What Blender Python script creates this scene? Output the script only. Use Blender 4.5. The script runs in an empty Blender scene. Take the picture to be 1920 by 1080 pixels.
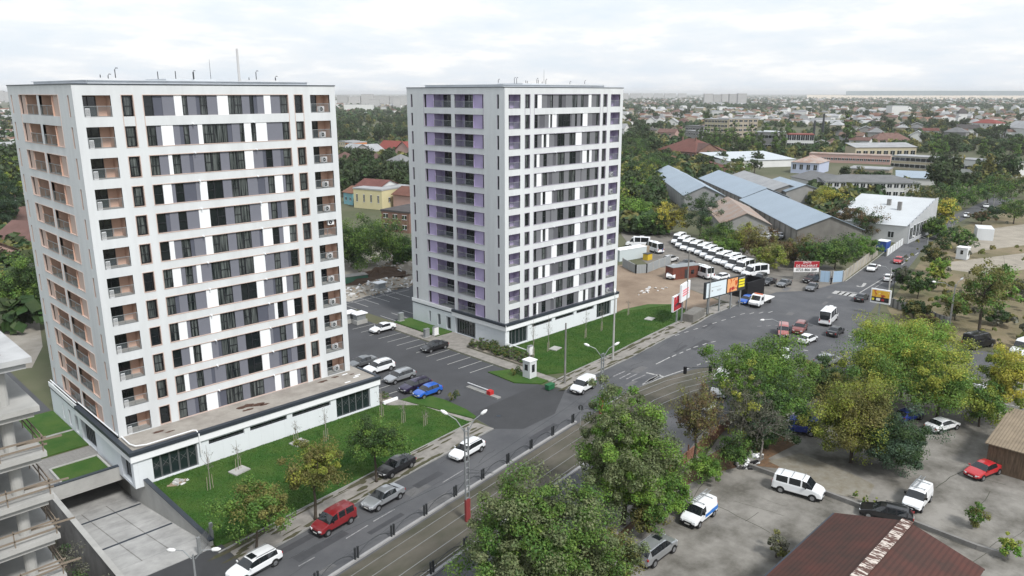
import bpy, math, random
import numpy as np
from mathutils import Vector, Matrix
R_=math.radians; rnd=random.Random(7)
SC=bpy.context.scene; COL=SC.collection
# ---------------------------------------------------------------- camera
CF,TH,YA=1433.3,0.24987,0.78075
CAM=Vector((-23.67,-81.94,39.42))
Fv=Vector((math.cos(TH)*math.cos(YA),math.cos(TH)*math.sin(YA),-math.sin(TH)))
Rv=Vector((math.sin(YA),-math.cos(YA),0)); Uv=Rv.cross(Fv)
cd=bpy.data.cameras.new('camera'); cam=bpy.data.objects.new('camera',cd); COL.objects.link(cam)
cam.location=CAM; cam.rotation_euler=Fv.to_track_quat('-Z','Y').to_euler()
cd.sensor_width=36; cd.lens=CF/1920*36; cd.clip_start=.5; cd.clip_end=60000; SC.camera=cam
# ---------------------------------------------------------------- sky
SUN_EL,SUN_AZ=48,-98     # azimuth measured from +X towards +Y
w=bpy.data.worlds.new('World'); SC.world=w; w.use_nodes=True
nt=w.node_tree; nt.nodes.clear(); N=nt.nodes.new; L=nt.links.new
sky=N('ShaderNodeTexSky'); sky.sky_type='NISHITA'; sky.sun_disc=False
sky.sun_elevation=R_(SUN_EL); sky.sun_rotation=R_(90-SUN_AZ); sky.air_density=1.3; sky.dust_density=3
b1=N('ShaderNodeBackground'); b1.inputs[1].default_value=.08; L(sky.outputs[0],b1.inputs[0])
tc=N('ShaderNodeTexCoord'); sep=N('ShaderNodeSeparateXYZ'); L(tc.outputs['Generated'],sep.inputs[0])
# project the clouds on a flat layer overhead: xy / (z + small)
ad=N('ShaderNodeMath'); ad.operation='ADD'; L(sep.outputs[2],ad.inputs[0]); ad.inputs[1].default_value=.16
ab=N('ShaderNodeMath'); ab.operation='MAXIMUM'; L(ad.outputs[0],ab.inputs[0]); ab.inputs[1].default_value=.05
dv=N('ShaderNodeVectorMath'); dv.operation='DIVIDE'; L(tc.outputs['Generated'],dv.inputs[0])
cb=N('ShaderNodeCombineXYZ'); [L(ab.outputs[0],cb.inputs[i]) for i in range(3)]; L(cb.outputs[0],dv.inputs[1])
ns=N('ShaderNodeTexNoise'); ns.inputs['Scale'].default_value=1.7; ns.inputs['Detail'].default_value=8; ns.inputs['Roughness'].default_value=.6
L(dv.outputs[0],ns.inputs['Vector'])
cr=N('ShaderNodeValToRGB'); cr.color_ramp.elements[0].position=.36; cr.color_ramp.elements[0].color=(.76,.83,.91,1)
cr.color_ramp.elements[1].position=.62; cr.color_ramp.elements[1].color=(1,1,1,1)
e=cr.color_ramp.elements.new(.5); e.color=(.84,.88,.93,1)
L(ns.outputs[0],cr.inputs[0])
b2=N('ShaderNodeBackground'); b2.inputs[1].default_value=.48; L(cr.outputs[0],b2.inputs[0])
mx=N('ShaderNodeMixShader'); mx.inputs[0].default_value=.9; L(b1.outputs[0],mx.inputs[1]); L(b2.outputs[0],mx.inputs[2])
wo=N('ShaderNodeOutputWorld'); L(mx.outputs[0],wo.inputs[0])
sl=bpy.data.lights.new('sun','SUN'); sl.energy=1.5; sl.angle=R_(10); sl.color=(1,.97,.93)
so=bpy.data.objects.new('sun',sl); COL.objects.link(so)
sd=Vector((math.cos(R_(SUN_EL))*math.cos(R_(SUN_AZ)),math.cos(R_(SUN_EL))*math.sin(R_(SUN_AZ)),math.sin(R_(SUN_EL))))
so.rotation_euler=sd.to_track_quat('Z','Y').to_euler(); so.location=(0,-60,120)
SC.view_settings.view_transform='Standard'; SC.view_settings.look='None'; SC.view_settings.gamma=1
SC.view_settings.exposure=1.27
SC.render.engine='CYCLES'; SC.cycles.max_bounces=6; SC.cycles.transparent_max_bounces=6; SC.cycles.volume_bounces=0

# ---------------------------------------------------------------- where things stand: photo pixel (1920x1080) -> point on the plane z
def G(x,y,z=0.):
    d=Fv+Rv*((x-960)/CF)-Uv*((y-540)/CF); t=(z-CAM.z)/d.z
    return CAM+d*t
def PX(p):
    d=Vector(p)-CAM; z=d.dot(Fv); return 960+CF*d.dot(Rv)/z, 540-CF*d.dot(Uv)/z
def height_to(px,py,top):            # height of an upright thing standing at px,py whose top is seen at row `top`
    b=G(px,py); lo,hi=0,120
    for _ in range(40):
        m=(lo+hi)/2
        if PX((b.x,b.y,m))[1]>top: lo=m
        else: hi=m
    return lo
def mpp(px,py): return (G(px,py)-CAM).dot(Fv)/CF   # metres per photo pixel there
# ---------------------------------------------------------------- objects
def tag(o,label=None,cat=None,group=None,kind=None):
    if label: o['label']=label
    if cat: o['category']=cat
    if group: o['group']=group
    if kind: o['kind']=kind
    return o
def thing(name,label,cat,loc=(0,0,0),rz=0,group=None):
    o=bpy.data.objects.new(name,None); COL.objects.link(o); o.location=loc; o.rotation_euler=(0,0,rz); o.empty_display_size=.3
    return tag(o,label,cat,group)
def put(name,mesh,parent=None,loc=(0,0,0),rz=0,label=None,scale=None):
    o=bpy.data.objects.new(name,mesh); COL.objects.link(o); o.parent=parent; o.location=loc; o.rotation_euler=(0,0,rz)
    if label: o['label']=label
    if scale: o.scale=scale
    return o
def copytree(o,parent=None):
    c=o.copy(); COL.objects.link(c); c.parent=parent
    for ch in KIDS.get(o.name,[]): copytree(ch,c)
    return c
KIDS={}
def learn(root):
    ks=list(root.children); KIDS[root.name]=ks
    for k in ks: learn(k)
class MB:
    def __init__(s): s.v=[];s.f=[];s.m=[]
    def add(s,vs,fs,mi=0):
        b=len(s.v); s.v+=[tuple(v) for v in vs]; s.f+=[tuple(b+i for i in f) for f in fs]; s.m+=[mi]*len(fs); return s
    def quad(s,a,b,c,d,mi=0): return s.add([a,b,c,d],[(0,1,2,3)],mi)
    def box(s,x0,y0,z0,x1,y1,z1,mi=0):
        return s.add([(x0,y0,z0),(x1,y0,z0),(x1,y1,z0),(x0,y1,z0),(x0,y0,z1),(x1,y0,z1),(x1,y1,z1),(x0,y1,z1)],
          [(0,3,2,1),(4,5,6,7),(0,1,5,4),(1,2,6,5),(2,3,7,6),(3,0,4,7)],mi)
    def beam(s,a,b,w,h,mi=0):       # box along a->b
        a=Vector(a);b=Vector(b);d=(b-a).normalized(); up=Vector((0,0,1)) if abs(d.z)<.95 else Vector((1,0,0))
        r=d.cross(up).normalized()*w/2; u=r.cross(d).normalized()*h/2
        return s.add([a-r-u,a+r-u,a+r+u,a-r+u,b-r-u,b+r-u,b+r+u,b-r+u],[(0,1,2,3),(7,6,5,4),(0,4,5,1),(1,5,6,2),(2,6,7,3),(3,7,4,0)],mi)
    def prism(s,poly,z0,z1,mi=0,mt=None):
        n=len(poly); A=sum(poly[i][0]*poly[(i+1)%n][1]-poly[(i+1)%n][0]*poly[i][1] for i in range(n))
        if A<0: poly=poly[::-1]
        s.add([(p[0],p[1],z1) for p in poly],[tuple(range(n))],mi if mt is None else mt)
        if z0<z1: s.add([(p[0],p[1],z0) for p in poly]+[(p[0],p[1],z1) for p in poly],[(i,(i+1)%n,n+(i+1)%n,n+i) for i in range(n)],mi)
        return s
    def tube(s,pts,rad,n=6,mi=0,cap=True):
        pts=[Vector(p) for p in pts]; rad=rad if isinstance(rad,(list,tuple)) else [rad]*len(pts); vs=[];fs=[]
        for i,p in enumerate(pts):
            d=(pts[min(i+1,len(pts)-1)]-pts[max(i-1,0)]).normalized()
            up=Vector((0,0,1)) if abs(d.z)<.9 else Vector((1,0,0)); r=d.cross(up).normalized(); u=r.cross(d)
            for k in range(n):
                a=2*math.pi*k/n; vs.append(p+(r*math.cos(a)+u*math.sin(a))*rad[i])
        for i in range(len(pts)-1):
            for k in range(n): fs.append((i*n+k,i*n+(k+1)%n,(i+1)*n+(k+1)%n,(i+1)*n+k))
        if cap: fs+= [tuple(range(n-1,-1,-1)),tuple((len(pts)-1)*n+k for k in range(n))]
        return s.add(vs,fs,mi)
    def mesh(s,name,mats,smooth=False):
        me=bpy.data.meshes.new(name); me.from_pydata(s.v,[],s.f); 
        for m in (mats if isinstance(mats,(list,tuple)) else [mats]): me.materials.append(m)
        me.polygons.foreach_set('material_index',s.m)
        if smooth: me.polygons.foreach_set('use_smooth',[True]*len(s.f))
        me.update(); return me
    def build(s,name,mats,parent=None,loc=(0,0,0),rz=0,smooth=False,label=None):
        return put(name,s.mesh(name,mats,smooth),parent,loc,rz,label)
# ---------------------------------------------------------------- materials
MC={}
def mat(name,col,rough=.8,metal=0,spec=.3,noise=0,nscale=1.,col2=None,bump=0,bscale=20,orand=0,coat=0,trans=0,alpha=1,detail=6,irand=0,stretch=None,bands=None,thr=None):
    if name in MC: return MC[name]
    m=bpy.data.materials.new(name); m.use_nodes=True; t=m.node_tree; P=t.nodes['Principled BSDF']; N=t.nodes.new; L=t.links.new
    P.inputs['Base Color'].default_value=(*col,1); P.inputs['Roughness'].default_value=rough; P.inputs['Metallic'].default_value=metal
    P.inputs['Specular IOR Level'].default_value=spec; P.inputs['Coat Weight'].default_value=coat
    if alpha<1: P.inputs['Alpha'].default_value=alpha
    if trans: P.inputs['Transmission Weight'].default_value=trans
    cur=None
    if noise or col2 or bump or bands:
        tc=N('ShaderNodeTexCoord'); vec=tc.outputs['Object']
        if stretch:
            mp=N('ShaderNodeMapping'); mp.inputs['Scale'].default_value=stretch; L(vec,mp.inputs[0]); vec=mp.outputs[0]
    if noise or col2:
        n=N('ShaderNodeTexNoise'); n.inputs['Scale'].default_value=nscale; n.inputs['Detail'].default_value=detail; n.inputs['Roughness'].default_value=.65; L(vec,n.inputs['Vector'])
        r=N('ShaderNodeMapRange'); lo,hi=thr or (.32,.68); r.inputs['From Min'].default_value=lo; r.inputs['From Max'].default_value=hi; L(n.outputs[0],r.inputs['Value'])
        mx=N('ShaderNodeMix'); mx.data_type='RGBA'; L(r.outputs[0],mx.inputs['Factor'])
        c2=col2 or tuple(c*(1-noise) for c in col); mx.inputs['A'].default_value=(*col,1); mx.inputs['B'].default_value=(*c2,1); cur=mx.outputs['Result']
    if bands:      # (axis, period m, dark factor, duty)
        ax,per,dk,duty=bands
        sp=N('ShaderNodeSeparateXYZ'); L(tc.outputs['Object'],sp.inputs[0])
        mo=N('ShaderNodeMath'); mo.operation='PINGPONG'; mo.inputs[1].default_value=per/2; L(sp.outputs[ax],mo.inputs[0])
        cp=N('ShaderNodeMath'); cp.operation='LESS_THAN'; cp.inputs[1].default_value=per/2*duty; L(mo.outputs[0],cp.inputs[0])
        mx=N('ShaderNodeMix'); mx.data_type='RGBA'; mx.blend_type='MULTIPLY'; L(cp.outputs[0],mx.inputs['Factor'])
        if cur: L(cur,mx.inputs['A'])
        else: mx.inputs['A'].default_value=(*col,1)
        mx.inputs['B'].default_value=(dk,dk,dk,1); cur=mx.outputs['Result']
    def hsv(sock,facv,lo,hi,hlo,hhi):
        h=N('ShaderNodeHueSaturation'); a=N('ShaderNodeMapRange'); a.inputs['To Min'].default_value=lo; a.inputs['To Max'].default_value=hi; L(facv,a.inputs['Value']); L(a.outputs[0],h.inputs['Value'])
        b=N('ShaderNodeMath'); b.operation='MULTIPLY'; b.inputs[1].default_value=7.31; L(facv,b.inputs[0]); c=N('ShaderNodeMath'); c.operation='FRACT'; L(b.outputs[0],c.inputs[0])
        d=N('ShaderNodeMapRange'); d.inputs['To Min'].default_value=hlo; d.inputs['To Max'].default_value=hhi; L(c.outputs[0],d.inputs['Value']); L(d.outputs[0],h.inputs['Hue'])
        if sock: L(sock,h.inputs['Color'])
        else: h.inputs['Color'].default_value=(*col,1)
        return h.outputs[0]
    if orand:
        oi=N('ShaderNodeObjectInfo'); cur=hsv(cur,oi.outputs['Random'],1-orand,1+orand,.5-orand*.06,.5+orand*.06)
    if irand:
        ge=N('ShaderNodeNewGeometry'); cur=hsv(cur,ge.outputs['Random Per Island'],1-irand,1+irand,.5-irand*.05,.5+irand*.05)
    if cur: L(cur,P.inputs['Base Color'])
    if bump:
        n=N('ShaderNodeTexNoise'); n.inputs['Scale'].default_value=bscale; n.inputs['Detail'].default_value=4; L(vec,n.inputs['Vector'])
        bp=N('ShaderNodeBump'); bp.inputs['Strength'].default_value=bump; bp.inputs['Distance'].default_value=.05; L(n.outputs[0],bp.inputs['Height']); L(bp.outputs[0],P.inputs['Normal'])
    MC[name]=m; return m
def leafmat(name,c1,c2,nscale=.5):
    if name in MC: return MC[name]
    m=mat(name,c1,rough=.55,spec=.25,col2=c2,nscale=nscale,irand=.38,orand=.12,detail=3)
    t=m.node_tree; P=t.nodes['Principled BSDF']; o=t.nodes['Material Output']
    tr=t.nodes.new('ShaderNodeBsdfTranslucent'); mx=t.nodes.new('ShaderNodeMixShader'); mx.inputs[0].default_value=.28
    s=P.inputs['Base Color'].links[0].from_socket; t.links.new(s,tr.inputs[0]); t.links.new(P.outputs[0],mx.inputs[1]); t.links.new(tr.outputs[0],mx.inputs[2]); t.links.new(mx.outputs[0],o.inputs[0])
    return m
M_wall=mat('painted_render',(.62,.645,.66),.85,noise=.15,nscale=.45,bump=.05,bscale=8,stretch=(1,1,.14))
M_podw=mat('white_cladding',(.68,.72,.75),.6,noise=.06,nscale=.4,stretch=(1,1,.3),bands=(0,1.5,.86,.016))
M_podw2=mat('white_cladding_side',(.66,.70,.74),.6,noise=.06,nscale=.4,stretch=(1,1,.3),bands=(1,1.5,.86,.016))
M_white=mat('white_paint',(.78,.80,.82),.5,noise=.05,nscale=2)
M_cap=mat('dark_metal_cap',(.045,.055,.07),.45,metal=.3)
M_roofm=mat('roof_membrane',(.52,.55,.58),.7,noise=.15,nscale=.6)
M_terr=mat('terrace_screed',(.33,.31,.28),.9,col2=(.22,.20,.18),nscale=.45,bump=.2,thr=(.4,.72))
M_conc=mat('concrete',(.40,.40,.385),.9,col2=(.27,.27,.26),nscale=.35,bump=.2,bscale=6,thr=(.35,.8))
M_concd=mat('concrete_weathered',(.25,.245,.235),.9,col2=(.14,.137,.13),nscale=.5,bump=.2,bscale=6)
M_pl=mat('panel_lavender_grey',(.165,.172,.205),.6,noise=.06,nscale=.6)
M_pd=mat('panel_slate',(.085,.092,.12),.6,noise=.06,nscale=.6)
M_pl2=mat('panel_mid_grey',(.165,.17,.185),.6,noise=.06,nscale=.6)
M_pd2=mat('panel_dark_grey',(.10,.102,.115),.6,noise=.06,nscale=.6)
M_frame=mat('window_frame_dark',(.02,.022,.026),.4)
M_peach=mat('render_peach',(.60,.40,.31),.85,noise=.08,nscale=.7)
M_peachl=mat('render_peach_light',(.52,.41,.36),.85,noise=.05,nscale=.7)
M_purp=mat('render_lilac',(.42,.36,.55),.85,noise=.08,nscale=.7)
M_mauve=mat('trim_mauve',(.36,.34,.40),.8)
M_black=mat('black_plastic',(.01,.01,.012),.5)
M_rubber=mat('tyre_rubber',(.02,.02,.02),.85)
M_rim=mat('wheel_rim',(.35,.36,.38),.35,metal=.7)
M_metal=mat('galvanised_steel',(.33,.35,.36),.5,metal=.4,noise=.2,nscale=2)
M_dmetal=mat('dark_steel',(.05,.055,.06),.5,metal=.4)
M_lamp=mat('lamp_housing',(.72,.73,.73),.4)
M_red=mat('red_paint',(.45,.03,.03),.5)
M_glassr=mat('railing_glass',(.16,.19,.20),.05,spec=.6,alpha=.25)
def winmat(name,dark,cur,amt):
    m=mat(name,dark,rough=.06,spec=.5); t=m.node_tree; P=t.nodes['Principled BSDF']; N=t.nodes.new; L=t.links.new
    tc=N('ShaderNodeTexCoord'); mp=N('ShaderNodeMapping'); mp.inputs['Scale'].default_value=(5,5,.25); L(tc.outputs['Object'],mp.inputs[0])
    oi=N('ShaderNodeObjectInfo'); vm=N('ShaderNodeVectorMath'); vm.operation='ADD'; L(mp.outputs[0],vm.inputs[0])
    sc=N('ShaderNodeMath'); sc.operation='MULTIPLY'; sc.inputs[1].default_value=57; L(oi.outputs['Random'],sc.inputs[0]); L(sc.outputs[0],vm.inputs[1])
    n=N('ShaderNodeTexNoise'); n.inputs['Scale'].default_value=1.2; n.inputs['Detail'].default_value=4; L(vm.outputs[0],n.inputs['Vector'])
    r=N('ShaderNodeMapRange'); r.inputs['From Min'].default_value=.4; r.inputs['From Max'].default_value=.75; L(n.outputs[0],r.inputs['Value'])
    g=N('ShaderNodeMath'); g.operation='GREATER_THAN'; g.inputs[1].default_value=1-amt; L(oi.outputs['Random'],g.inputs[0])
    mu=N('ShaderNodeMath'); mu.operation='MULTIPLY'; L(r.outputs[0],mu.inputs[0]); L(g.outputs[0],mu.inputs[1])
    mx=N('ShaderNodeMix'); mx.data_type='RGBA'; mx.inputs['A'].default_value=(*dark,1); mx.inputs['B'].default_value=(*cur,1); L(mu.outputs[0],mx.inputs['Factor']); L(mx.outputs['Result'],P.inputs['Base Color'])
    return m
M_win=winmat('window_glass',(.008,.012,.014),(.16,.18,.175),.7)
M_winp=mat('plain_window_glass',(.015,.02,.024),.06,spec=.7)
M_shop=mat('shop_glass',(.014,.024,.026),.05,spec=.7)
# ================================================================= SETTING
def pxpoly(l,z=0.): return [tuple(G(x,y,z)[:2]) for x,y in l]
M_ground=mat('ground_soil',(.12,.115,.075),.95,col2=(.055,.07,.03),nscale=.03,bump=.3,bscale=2,detail=10)
M_asph=mat('asphalt',(.108,.11,.116),.85,col2=(.068,.071,.078),nscale=.16,bump=.25,bscale=30,detail=9)
M_asphd=mat('asphalt_patch',(.052,.054,.058),.8,noise=.15,nscale=.5,bump=.2,bscale=30)
M_lot=mat('car_park_asphalt',(.072,.075,.082),.85,col2=(.055,.057,.062),nscale=.2,bump=.2,bscale=30,detail=8)
M_pave=mat('pavement_slabs',(.27,.255,.235),.9,col2=(.15,.145,.13),nscale=.8,bump=.25,bscale=8,detail=9,thr=(.4,.75))
M_kerb=mat('kerb_stone',(.30,.30,.29),.9,noise=.3,nscale=1.5)
M_lawn=mat('lawn_grass',(.028,.085,.010),.9,col2=(.055,.105,.018),nscale=.35,bump=.9,bscale=25,detail=12,thr=(.38,.62))
M_dirt=mat('bare_dirt',(.30,.235,.175),.95,col2=(.17,.125,.09),nscale=.12,bump=.5,bscale=2,detail=10)
M_rubg=mat('rubble_ground',(.33,.31,.275),.95,col2=(.20,.18,.15),nscale=.15,bump=.5,bscale=2,detail=10)
M_yard=mat('yard_concrete',(.235,.225,.205),.9,col2=(.085,.08,.068),nscale=.22,bump=.3,bscale=5,detail=15,thr=(.40,.66))
M_scrub=mat('dry_scrub_ground',(.22,.175,.115),.95,col2=(.09,.09,.04),nscale=.10,bump=.6,bscale=2,detail=11)
M_leaflit=mat('fallen_leaves',(.20,.115,.065),.95,col2=(.10,.075,.05),nscale=2.5,bump=.6,bscale=8,detail=10)
M_tram=mat('tram_bed',(.12,.108,.09),.9,col2=(.05,.052,.035),nscale=.35,bump=.3,bscale=6,detail=10,stretch=(.5,1,1))
M_mark=mat('road_paint',(.44,.44,.43),.8,col2=(.12,.12,.125),nscale=3,thr=(.45,.7),detail=8)
M_markl=mat('road_paint_worn',(.32,.32,.32),.8,col2=(.10,.10,.11),nscale=2.5,thr=(.4,.7),detail=8)
M_rail=mat('tram_rail',(.40,.40,.39),.4,metal=.8)
def sheet(name,poly,z,m,z0=None,label=None):
    b=MB().prism(poly,z if z0 is None else z0,z,0)
    return tag(b.build(name,m),label,kind='structure')
# ground with an open pit where the garage ramp goes down
b=MB(); RX0,RX1,RY0,RY1=-6.9,0.4,-20.5,0.
HX0=-12.6
B0,B1=-900,26000
b.quad((B0,B0,0),(B1,B0,0),(B1,RY0,0),(B0,RY0,0)); b.quad((B0,RY1,0),(B1,RY1,0),(B1,B1,0),(B0,B1,0))
b.quad((B0,RY0,0),(HX0,RY0,0),(HX0,RY1,0),(B0,RY1,0)); b.quad((RX1,RY0,0),(B1,RY0,0),(B1,RY1,0),(RX1,RY1,0))
tag(b.build('ground',M_ground),kind='structure')
b=MB()
b.box(HX0,RY0-.1,-6.2,RX0,RY1,-6.0); b.quad((HX0,RY0,-6),(HX0,RY1,-6),(HX0,RY1,0),(HX0,RY0,0)); b.quad((HX0,RY1,-6),(RX0,RY1,-6),(RX0,RY1,0),(HX0,RY1,0)); b.quad((HX0,RY0,-6),(HX0,RY0,0),(RX0,RY0,0),(RX0,RY0,-6))
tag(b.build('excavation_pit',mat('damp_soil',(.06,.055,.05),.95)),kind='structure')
# garage ramp
b=MB(); zs=[(-20.5,0),(-17.5,-.25),(-12,-1.2),(0,-3.1),(9,-3.3)]
for (ya,za),(yb,zb) in zip(zs,zs[1:]): b.quad((RX0,ya,za),(RX1,ya,za),(RX1,yb,zb),(RX0,yb,zb))
for (ya,za) in ((-11.5,-1.27),(-3,-2.61)): b.box(RX0+.1,ya-.14,za-.02,RX1-.1,ya+.14,za+.02,1)
for xx in (-4.6,-2.2): 
    for (ya,za),(yb,zb) in zip(zs[1:],zs[2:4]): b.quad((xx-.05,ya,za+.008),(xx+.05,ya,za+.008),(xx+.05,yb,zb+.008),(xx-.05,yb,zb+.008),2)
tag(b.build('garage_ramp',[mat('ramp_concrete',(.42,.42,.41),.9,col2=(.27,.27,.265),nscale=.5,bands=(1,2.9,.75,.02)),M_cap,M_concd]),kind='structure')
rw=thing('ramp_wall','sloping light concrete retaining wall with dark coping on the lawn side of the garage ramp','wall',(RX1,-20,0))
MB().add([(0,0,-.6),(0,20,-3.4),(0,20,.7),(0,15.2,.75),(0,0,.55),(.3,0,-.6),(.3,20,-3.4),(.3,20,.7),(.3,15.2,.75),(.3,0,.55)],[(0,1,2,3,4),(9,8,7,6,5),(0,4,9,5),(4,3,8,9),(3,2,7,8)]).build('wall',M_conc,rw)
MB().beam((.15,-.1,.6),(.15,15.3,.8),.45,.1).build('coping',M_cap,rw)
rw=thing('ramp_wall','long dark stained concrete wall between the garage ramp and the excavation pit','wall',(RX0,-20.5,0))
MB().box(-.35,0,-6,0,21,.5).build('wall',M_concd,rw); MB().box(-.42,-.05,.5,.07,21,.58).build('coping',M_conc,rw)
rw=thing('ramp_lintel','pale concrete beam spanning the top of the dark garage entrance','beam',(RX0,0,0))
MB().box(0,0,-.7,RX1-RX0,.35,.9).build('beam',M_conc,rw); MB().box(0,-.06,.9,RX1-RX0,.42,.98).build('coping',M_cap,rw)
b=MB(); b.box(RX0-.3,9,-3.4,RX1+.3,9.3,0); b.quad((RX0,0,-3.4),(RX0,9,-3.4),(RX0,9,-.7),(RX0,0,-.7)); b.quad((RX1,0,-3.4),(RX1,9,-3.4),(RX1,9,-.7),(RX1,0,-.7)); b.box(RX0,.35,-.75,RX1,9,-.45)
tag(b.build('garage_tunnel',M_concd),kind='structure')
# left courtyard: paved path, two lawns and the roof planter above the ramp
sheet('path',[(-14,9.5),(-.4,9.5),(-.4,.4),(-14,.4)],.06,mat('grey_pavers',(.24,.235,.225),.9,noise=.2,nscale=3,bands=(0,.4,.85,.08)),0)
for p in ([(-5.6,.6),(-.9,.6),(-.9,5.6),(-5.6,5.6)],): 
    sheet('lawn',p,.35,M_lawn,0); rim=MB()
    for i in range(4): a,c=p[i],p[(i+1)%4]; rim.beam((*a,.25),(*c,.25),.2,.42)
    tag(rim.build('planter_edge',M_conc),'low concrete rim round the small lawn above the garage ramp','planter rim')
sheet('lawn',[(-13,9.9),(-.5,9.9),(-.5,15.2),(-13,15.2)],.14,M_lawn,0); sheet('lawn',[(-13,15.8),(-.5,15.8),(-.5,23.5),(-13,23.5)],.14,M_lawn,0)
sheet('path',[(-13,15.2),(-.5,15.2),(-.5,15.8),(-13,15.8)],.1,M_kerb,0)
# main road + junction + car park
NK=[(-60,-32.4),(-12,-26.6),(3,-24.6),(8.6,-23.7),(15.8,-22.8),(22.8,-21.8),(35.4,-20.3)]      # north kerb, west of the side exit
NK2=[(51,-18.3),(57.7,-17.5),(68.4,-16.7),(79.7,-15.4),(92.6,-14.2),(97.1,-13.4),(106.6,-13.3)]
eastL=pxpoly([(1388,566),(1455,548),(1500,540),(1585,527),(1660,475),(1690,455),(1730,436),(1752,420),(1800,398),(1860,370)])
eastR=pxpoly([(1905,372),(1820,405),(1775,430),(1735,462),(1700,507),(1650,562),(1622,600),(1645,632),(1780,648),(1925,672),(2060,700),(2100,800),(1930,768),(1800,750),(1600,752),(1440,782)])
road=NK+[(36.2,-15),(50,-14)]+NK2+eastL+eastR+[(60,-38),(54,-38.2),(45.7,-40.6),(39.7,-41.5),(10,-45.9),(-60,-56.5)]
sheet('road',road,.012,M_asph)
sheet('parking_lot',[(30.6,70),(30.6,-4.6)]+[(31.5,-4.6),(36.2,-14.9),(50,-14.2),(51,-5.7),(51,36),(54,36),(54,24.5),(92,24.5),(92,42),(60,75)],.02,M_lot)
sheet('road',[(35.5,-20.25),(36.3,-14.8),(50,-14.1),(51,-18.2),(44,-22.5),(38,-22.8)],.018,M_asphd)
sheet('parking_lot',[(-16,24),(-.6,24),(-.6,44),(-16,44)],.02,M_lot)
# pavements (raised, with kerb) and lawns
def strip(name,line,wid,z,m,side=1,z0=0):
    pts=[Vector(p) for p in line]; out=[]
    for i,p in enumerate(pts):
        d=(pts[min(i+1,len(pts)-1)]-pts[max(i-1,0)]).normalized(); out.append(p+Vector((-d.y,d.x))*wid*side)
    return sheet(name,[tuple(p) for p in pts]+[tuple(p) for p in out[::-1]],z,m,z0)
def off(line,wid):
    pts=[Vector(p) for p in line]; out=[]
    for i,p in enumerate(pts):
        d=(pts[min(i+1,len(pts)-1)]-pts[max(i-1,0)]).normalized(); out.append(tuple(p+Vector((-d.y,d.x))*wid))
    return out
NKa=[(.9,-24.9)]+NK[3:]
strip('pavement',off(NKa,.18),3.0,.13,M_pave); strip('kerb',NKa,.18,.15,M_kerb); strip('kerb',off(NKa,3.18),.15,.2,M_kerb)
strip('pavement',off(NK2,.18),2.8,.13,M_pave); strip('kerb',NK2,.18,.15,M_kerb); strip('kerb',off(NK2,2.98),.15,.2,M_kerb)
strip('kerb',[(-60,-32.6)]+NK[1:2]+[(-9,-26.2)],.2,.15,M_kerb); sheet('pavement',[(-60,-32.3),(-9,-26),(-8,-20.7),(-12.5,-20.7),(-60,-26)],.13,M_pave,0)
la=off(NKa,3.34)
sheet('lawn',[(.75,-20.6)]+la[1:5]+[(34.6,-16.8),(33.6,-8.5),(30.4,-5.4),(30.4,-4.7),(.75,-4.7)],.17,M_lawn,0)
sheet('lawn',[(32.9,-5.2),(36.3,-5.2),(37.0,-9.5),(36.9,-13.6),(36.3,-16.2),(35.7,-16.4)],.17,M_lawn,0)     # little lawn beside the exit
sheet('path',[(30.6,-4.7),(32.7,-4.7),(35.5,-16.6),(34.75,-16.9)],.15,M_pave,0)
lb=off(NK2,3.13)
sheet('lawn',[(53.2,-12.2),(57,-14.3)]+lb[2:5]+[(96.5,-9.5),(98.5,-4.5),(95,-1),(88.7,.2),(86.5,-.4),(58,-.4),(58,-5.8),(53.2,-9.8)],.17,M_lawn,0)
sheet('lawn',[(48.2,-5.8),(51.6,-7.6),(51.8,-14.3),(50.2,-14.4),(47.9,-11.5)],.17,M_lawn,0)
sheet('path',[(51.6,-7.4),(53.2,-9.6),(53.2,-14.6),(51.8,-14.6)],.15,M_pave,0)
sheet('lawn',[(53.8,12.6),(57.3,12.6),(57.3,24.2),(53.8,24.2)],.17,M_lawn,0)
sheet('path',[(51.2,-7.2),(53.4,-9.4),(53.4,12.3),(57.3,12.3),(57.3,5),(53.4,5),(53.5,24.2),(51.2,24.2)],.14,M_pave,0)
sheet('gravel_bed',[(53.8,-8.6),(57.2,-5.2),(57.2,4.6),(53.8,4.6)],.2,mat('gravel',(.33,.30,.25),.95,col2=(.17,.15,.12),nscale=6,bump=.8,bscale=14),0)
sheet('gravel_bed',[(30.5,-4.6),(32.5,-4.6),(31.6,2.5),(30.5,2.5)],.25,MC['gravel'],0)
tag(MB().box(30.4,-4.9,0,32.7,-4.65,.5).build('planter_edge',M_white),'low white planter wall beside the glazed end of the near block','planter rim')
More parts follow.
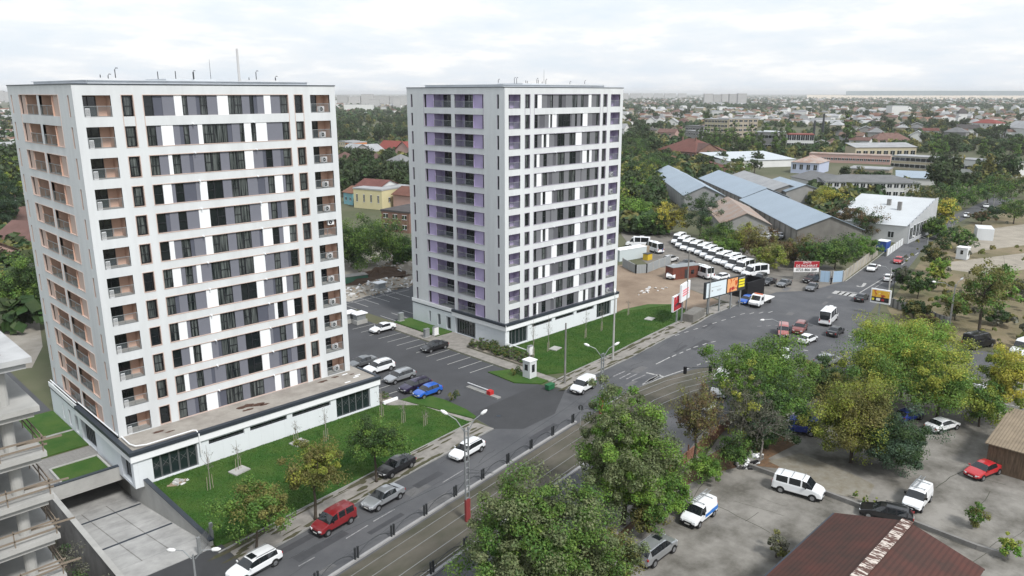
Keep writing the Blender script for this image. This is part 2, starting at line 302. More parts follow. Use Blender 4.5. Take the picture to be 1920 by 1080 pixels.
# tram bed, rails, bollard kerbs
def tl(x): return -32.7+.152*(x-6.9)+.0006*(max(x,6.9)-6.9)**2*-.4
xs=[-60,-30,-10,0,10,20,30,40,50]
bed=[(x,tl(x)+.95) for x in xs]; bed2=[(x,tl(x)-5.0) for x in xs]
curve=[G(1196,741),G(1257,717),G(1320,701),G(1400,690),G(1500,688)]
cv=[(p.x,p.y) for p in curve]
sheet('tram_bed',bed+[(cv[0][0],cv[0][1]+1.6),(cv[1][0],cv[1][1]+1.8),(cv[2][0]+.5,cv[2][1]+2),(cv[3][0]+1,cv[3][1]+2)]+[(cv[3][0]-4,cv[3][1]-6.5),(cv[2][0]-3,cv[2][1]-7),(cv[1][0]-2,cv[1][1]-6.3),(cv[0][0]-.8,cv[0][1]-6)]+bed2[::-1],.03,M_tram)
def rail(o):
    b=MB(); pts=[(x,tl(x)+o) for x in xs]+[(cv[i][0]-(.12*i)*(-o)/1.,cv[i][1]+o+.7) for i in range(len(cv))]
    for a,c in zip(pts,pts[1:]): b.beam((*a,.045),(*c,.045),.07,.05)
    return b
for o,l in ((0,'track nearest the white cars'),(-1.45,'second rail from the road'),(-3.3,'third rail from the road'),(-4.75,'rail beside the southern bollards')):
    tag(rail(o).build('tram_rail',M_rail),'polished steel tram rail, '+l,'rail','tram rails',)
b=MB()
for x in range(-40,44,2): b.beam((x,tl(x)+1.35,.09),(x+2,tl(x+2)+1.35,.09),.3,.18)
tag(b.build('kerb',mat('kerb_pale',(.33,.33,.33),.9,noise=.2,nscale=1)),kind='structure')
b=MB()
for x in range(-40,40,2): b.beam((x,tl(x)-5.4,.09),(x+2,tl(x+2)-5.4,.09),.3,.18)
tag(b.build('kerb',MC['kerb_pale']),kind='structure')
# yards and waste ground
sheet('pavement',[(-60,-56.5),(10,-45.9),(39.7,-41.5),(45.7,-40.6),(54,-38.2),(58,-37.8),(58,-39.2),(54,-39.8),(45.7,-42.1),(39.7,-43),(10,-47.5),(-60,-58.5)],.13,M_pave,0)
sheet('yard',[(-10,-50.8),(20,-46.2),(40,-43.2),(48,-42.0),(58,-39.4),(70,-43),(78,-47.5),(92,-56),(140,-76),(170,-120),(60,-120),(0,-90)],.03,M_yard)
sheet('leaf_litter',pxpoly([(1130,1010),(1190,945),(1262,905),(1305,868),(1380,825),(1440,810),(1500,830),(1440,860),(1470,880),(1400,872),(1330,890),(1255,925),(1190,985),(1150,1040)]),.04,M_leaflit)
sheet('leaf_litter',pxpoly([(1440,865),(1500,850),(1600,890),(1640,910),(1625,940),(1560,925),(1490,890)]),.042,mat('dirt_drift',(.17,.15,.11),.95,col2=(.24,.23,.2),nscale=1.1,detail=10))
sheet('waste_ground',pxpoly([(1662,575),(1705,520),(1745,462),(1790,430),(1930,385),(2300,370),(2300,700),(2060,690),(1925,662),(1780,640),(1690,625)]),.02,M_scrub)
sheet('dirt_track',pxpoly([(1775,492),(1960,470),(1960,500),(1850,515),(1775,505)]),.028,mat('pale_track',(.33,.30,.25),.95,noise=.3,nscale=.3))
sheet('dirt_track',pxpoly([(1850,430),(1960,415),(1960,455),(1840,470),(1810,480),(1790,468)]),.028,MC['pale_track'])
sheet('dirt_lot',[(86.8,.3),(89,.3),(95.3,-.9),(98.8,-4.5),(97,-9.4)]+[(99,-10.1),(107,-10),(112,2),(128,8),(120,24),(100,30),(86.9,24)],.03,M_dirt)
sheet('van_yard',[(112,2),(106.6,-13)]+pxpoly([(1455,548),(1520,545),(1585,527),(1560,500),(1440,470),(1270,440),(1190,400),(1165,400),(1165,440)])+[(128,24)],.016,mat('gravel_yard',(.20,.185,.165),.95,col2=(.12,.115,.105),nscale=.25,detail=10,bump=.3,bscale=4))
sheet('rubble_yard',pxpoly([(600,560),(655,566),(700,552),(760,530),(790,520),(790,470),(600,470)]),.03,M_rubg)
sheet('rubble_yard',pxpoly([(-60,590),(70,575),(80,650),(60,690),(-60,700)]),.03,M_rubg)
# dirt, cracks and weeds eating into the pavement edges
rv=random.Random(12); vb=MB()
def verge(line,o0,o1,n):
    for _ in range(n):
        i=rv.randrange(len(line)-1); a=Vector(line[i]);c=Vector(line[i+1]); d=(c-a).normalized(); q=a.lerp(c,rv.random())+Vector((-d.y,d.x))*rv.uniform(o0,o1); L1=rv.uniform(.3,1.8); W1=rv.uniform(.08,.35)
        k=9; vb.add([(q.x+d.x*math.cos(6.283*t/k)*L1*rv.uniform(.6,1.1)-d.y*math.sin(6.283*t/k)*W1*rv.uniform(.5,1.2),q.y+d.y*math.cos(6.283*t/k)*L1*rv.uniform(.6,1.1)+d.x*math.sin(6.283*t/k)*W1*rv.uniform(.5,1.2),.156+_*.00002) for t in range(k)],[tuple(range(k))])
verge(NKa,.2,.5,50); verge(NKa,2.6,3.1,50); verge(NK2,.2,.5,50); verge(NK2,2.3,2.9,60); verge(NKa,.8,2.6,22); verge(NK2,.8,2.4,26)
tag(vb.build('verge_dirt',mat('verge_soil',(.085,.075,.05),.95,col2=(.05,.055,.025),nscale=3)),'dirt and low weeds along the pavement edges','dirt',kind='stuff')
sheet('road',[(-7.4,-20.6),(1.2,-20.6),(1.2,-25.0),(-8.2,-26.3)],.135,M_asphd,0)
# markings
def mark(x0,y0,x1,y1,wd=.13,m=None,z=.024):
    a=Vector((x0,y0));c=Vector((x1,y1));d=(c-a).normalized();n=Vector((-d.y,d.x))*wd/2
    return MB().add([(*(a-n),z),(*(c-n),z),(*(c+n),z),(*(a+n),z)],[(0,1,2,3)])
mk=MB(); mw=MB()
def addm(B,l,wd,z=.024):
    for a,c in zip(l,l[1:]):
        q=mark(a[0],a[1],c[0],c[1],wd,z=z); B.add(q.v,q.f)
P2=lambda x,y: tuple(G(x,y)[:2])
for a,c in (((560,1003),(689,985)),): pass
for s in (((649,1010),(690,985)),((700,978),(740,955)),((830,905),(868,882)),((560,1062),(590,1045))): addm(mw,[P2(*s[0]),P2(*s[1])],.13)
for s in (((1230,683),(1256,670)),((1260,669),(1268,665)),((1274,663),(1281,660)),((1287,657),(1295,654)),((1300,652),(1309,649)),((1317,647),(1325,644)),((1333,642),(1342,640)),((1307,685),(1315,682)),((1323,679),(1332,677)),((1340,674),(1350,672))): addm(mk,[P2(*s[0]),P2(*s[1])],.2)
for i in range(12):
    t=i; x=1248+t*17.5; y=635-t*5.6 if t<8 else 590-(t-8)*1.2; addm(mk,[P2(x,y),P2(x+8,y-2.4)],.2)
for i in range(6): addm(mw,[P2(1330+i*17+90,612.-i*.8),P2(1338+i*17+90,611.5-i*.8)],.2)
addm(mk,[P2(1143,755),P2(1190,731),P2(1244,707),P2(1297,689)],.2)
addm(mk,[P2(1212,699),P2(1244,706.5)],.35)
for a in range(5): addm(mk,[P2(1205+a*3,721-a*.2-a*2),P2(1226+a*3,711-a*2)],.25)
for a,c in (((1150,706),(1172,696)),((1162,710),(1182,700)),((1174,711),(1195,701)),((1185,714),(1210,703))): addm(mw,[P2(*a),P2(*c)],.2)
for i in range(4): addm(mk,[P2(1565+i*9.3,551+i*1.6),P2(1573+i*9.3,546+i*1.6)],1.3)
addm(mk,[P2(1577,546.2),P2(1608,550)],.4); addm(mk,[P2(1612,549),P2(1660,520)],.22)
for s in (((1672,512),(1680,507)),((1690,497),(1697,492)),((1700,487),(1706,482)),((1716,478),(1722,474))): addm(mk,[P2(*s[0]),P2(*s[1])],.25)
addm(mw,[P2(1640,540),P2(1655,530)],.2); addm(mk,[P2(1606,536),P2(1613,538),P2(1618,536.5),P2(1622,531)],.6); addm(mk,[P2(1585,527.5),P2(1628,496),P2(1700,440)],.2)
for (x,y) in ((1590,630),(1620,640),(1605,650),(1570,670),(1540,660),(1505,656)): addm(mk,[P2(x,y),P2(x+10,y+2)],.25)
tag(mk.build('road_markings',M_mark),kind='structure'); tag(mw.build('worn_road_markings',M_markl),kind='structure')
rp2=random.Random(31); pb=MB()
for _ in range(22):
    x=rp2.uniform(-8,125); y=-24.6+.115*(x-3)-rp2.uniform(.8,6.2 if x<90 else 16); L1=rp2.uniform(1,6); W1=rp2.uniform(.5,1.3); q=mark(x,y,x+L1,y+L1*.13,W1,z=.0145+_*.0001); pb.add(q.v,q.f,_%2)
tag(pb.build('road_repairs',[mat('repair_dark',(.062,.064,.07),.8,noise=.2,nscale=1.5),mat('repair_light',(.135,.135,.137),.85,noise=.2,nscale=1.5)]),kind='structure')
# bays in the car park
mk=MB()
for i in range(13): addm(mk,[(46.3,-4.0+i*2.5),(51,-4.0+i*2.5)],.12,.026)
for i in range(12): addm(mk,[(31,-2.2+i*2.5),(35.8,-2.2+i*2.5)],.12,.026)
for i in range(10): addm(mk,[(54.6+i*2.5,24.8),(54.6+i*2.5,29.4)],.12,.026)
for i in range(14): addm(mk,[(34+i*2.5,36),(34+i*2.5,40.6)],.12,.026); addm(mk,[(34+i*2.5,41),(34+i*2.5,45.4)],.12,.026)
addm(mk,[(34,40.8),(70,40.8)],.12,.026)
for i in range(5): addm(mk,[(-14+i*2.6,30),(-14+i*2.6,35)],.12,.026)
tag(mk.build('parking_bay_markings',mat('bay_paint',(.5,.5,.48),.8,noise=.4,nscale=3)),kind='structure')
isl=thing('barrier_island','long narrow concrete island with a red barrier box at the car park exit','traffic island',(*P2(905,735),0))
a=Vector((*P2(877,726),0))-isl.location; c=Vector((*P2(936,748),0))-isl.location
MB().beam(a+Vector((0,0,.1)),c+Vector((0,0,.1)),.7,.2).build('kerb_stone',M_kerb,isl)
bb=a.lerp(c,.72); MB().box(bb.x-.35,bb.y-.35,.2,bb.x+.35,bb.y+.35,.75).build('barrier_box',M_red,isl)
MB().beam(bb+Vector((0,0,.7)),a+Vector((0,0,.7)),.09,.09).build('barrier_arm',M_white,isl)
# cracks and tar seams on the concrete yard
mk=MB()
for _ in range(26):
    p=P2(rnd.uniform(1250,1900),rnd.uniform(890,1060)); a=rnd.uniform(-.2,.2)+rnd.choice([0,1.57]); q=[p]
    for k in range(rnd.randint(2,6)): q.append((q[-1][0]+math.cos(a+rnd.uniform(-.15,.15))*1.2,q[-1][1]+math.sin(a+rnd.uniform(-.15,.15))*1.2))
    addm(mk,q,rnd.uniform(.03,.1),.036)
tag(mk.build('concrete_cracks',mat('crack_dirt',(.07,.07,.055),.95)),kind='structure')
mk=MB()
for _ in range(34):
    t=rnd.uniform(0,1); x=rnd.uniform(-5,100); y=-24.6+.125*(x-3)-rnd.uniform(.5,5); q=[(x,y)]; a=rnd.uniform(-.1,.35)
    for k in range(rnd.randint(2,7)): q.append((q[-1][0]+math.cos(a+rnd.uniform(-.3,.3))*.8,q[-1][1]+math.sin(a+rnd.uniform(-.3,.3))*.8))
    addm(mk,q,rnd.uniform(.02,.05),.022)
tag(mk.build('asphalt_cracks',mat('tar_seam',(.03,.03,.032),.8)),kind='structure')
mk=MB()
for (x,y) in ((935,780),(1092,690),(1140,680),(910,738),(1190,672)):
    p=P2(x,y); mk.tube([(p[0],p[1],.02),(p[0],p[1],.026)],.32,12)
tag(mk.build('manhole_covers',M_cap),kind='structure')
# ================================================================= TOWERS
WD,DP=28.74,23.24; ZB=lambda k:4.15+3*k; OH=2.05; ZT=40.2; ZP=4.0
def plate(b,O,U,W,z0,z1,holes,depth,mi=0,mr=0,N=None):
    # wall in the plane through O along U, outward normal N; holes (a,c,zb,zt) get reveals `depth` deep
    O=Vector(O);U=Vector(U);N=Vector(N)
    us=sorted({0,W}|{h[0] for h in holes}|{h[1] for h in holes}); zs=sorted({z0,z1}|{h[2] for h in holes}|{h[3] for h in holes})
    pt=lambda u,z,d=0: O+U*u+Vector((0,0,z))-N*d
    for j in range(len(zs)-1):
        run=None
        for i in range(len(us)-1):
            cu,cz=(us[i]+us[i+1])/2,(zs[j]+zs[j+1])/2
            hole=any(h[0]<cu<h[1] and h[2]<cz<h[3] for h in holes)
            if not hole:
                if run is None: run=us[i]
            if (hole or i==len(us)-2) and run is not None:
                e=us[i] if hole else us[i+1]; b.quad(pt(run,zs[j]),pt(e,zs[j]),pt(e,zs[j+1]),pt(run,zs[j+1]),mi); run=None
    for (a,c,zb,zt) in holes:
        q=[(a,zb),(c,zb),(c,zt),(a,zt)]
        for k in range(4):
            (u0,v0),(u1,v1)=q[k],q[(k+1)%4]; b.quad(pt(u0,v0),pt(u0,v0,depth),pt(u1,v1,depth),pt(u1,v1),mr)
_WM={}; M_mull=mat('mullion_grey',(.16,.17,.175),.5,metal=.3)
def window_mesh(wd,h,style,fm=None,glass=None):
    key=(round(wd,1),h,style,id(fm),id(glass))
    if key in _WM: return _WM[key]
    b=MB(); t=.06; wd=key[0]
    b.quad((0,.03,0),(wd,.03,0),(wd,.03,h),(0,.03,h),1)
    for x0,x1 in ((0,t),(wd-t,wd)): b.box(x0,-.03,0,x1,.02,h)
    b.box(t,-.03,0,wd-t,.02,t); b.box(t,-.03,h-t,wd-t,.02,h)
    if wd>1.15: m=wd*(.5 if style%2 else .45); b.box(m-.05,-.03,t,m+.05,.02,h-t)
    if style<3 and h>1.5:
        if wd>1.15: 
            m=wd*(.5 if style%2 else .45); xa,xb=(m+.05,wd-t) if style!=2 else (t,m-.05)
        else: xa,xb=t,wd-t
        b.box(xa,-.03,h*.47,xb,.02,h*.47+.07)
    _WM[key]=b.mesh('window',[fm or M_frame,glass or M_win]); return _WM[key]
_PM={}
def panel_mesh(wd,m,th):
    k=(round(wd,1),m.name); 
    if k not in _PM: _PM[k]=MB().box(0,-th,0,k[0],.05,OH).mesh('panel',[m])
    return _PM[k]
def niche(wd,dep,h,acc,side):     # loggia: floor, ceiling, side walls, back wall with a door ; x along opening, y inwards
    b=MB(); b.quad((0,0,0),(wd,0,0),(wd,dep,0),(0,dep,0),2); b.quad((0,0,h),(0,dep,h),(wd,dep,h),(wd,0,h),3)
    b.quad((0,0,0),(0,dep,0),(0,dep,h),(0,0,h),0); b.quad((wd,0,0),(wd,0,h),(wd,dep,h),(wd,dep,0),0)
    s0,s1=(wd*.04,wd*.62) if side=='L' else ((wd*.38,wd*.96) if side=='R' else (wd*.2,wd*.8))
    b.quad((0,dep,0),(wd,dep,0),(wd,dep,h),(0,dep,h),1)
    b.quad((s0,dep-.03,.02),(s1,dep-.03,.02),(s1,dep-.03,h-.08),(s0,dep-.03,h-.08),4)
    m=(s0+s1)/2
    for x in (s0,m,s1): b.box(x-.04,dep-.08,.02,x+.04,dep-.035,h-.08,5)
    b.box(s0+.04,dep-.08,h-.14,m-.04,dep-.035,h-.08,5); b.box(m+.04,dep-.08,h-.14,s1-.04,dep-.035,h-.08,5)
    return b.mesh('balcony',[acc,acc,M_conc,M_wall,M_winp,M_frame])
def railing_mesh(wd):
    b=MB(); b.quad((.03,.06,.08),(wd-.03,.06,.08),(wd-.03,.06,1.0),(.03,.06,1.0),1)
    b.box(0,.03,1.0,wd,.09,1.05,0); b.box(0,.03,.03,wd,.09,.08,0)
    for i in range(3): x=.03+(wd-.1)*i/2; b.box(x,.03,.08,x+.04,.09,1.0,0)
    return b.mesh('railing',[M_metal,M_glassr])
def ac_mesh():
    b=MB(); b.box(0,0,.08,.85,.32,.72,0); b.tube([(.33,-.005,.4),(.33,-.02,.4)],.25,12,1); b.tube([(.33,-.022,.4),(.33,-.03,.4)],.06,8,0)
    b.box(.06,.03,0,.12,.29,.08,1); b.box(.72,.03,0,.78,.29,.08,1); return b.mesh('ac_unit',[M_white,M_dmetal])
AC=ac_mesh()
def grille_mesh():
    b=MB()
    for i in range(5): b.box(.0+i*.09,-.0,0,.03+i*.09,.03,.75)
    b.box(0,0,.75,.39,.03,.8); b.box(0,0,.0,.39,.03,.04); return b.mesh('drying_rack',[M_white])
GR=grille_mesh()
def tower(X0,rows,acc,accl,trim,pl_,pd_,label,first):
    T=thing('apartment_tower',label,'apartment tower',(X0,0,0),0,'twin residential towers')
    b=MB(); hf=[];hl=[]
    for k in range(12):
        z=ZB(k)
        hf+=[(.82,3.35,z,z+OH),(4.35,5.42,z,z+OH),(6.4,22.45,z,z+OH),(23.28,24.35,z,z+OH),(25.35,27.95,z,z+OH)]
        hl+=[(1.2,1.62,z,z+OH),(4.55,11.15,z,z+OH),(12.0,18.75,z,z+OH),(21.75,22.2,z,z+OH)]
    plate(b,(0,0,0),(1,0,0),WD,ZP,ZT,hf,.25,0,1,(0,-1,0)); 
    plate(b,(0,0,0),(0,1,0),DP,ZP,ZT,hl,.25,0,1,(-1,0,0))
    hr=[(3,6,z,z+OH) for z in map(ZB,range(12))]+[(9,13,z,z+OH) for z in map(ZB,range(12))]+[(16,20,z,z+OH) for z in map(ZB,range(12))]
    plate(b,(WD,0,0),(0,1,0),DP,ZP,ZT,hr,.25,0,1,(1,0,0)); b.quad((0,DP,ZP),(WD,DP,ZP),(WD,DP,ZT),(0,DP,ZT))
    b.build('wall',[M_wall,trim],T)
    b=MB(); b.box(.1,.1,39.5,WD-.1,DP-.1,39.7,1); b.box(-.06,-.06,ZT,WD+.06,.35,ZT+.1); b.box(-.06,DP-.35,ZT,WD+.06,DP+.06,ZT+.1); b.box(-.06,.35,ZT,.35,DP-.35,ZT+.1); b.box(WD-.35,.35,ZT,WD+.06,DP-.35,ZT+.1)
    b.build('roof',[M_cap,M_roofm],T)
    b=MB(); b.box(2.2,2.5,39.7,WD-2.2,DP-2.2,ZT+.42); b.box(2.0,2.3,ZT+.42,WD-2,DP-2,ZT+.48); b.box(WD*.42,8,ZT+.48,WD*.62,14,ZT+.75)
    b.build('roof_upstand',M_roofm,T)
    rp=random.Random(first)
    for i in range(11):
        x=rp.uniform(3,WD-3); y=rp.uniform(3,9); hh=rp.choice([.2,.3,.5,.7]); p=[(x,y,ZT+.7),(x,y,ZT+.8+hh)]
        if rp.random()<.6: p+=[(x+.12,y,ZT+.98+hh),(x+.3,y,ZT+.95+hh)]
        MB().tube(p,.045,6).build('vent_pipe',M_dmetal,T)
    MB().tube([(WD*.6,8,ZT+.8),(WD*.6,8,ZT+3)],[.03,.015],5).build('roof_aerial',M_dmetal,T)
    # inner core closing the strips
    # accent strips
    cut=.22
    tb=MB()
    def trimrect(x0,x1,z0,z1,left=False,t=.065):
        for (a,c,d,e) in ((x0-t,x1+t,z0-t,z0),(x0-t,x1+t,z1,z1+t),(x0-t,x0,z0,z1),(x1,x1+t,z0,z1)):
            if not left: tb.box(a,-.035,d,c,0.0,e)
            else: tb.box(-.035,a,d,0.0,c,e)
    for k in range(12):
        z=ZB(k)
        if k in (10,): 
            for x0,x1 in ((4.35,5.42),(6.4,22.45),(23.28,24.35)): trimrect(x0,x1,z,z+5.05)
            trimrect(4.55,18.75,z,z+5.05,True)
        elif k<10:
            for x0,x1 in ((4.35,5.42),(6.4,22.45),(23.28,24.35)): trimrect(x0,x1,z,z+OH)
            trimrect(4.55,11.15,z,z+OH,True,.05); trimrect(12,18.75,z,z+OH,True,.05)
    tb.build('facade_trim',trim,T)
    nL=niche(2.53,1.5,OH,acc,'L'); nR=niche(2.6,1.5,OH,acc,'L'); nS=niche(4.3,1.5,OH,acc,'M')
    rL=railing_mesh(2.5); rS=railing_mesh(4.25)
    slit=window_mesh(.4,OH,5); nar=window_mesh(.8,OH-.14,0)
    sp=MB(); sp.box(0,-.05,.08,.36,.0,1.95); 
    panA=MB().box(0,0,0,2.02,.12,OH).mesh('accent_panel',[accl]); panB=MB().box(0,0,0,1.9,.12,OH).mesh('accent_panel',[accl])
    wall_fill=MB().box(-.01,.0,-.01,16.06,.3,OH+.01).mesh('strip_back',[pl_])
    rr=random.Random(first+1)
    for k in range(12):
        z=ZB(k); toks=rows[k].split(); X=[];ty=[]
        for t in toks: X.append(float(t[:-1])); ty.append(t[-1])
        X[0]=6.4; X.append(22.45)
        put('strip_backing',wall_fill,T,(6.4,.24,z))
        for i,t in enumerate(ty):
            x0,x1=X[i],X[i+1]; wd=x1-x0
            if t=='g': put('window',window_mesh(wd,OH,rr.choice([0,0,1,2])),T,(x0,cut-.02,z))
            elif t=='l': put('grey_panel',panel_mesh(wd,pl_,.06),T,(x0,.2,z))
            elif t=='d': put('dark_panel',panel_mesh(wd,pd_,0.01),T,(x0,.2,z))
            else: put('white_panel',panel_mesh(wd,M_white,.14),T,(x0,.2,z))
        for x in (4.46,23.39): 
            put('narrow_window',nar,T,(x+.02,.18,z+.07))
        put('balcony',nL,T,(.82,.0,z)); put('balcony',nR,T,(25.35,0,z))
        put('balcony_railing',rL,T,(.83,0,z)); put('balcony_railing',rL,T,(25.4,0,z))
        if first==1: 
            put('drying_rack',GR,T,(.95,-.02,z+.02))
            if k not in (6,): put('ac_unit',AC,T,(26.85,.55,z),rz=.3)
            else: put('ac_unit',AC,T,(26.95,.3,z+1.3))
        elif k in (0,3,5,6,7): put('ac_unit',AC,T,(26.9,.6,z),rz=.3)
        # left face, local x runs along -Y
        for y0,nm in ((11.15,nS),(16.3,nS)): put('balcony',nm,T,(0.,y0,z),rz=-math.pi/2); put('balcony_railing',rS,T,(0,y0-.02,z),rz=-math.pi/2)
        put('accent_panel',panB,T,(.16,6.85,z),rz=-math.pi/2); put('accent_panel',panA,T,(.16,18.32,z),rz=-math.pi/2)
        put('slit_window',window_mesh(.4,OH,5,glass=M_winp),T,(.2,4.95,z),rz=-math.pi/2); put('slit_window',window_mesh(.4,OH,5,glass=M_winp),T,(.2,18.73,z),rz=-math.pi/2)
        put('slit_window',window_mesh(.4,OH,5,glass=M_winp),T,(.2,1.61,z),rz=-math.pi/2); put('slit_window',window_mesh(.4,OH,5,glass=M_winp),T,(.2,22.18,z),rz=-math.pi/2)
    b=MB()
    for k in range(12):
        for a,c in ((3,6),(9,13),(16,20)): b.quad((WD-.25,a,ZB(k)),(WD-.25,c,ZB(k)),(WD-.25,c,ZB(k)+OH),(WD-.25,a,ZB(k)+OH))
    b.build('side_glazing',M_winp,T)
    if first==2:
        for k in range(12):
            tg=MB()
    # spandrels between the two top rows sit back a little: thin shadow line
    # small outdoor lamps under each strip head
    lm=MB().box(0,-.12,0,.16,0,.1).tube([(.08,-.12,.05),(.08,-.3,.0)],.05,6).mesh('wall_light',[M_white])
    for k in range(11):
        put('wall_light',lm,T,(11.0+.1*(k%3),-.0,ZB(k)+OH+.02)); put('wall_light',lm,T,(17.9+.1*(k%2),0,ZB(k)+OH+.02))
    return T
ROWS_A=[
 "6.5g 7.4l 8.3d 8.7g 9.6w 10.9l 11.2d 12.0g 14.0l 14.9g 16.7l 18.1w 18.9l 19.3g 20.1w 21.1l 21.6g",
 "6.5g 7.4w 7.9l 8.8g 9.6l 10.5d 10.9l 12.2g 13.9l 14.9g 16.7w 17.6l 18.9d 19.3g 20.1d 20.6l 21.4g",
 "6.5g 7.4l 8.3w 8.7g 9.6w 10.8l 11.6d 12.0g 13.9l 14.9g 16.7w 18.0l 18.4d 19.3g 20.1l 21.0w 21.5g",
 "6.5g 7.4w 8.3l 8.7g 9.6l 10.9w 12.1g 13.9l 14.9g 16.7d 18.0l 18.8w 19.2g 20.0l 20.5w 21.4g",
 "6.5g 7.4d 7.8l 8.7g 9.6l 10.8w 12.1g 13.9l 14.9g 16.8w 17.7l 18.9d 19.2g 20.1w 20.6l 21.5g",
 "6.5g 7.4w 8.3l 8.8g 9.6l 10.0w 10.5l 11.7g 13.9l 14.9g 16.7w 18.1l 19.3g 20.1l 21.1d 21.5g",
 "6.5g 7.4w 7.9l 8.7g 9.7d 10.1l 11.3w 12.1g 13.9l 14.9g 16.7l 17.7d 18.1w 19.3g 20.2l 20.7w 21.5g",
 "6.5g 7.4d 7.8l 8.7g 9.6l 10.9w 12.1g 13.9l 14.9g 16.8l 18.1w 19.0l 19.4g 20.2d 20.7l 21.5g",
 "6.5g 7.4w 8.3l 8.7g 9.6d 10.9l 11.3w 12.1g 13.9l 14.9g 16.8l 18.0d 18.9l 19.3g 20.1w 21.1l 21.5g",
 "6.5g 7.4l 8.3w 8.7g 9.6l 10.5d 10.9l 12.1g 13.9l 14.9g 16.7w 17.7l 18.9d 19.3g 20.1l 21.1d 21.5g",
 "6.5g 7.4l 7.9w 9.1l 9.8d 10.2g 10.8l 11.7w 12.2g 15.0d 15.5l 16.4g 16.9w 17.7g 18.3w 19.6l 21.6g",
 "6.5g 7.4d 8.3l 9.5w 10.3g 10.9l 11.8d 12.2g 13.0l 14.1w 15.3g 16.9l 17.8g 18.3d 18.7l 19.5w 20.3l 21.5g",
]
ROWS_B=[
 "6.5g 7.3w 7.7l 8.6g 9.6l 10.8d 11.6l 12.1g 13.8l 15.0g 16.8l 18.0w 19.2g 19.9w 20.6l 21.6g",
 "6.5g 7.2l 8.4d 8.8g 9.6l 11.1w 12.0g 13.8l 14.9g 16.6w 18.0l 19.4g 20.1l 21.3g",
 "6.5g 7.7w 8.6g 9.3w 10.4l 10.9d 12.7g 13.8l 15.1g 16.9w 18.1l 19.4g 20.2l 20.7d 21.5g",
 "6.5g 7.2l 8.5g 9.5d 9.8l 10.8w 12.1g 13.8l 15.0g 16.4w 17.1l 18.1d 19.1g 19.9w 21.0l 21.5g",
 "6.5g 7.2l 8.2w 8.6g 9.3w 10.0l 11.3d 12.5g 13.8l 15.0g 16.6w 18.0l 19.4g 20.2l 21.1d 21.7g",
 "6.5g 7.2l 8.6g 9.4l 10.4d 10.7l 12.2g 13.7l 15.0g 16.8l 18.3w 18.8l 19.2g 20.0w 21.0l 21.5g",
 "6.5g 7.2l 8.1w 8.5g 9.2w 10.7l 11.2d 12.1g 13.7l 14.9g 16.5w 17.7l 19.1g 20.2d 21.2l 21.5g",
 "6.5g 7.1w 8.2l 8.6g 9.6l 10.0d 10.8l 12.5g 13.7l 14.9g 16.6l 17.9d 18.1l 19.5g 20.3l 21.7g",
 "6.5g 7.1w 7.7l 8.7g 9.5l 10.9d 11.6l 12.1g 13.8l 15.0g 16.6d 17.6l 18.2w 19.3g 20.0w 20.6l 21.6g",
 "6.5g 7.3l 8.2w 8.6g 9.3w 9.9l 11.2d 12.0g 13.7l 14.9g 16.4w 17.9l 19.3g 20.1l 21.5g",
 "6.5g 7.3l 7.7d 8.9l 9.8w 10.1g 10.6w 11.6l 12.1g 15.0d 15.3l 16.2g 16.7l 17.6g 18.1w 19.3l 20.6d 21.7g",
 "6.5g 7.2w 8.1l 9.4d 10.2g 10.8l 12.1g 12.9d 13.8l 15.4g 16.7l 17.6g 18.3d 19.5w 20.2l 21.6g",
]

TA=tower(0,ROWS_A,M_peach,M_peachl,M_peachl,M_pl,M_pd,'nearer tall white block with peach balconies and grey strips, on the left','1' and 1)
TB=tower(57.5,ROWS_B,M_purp,M_purp,M_mauve,M_pl2,M_pd2,'farther tall white block with lilac balconies, in the middle',2)
MB().tube([(23.2,13,ZT),(23.2,13,ZT+4.6)],[.17,.14],8).build('roof_mast',mat('mast_grey',(.42,.42,.42),.6),TA)
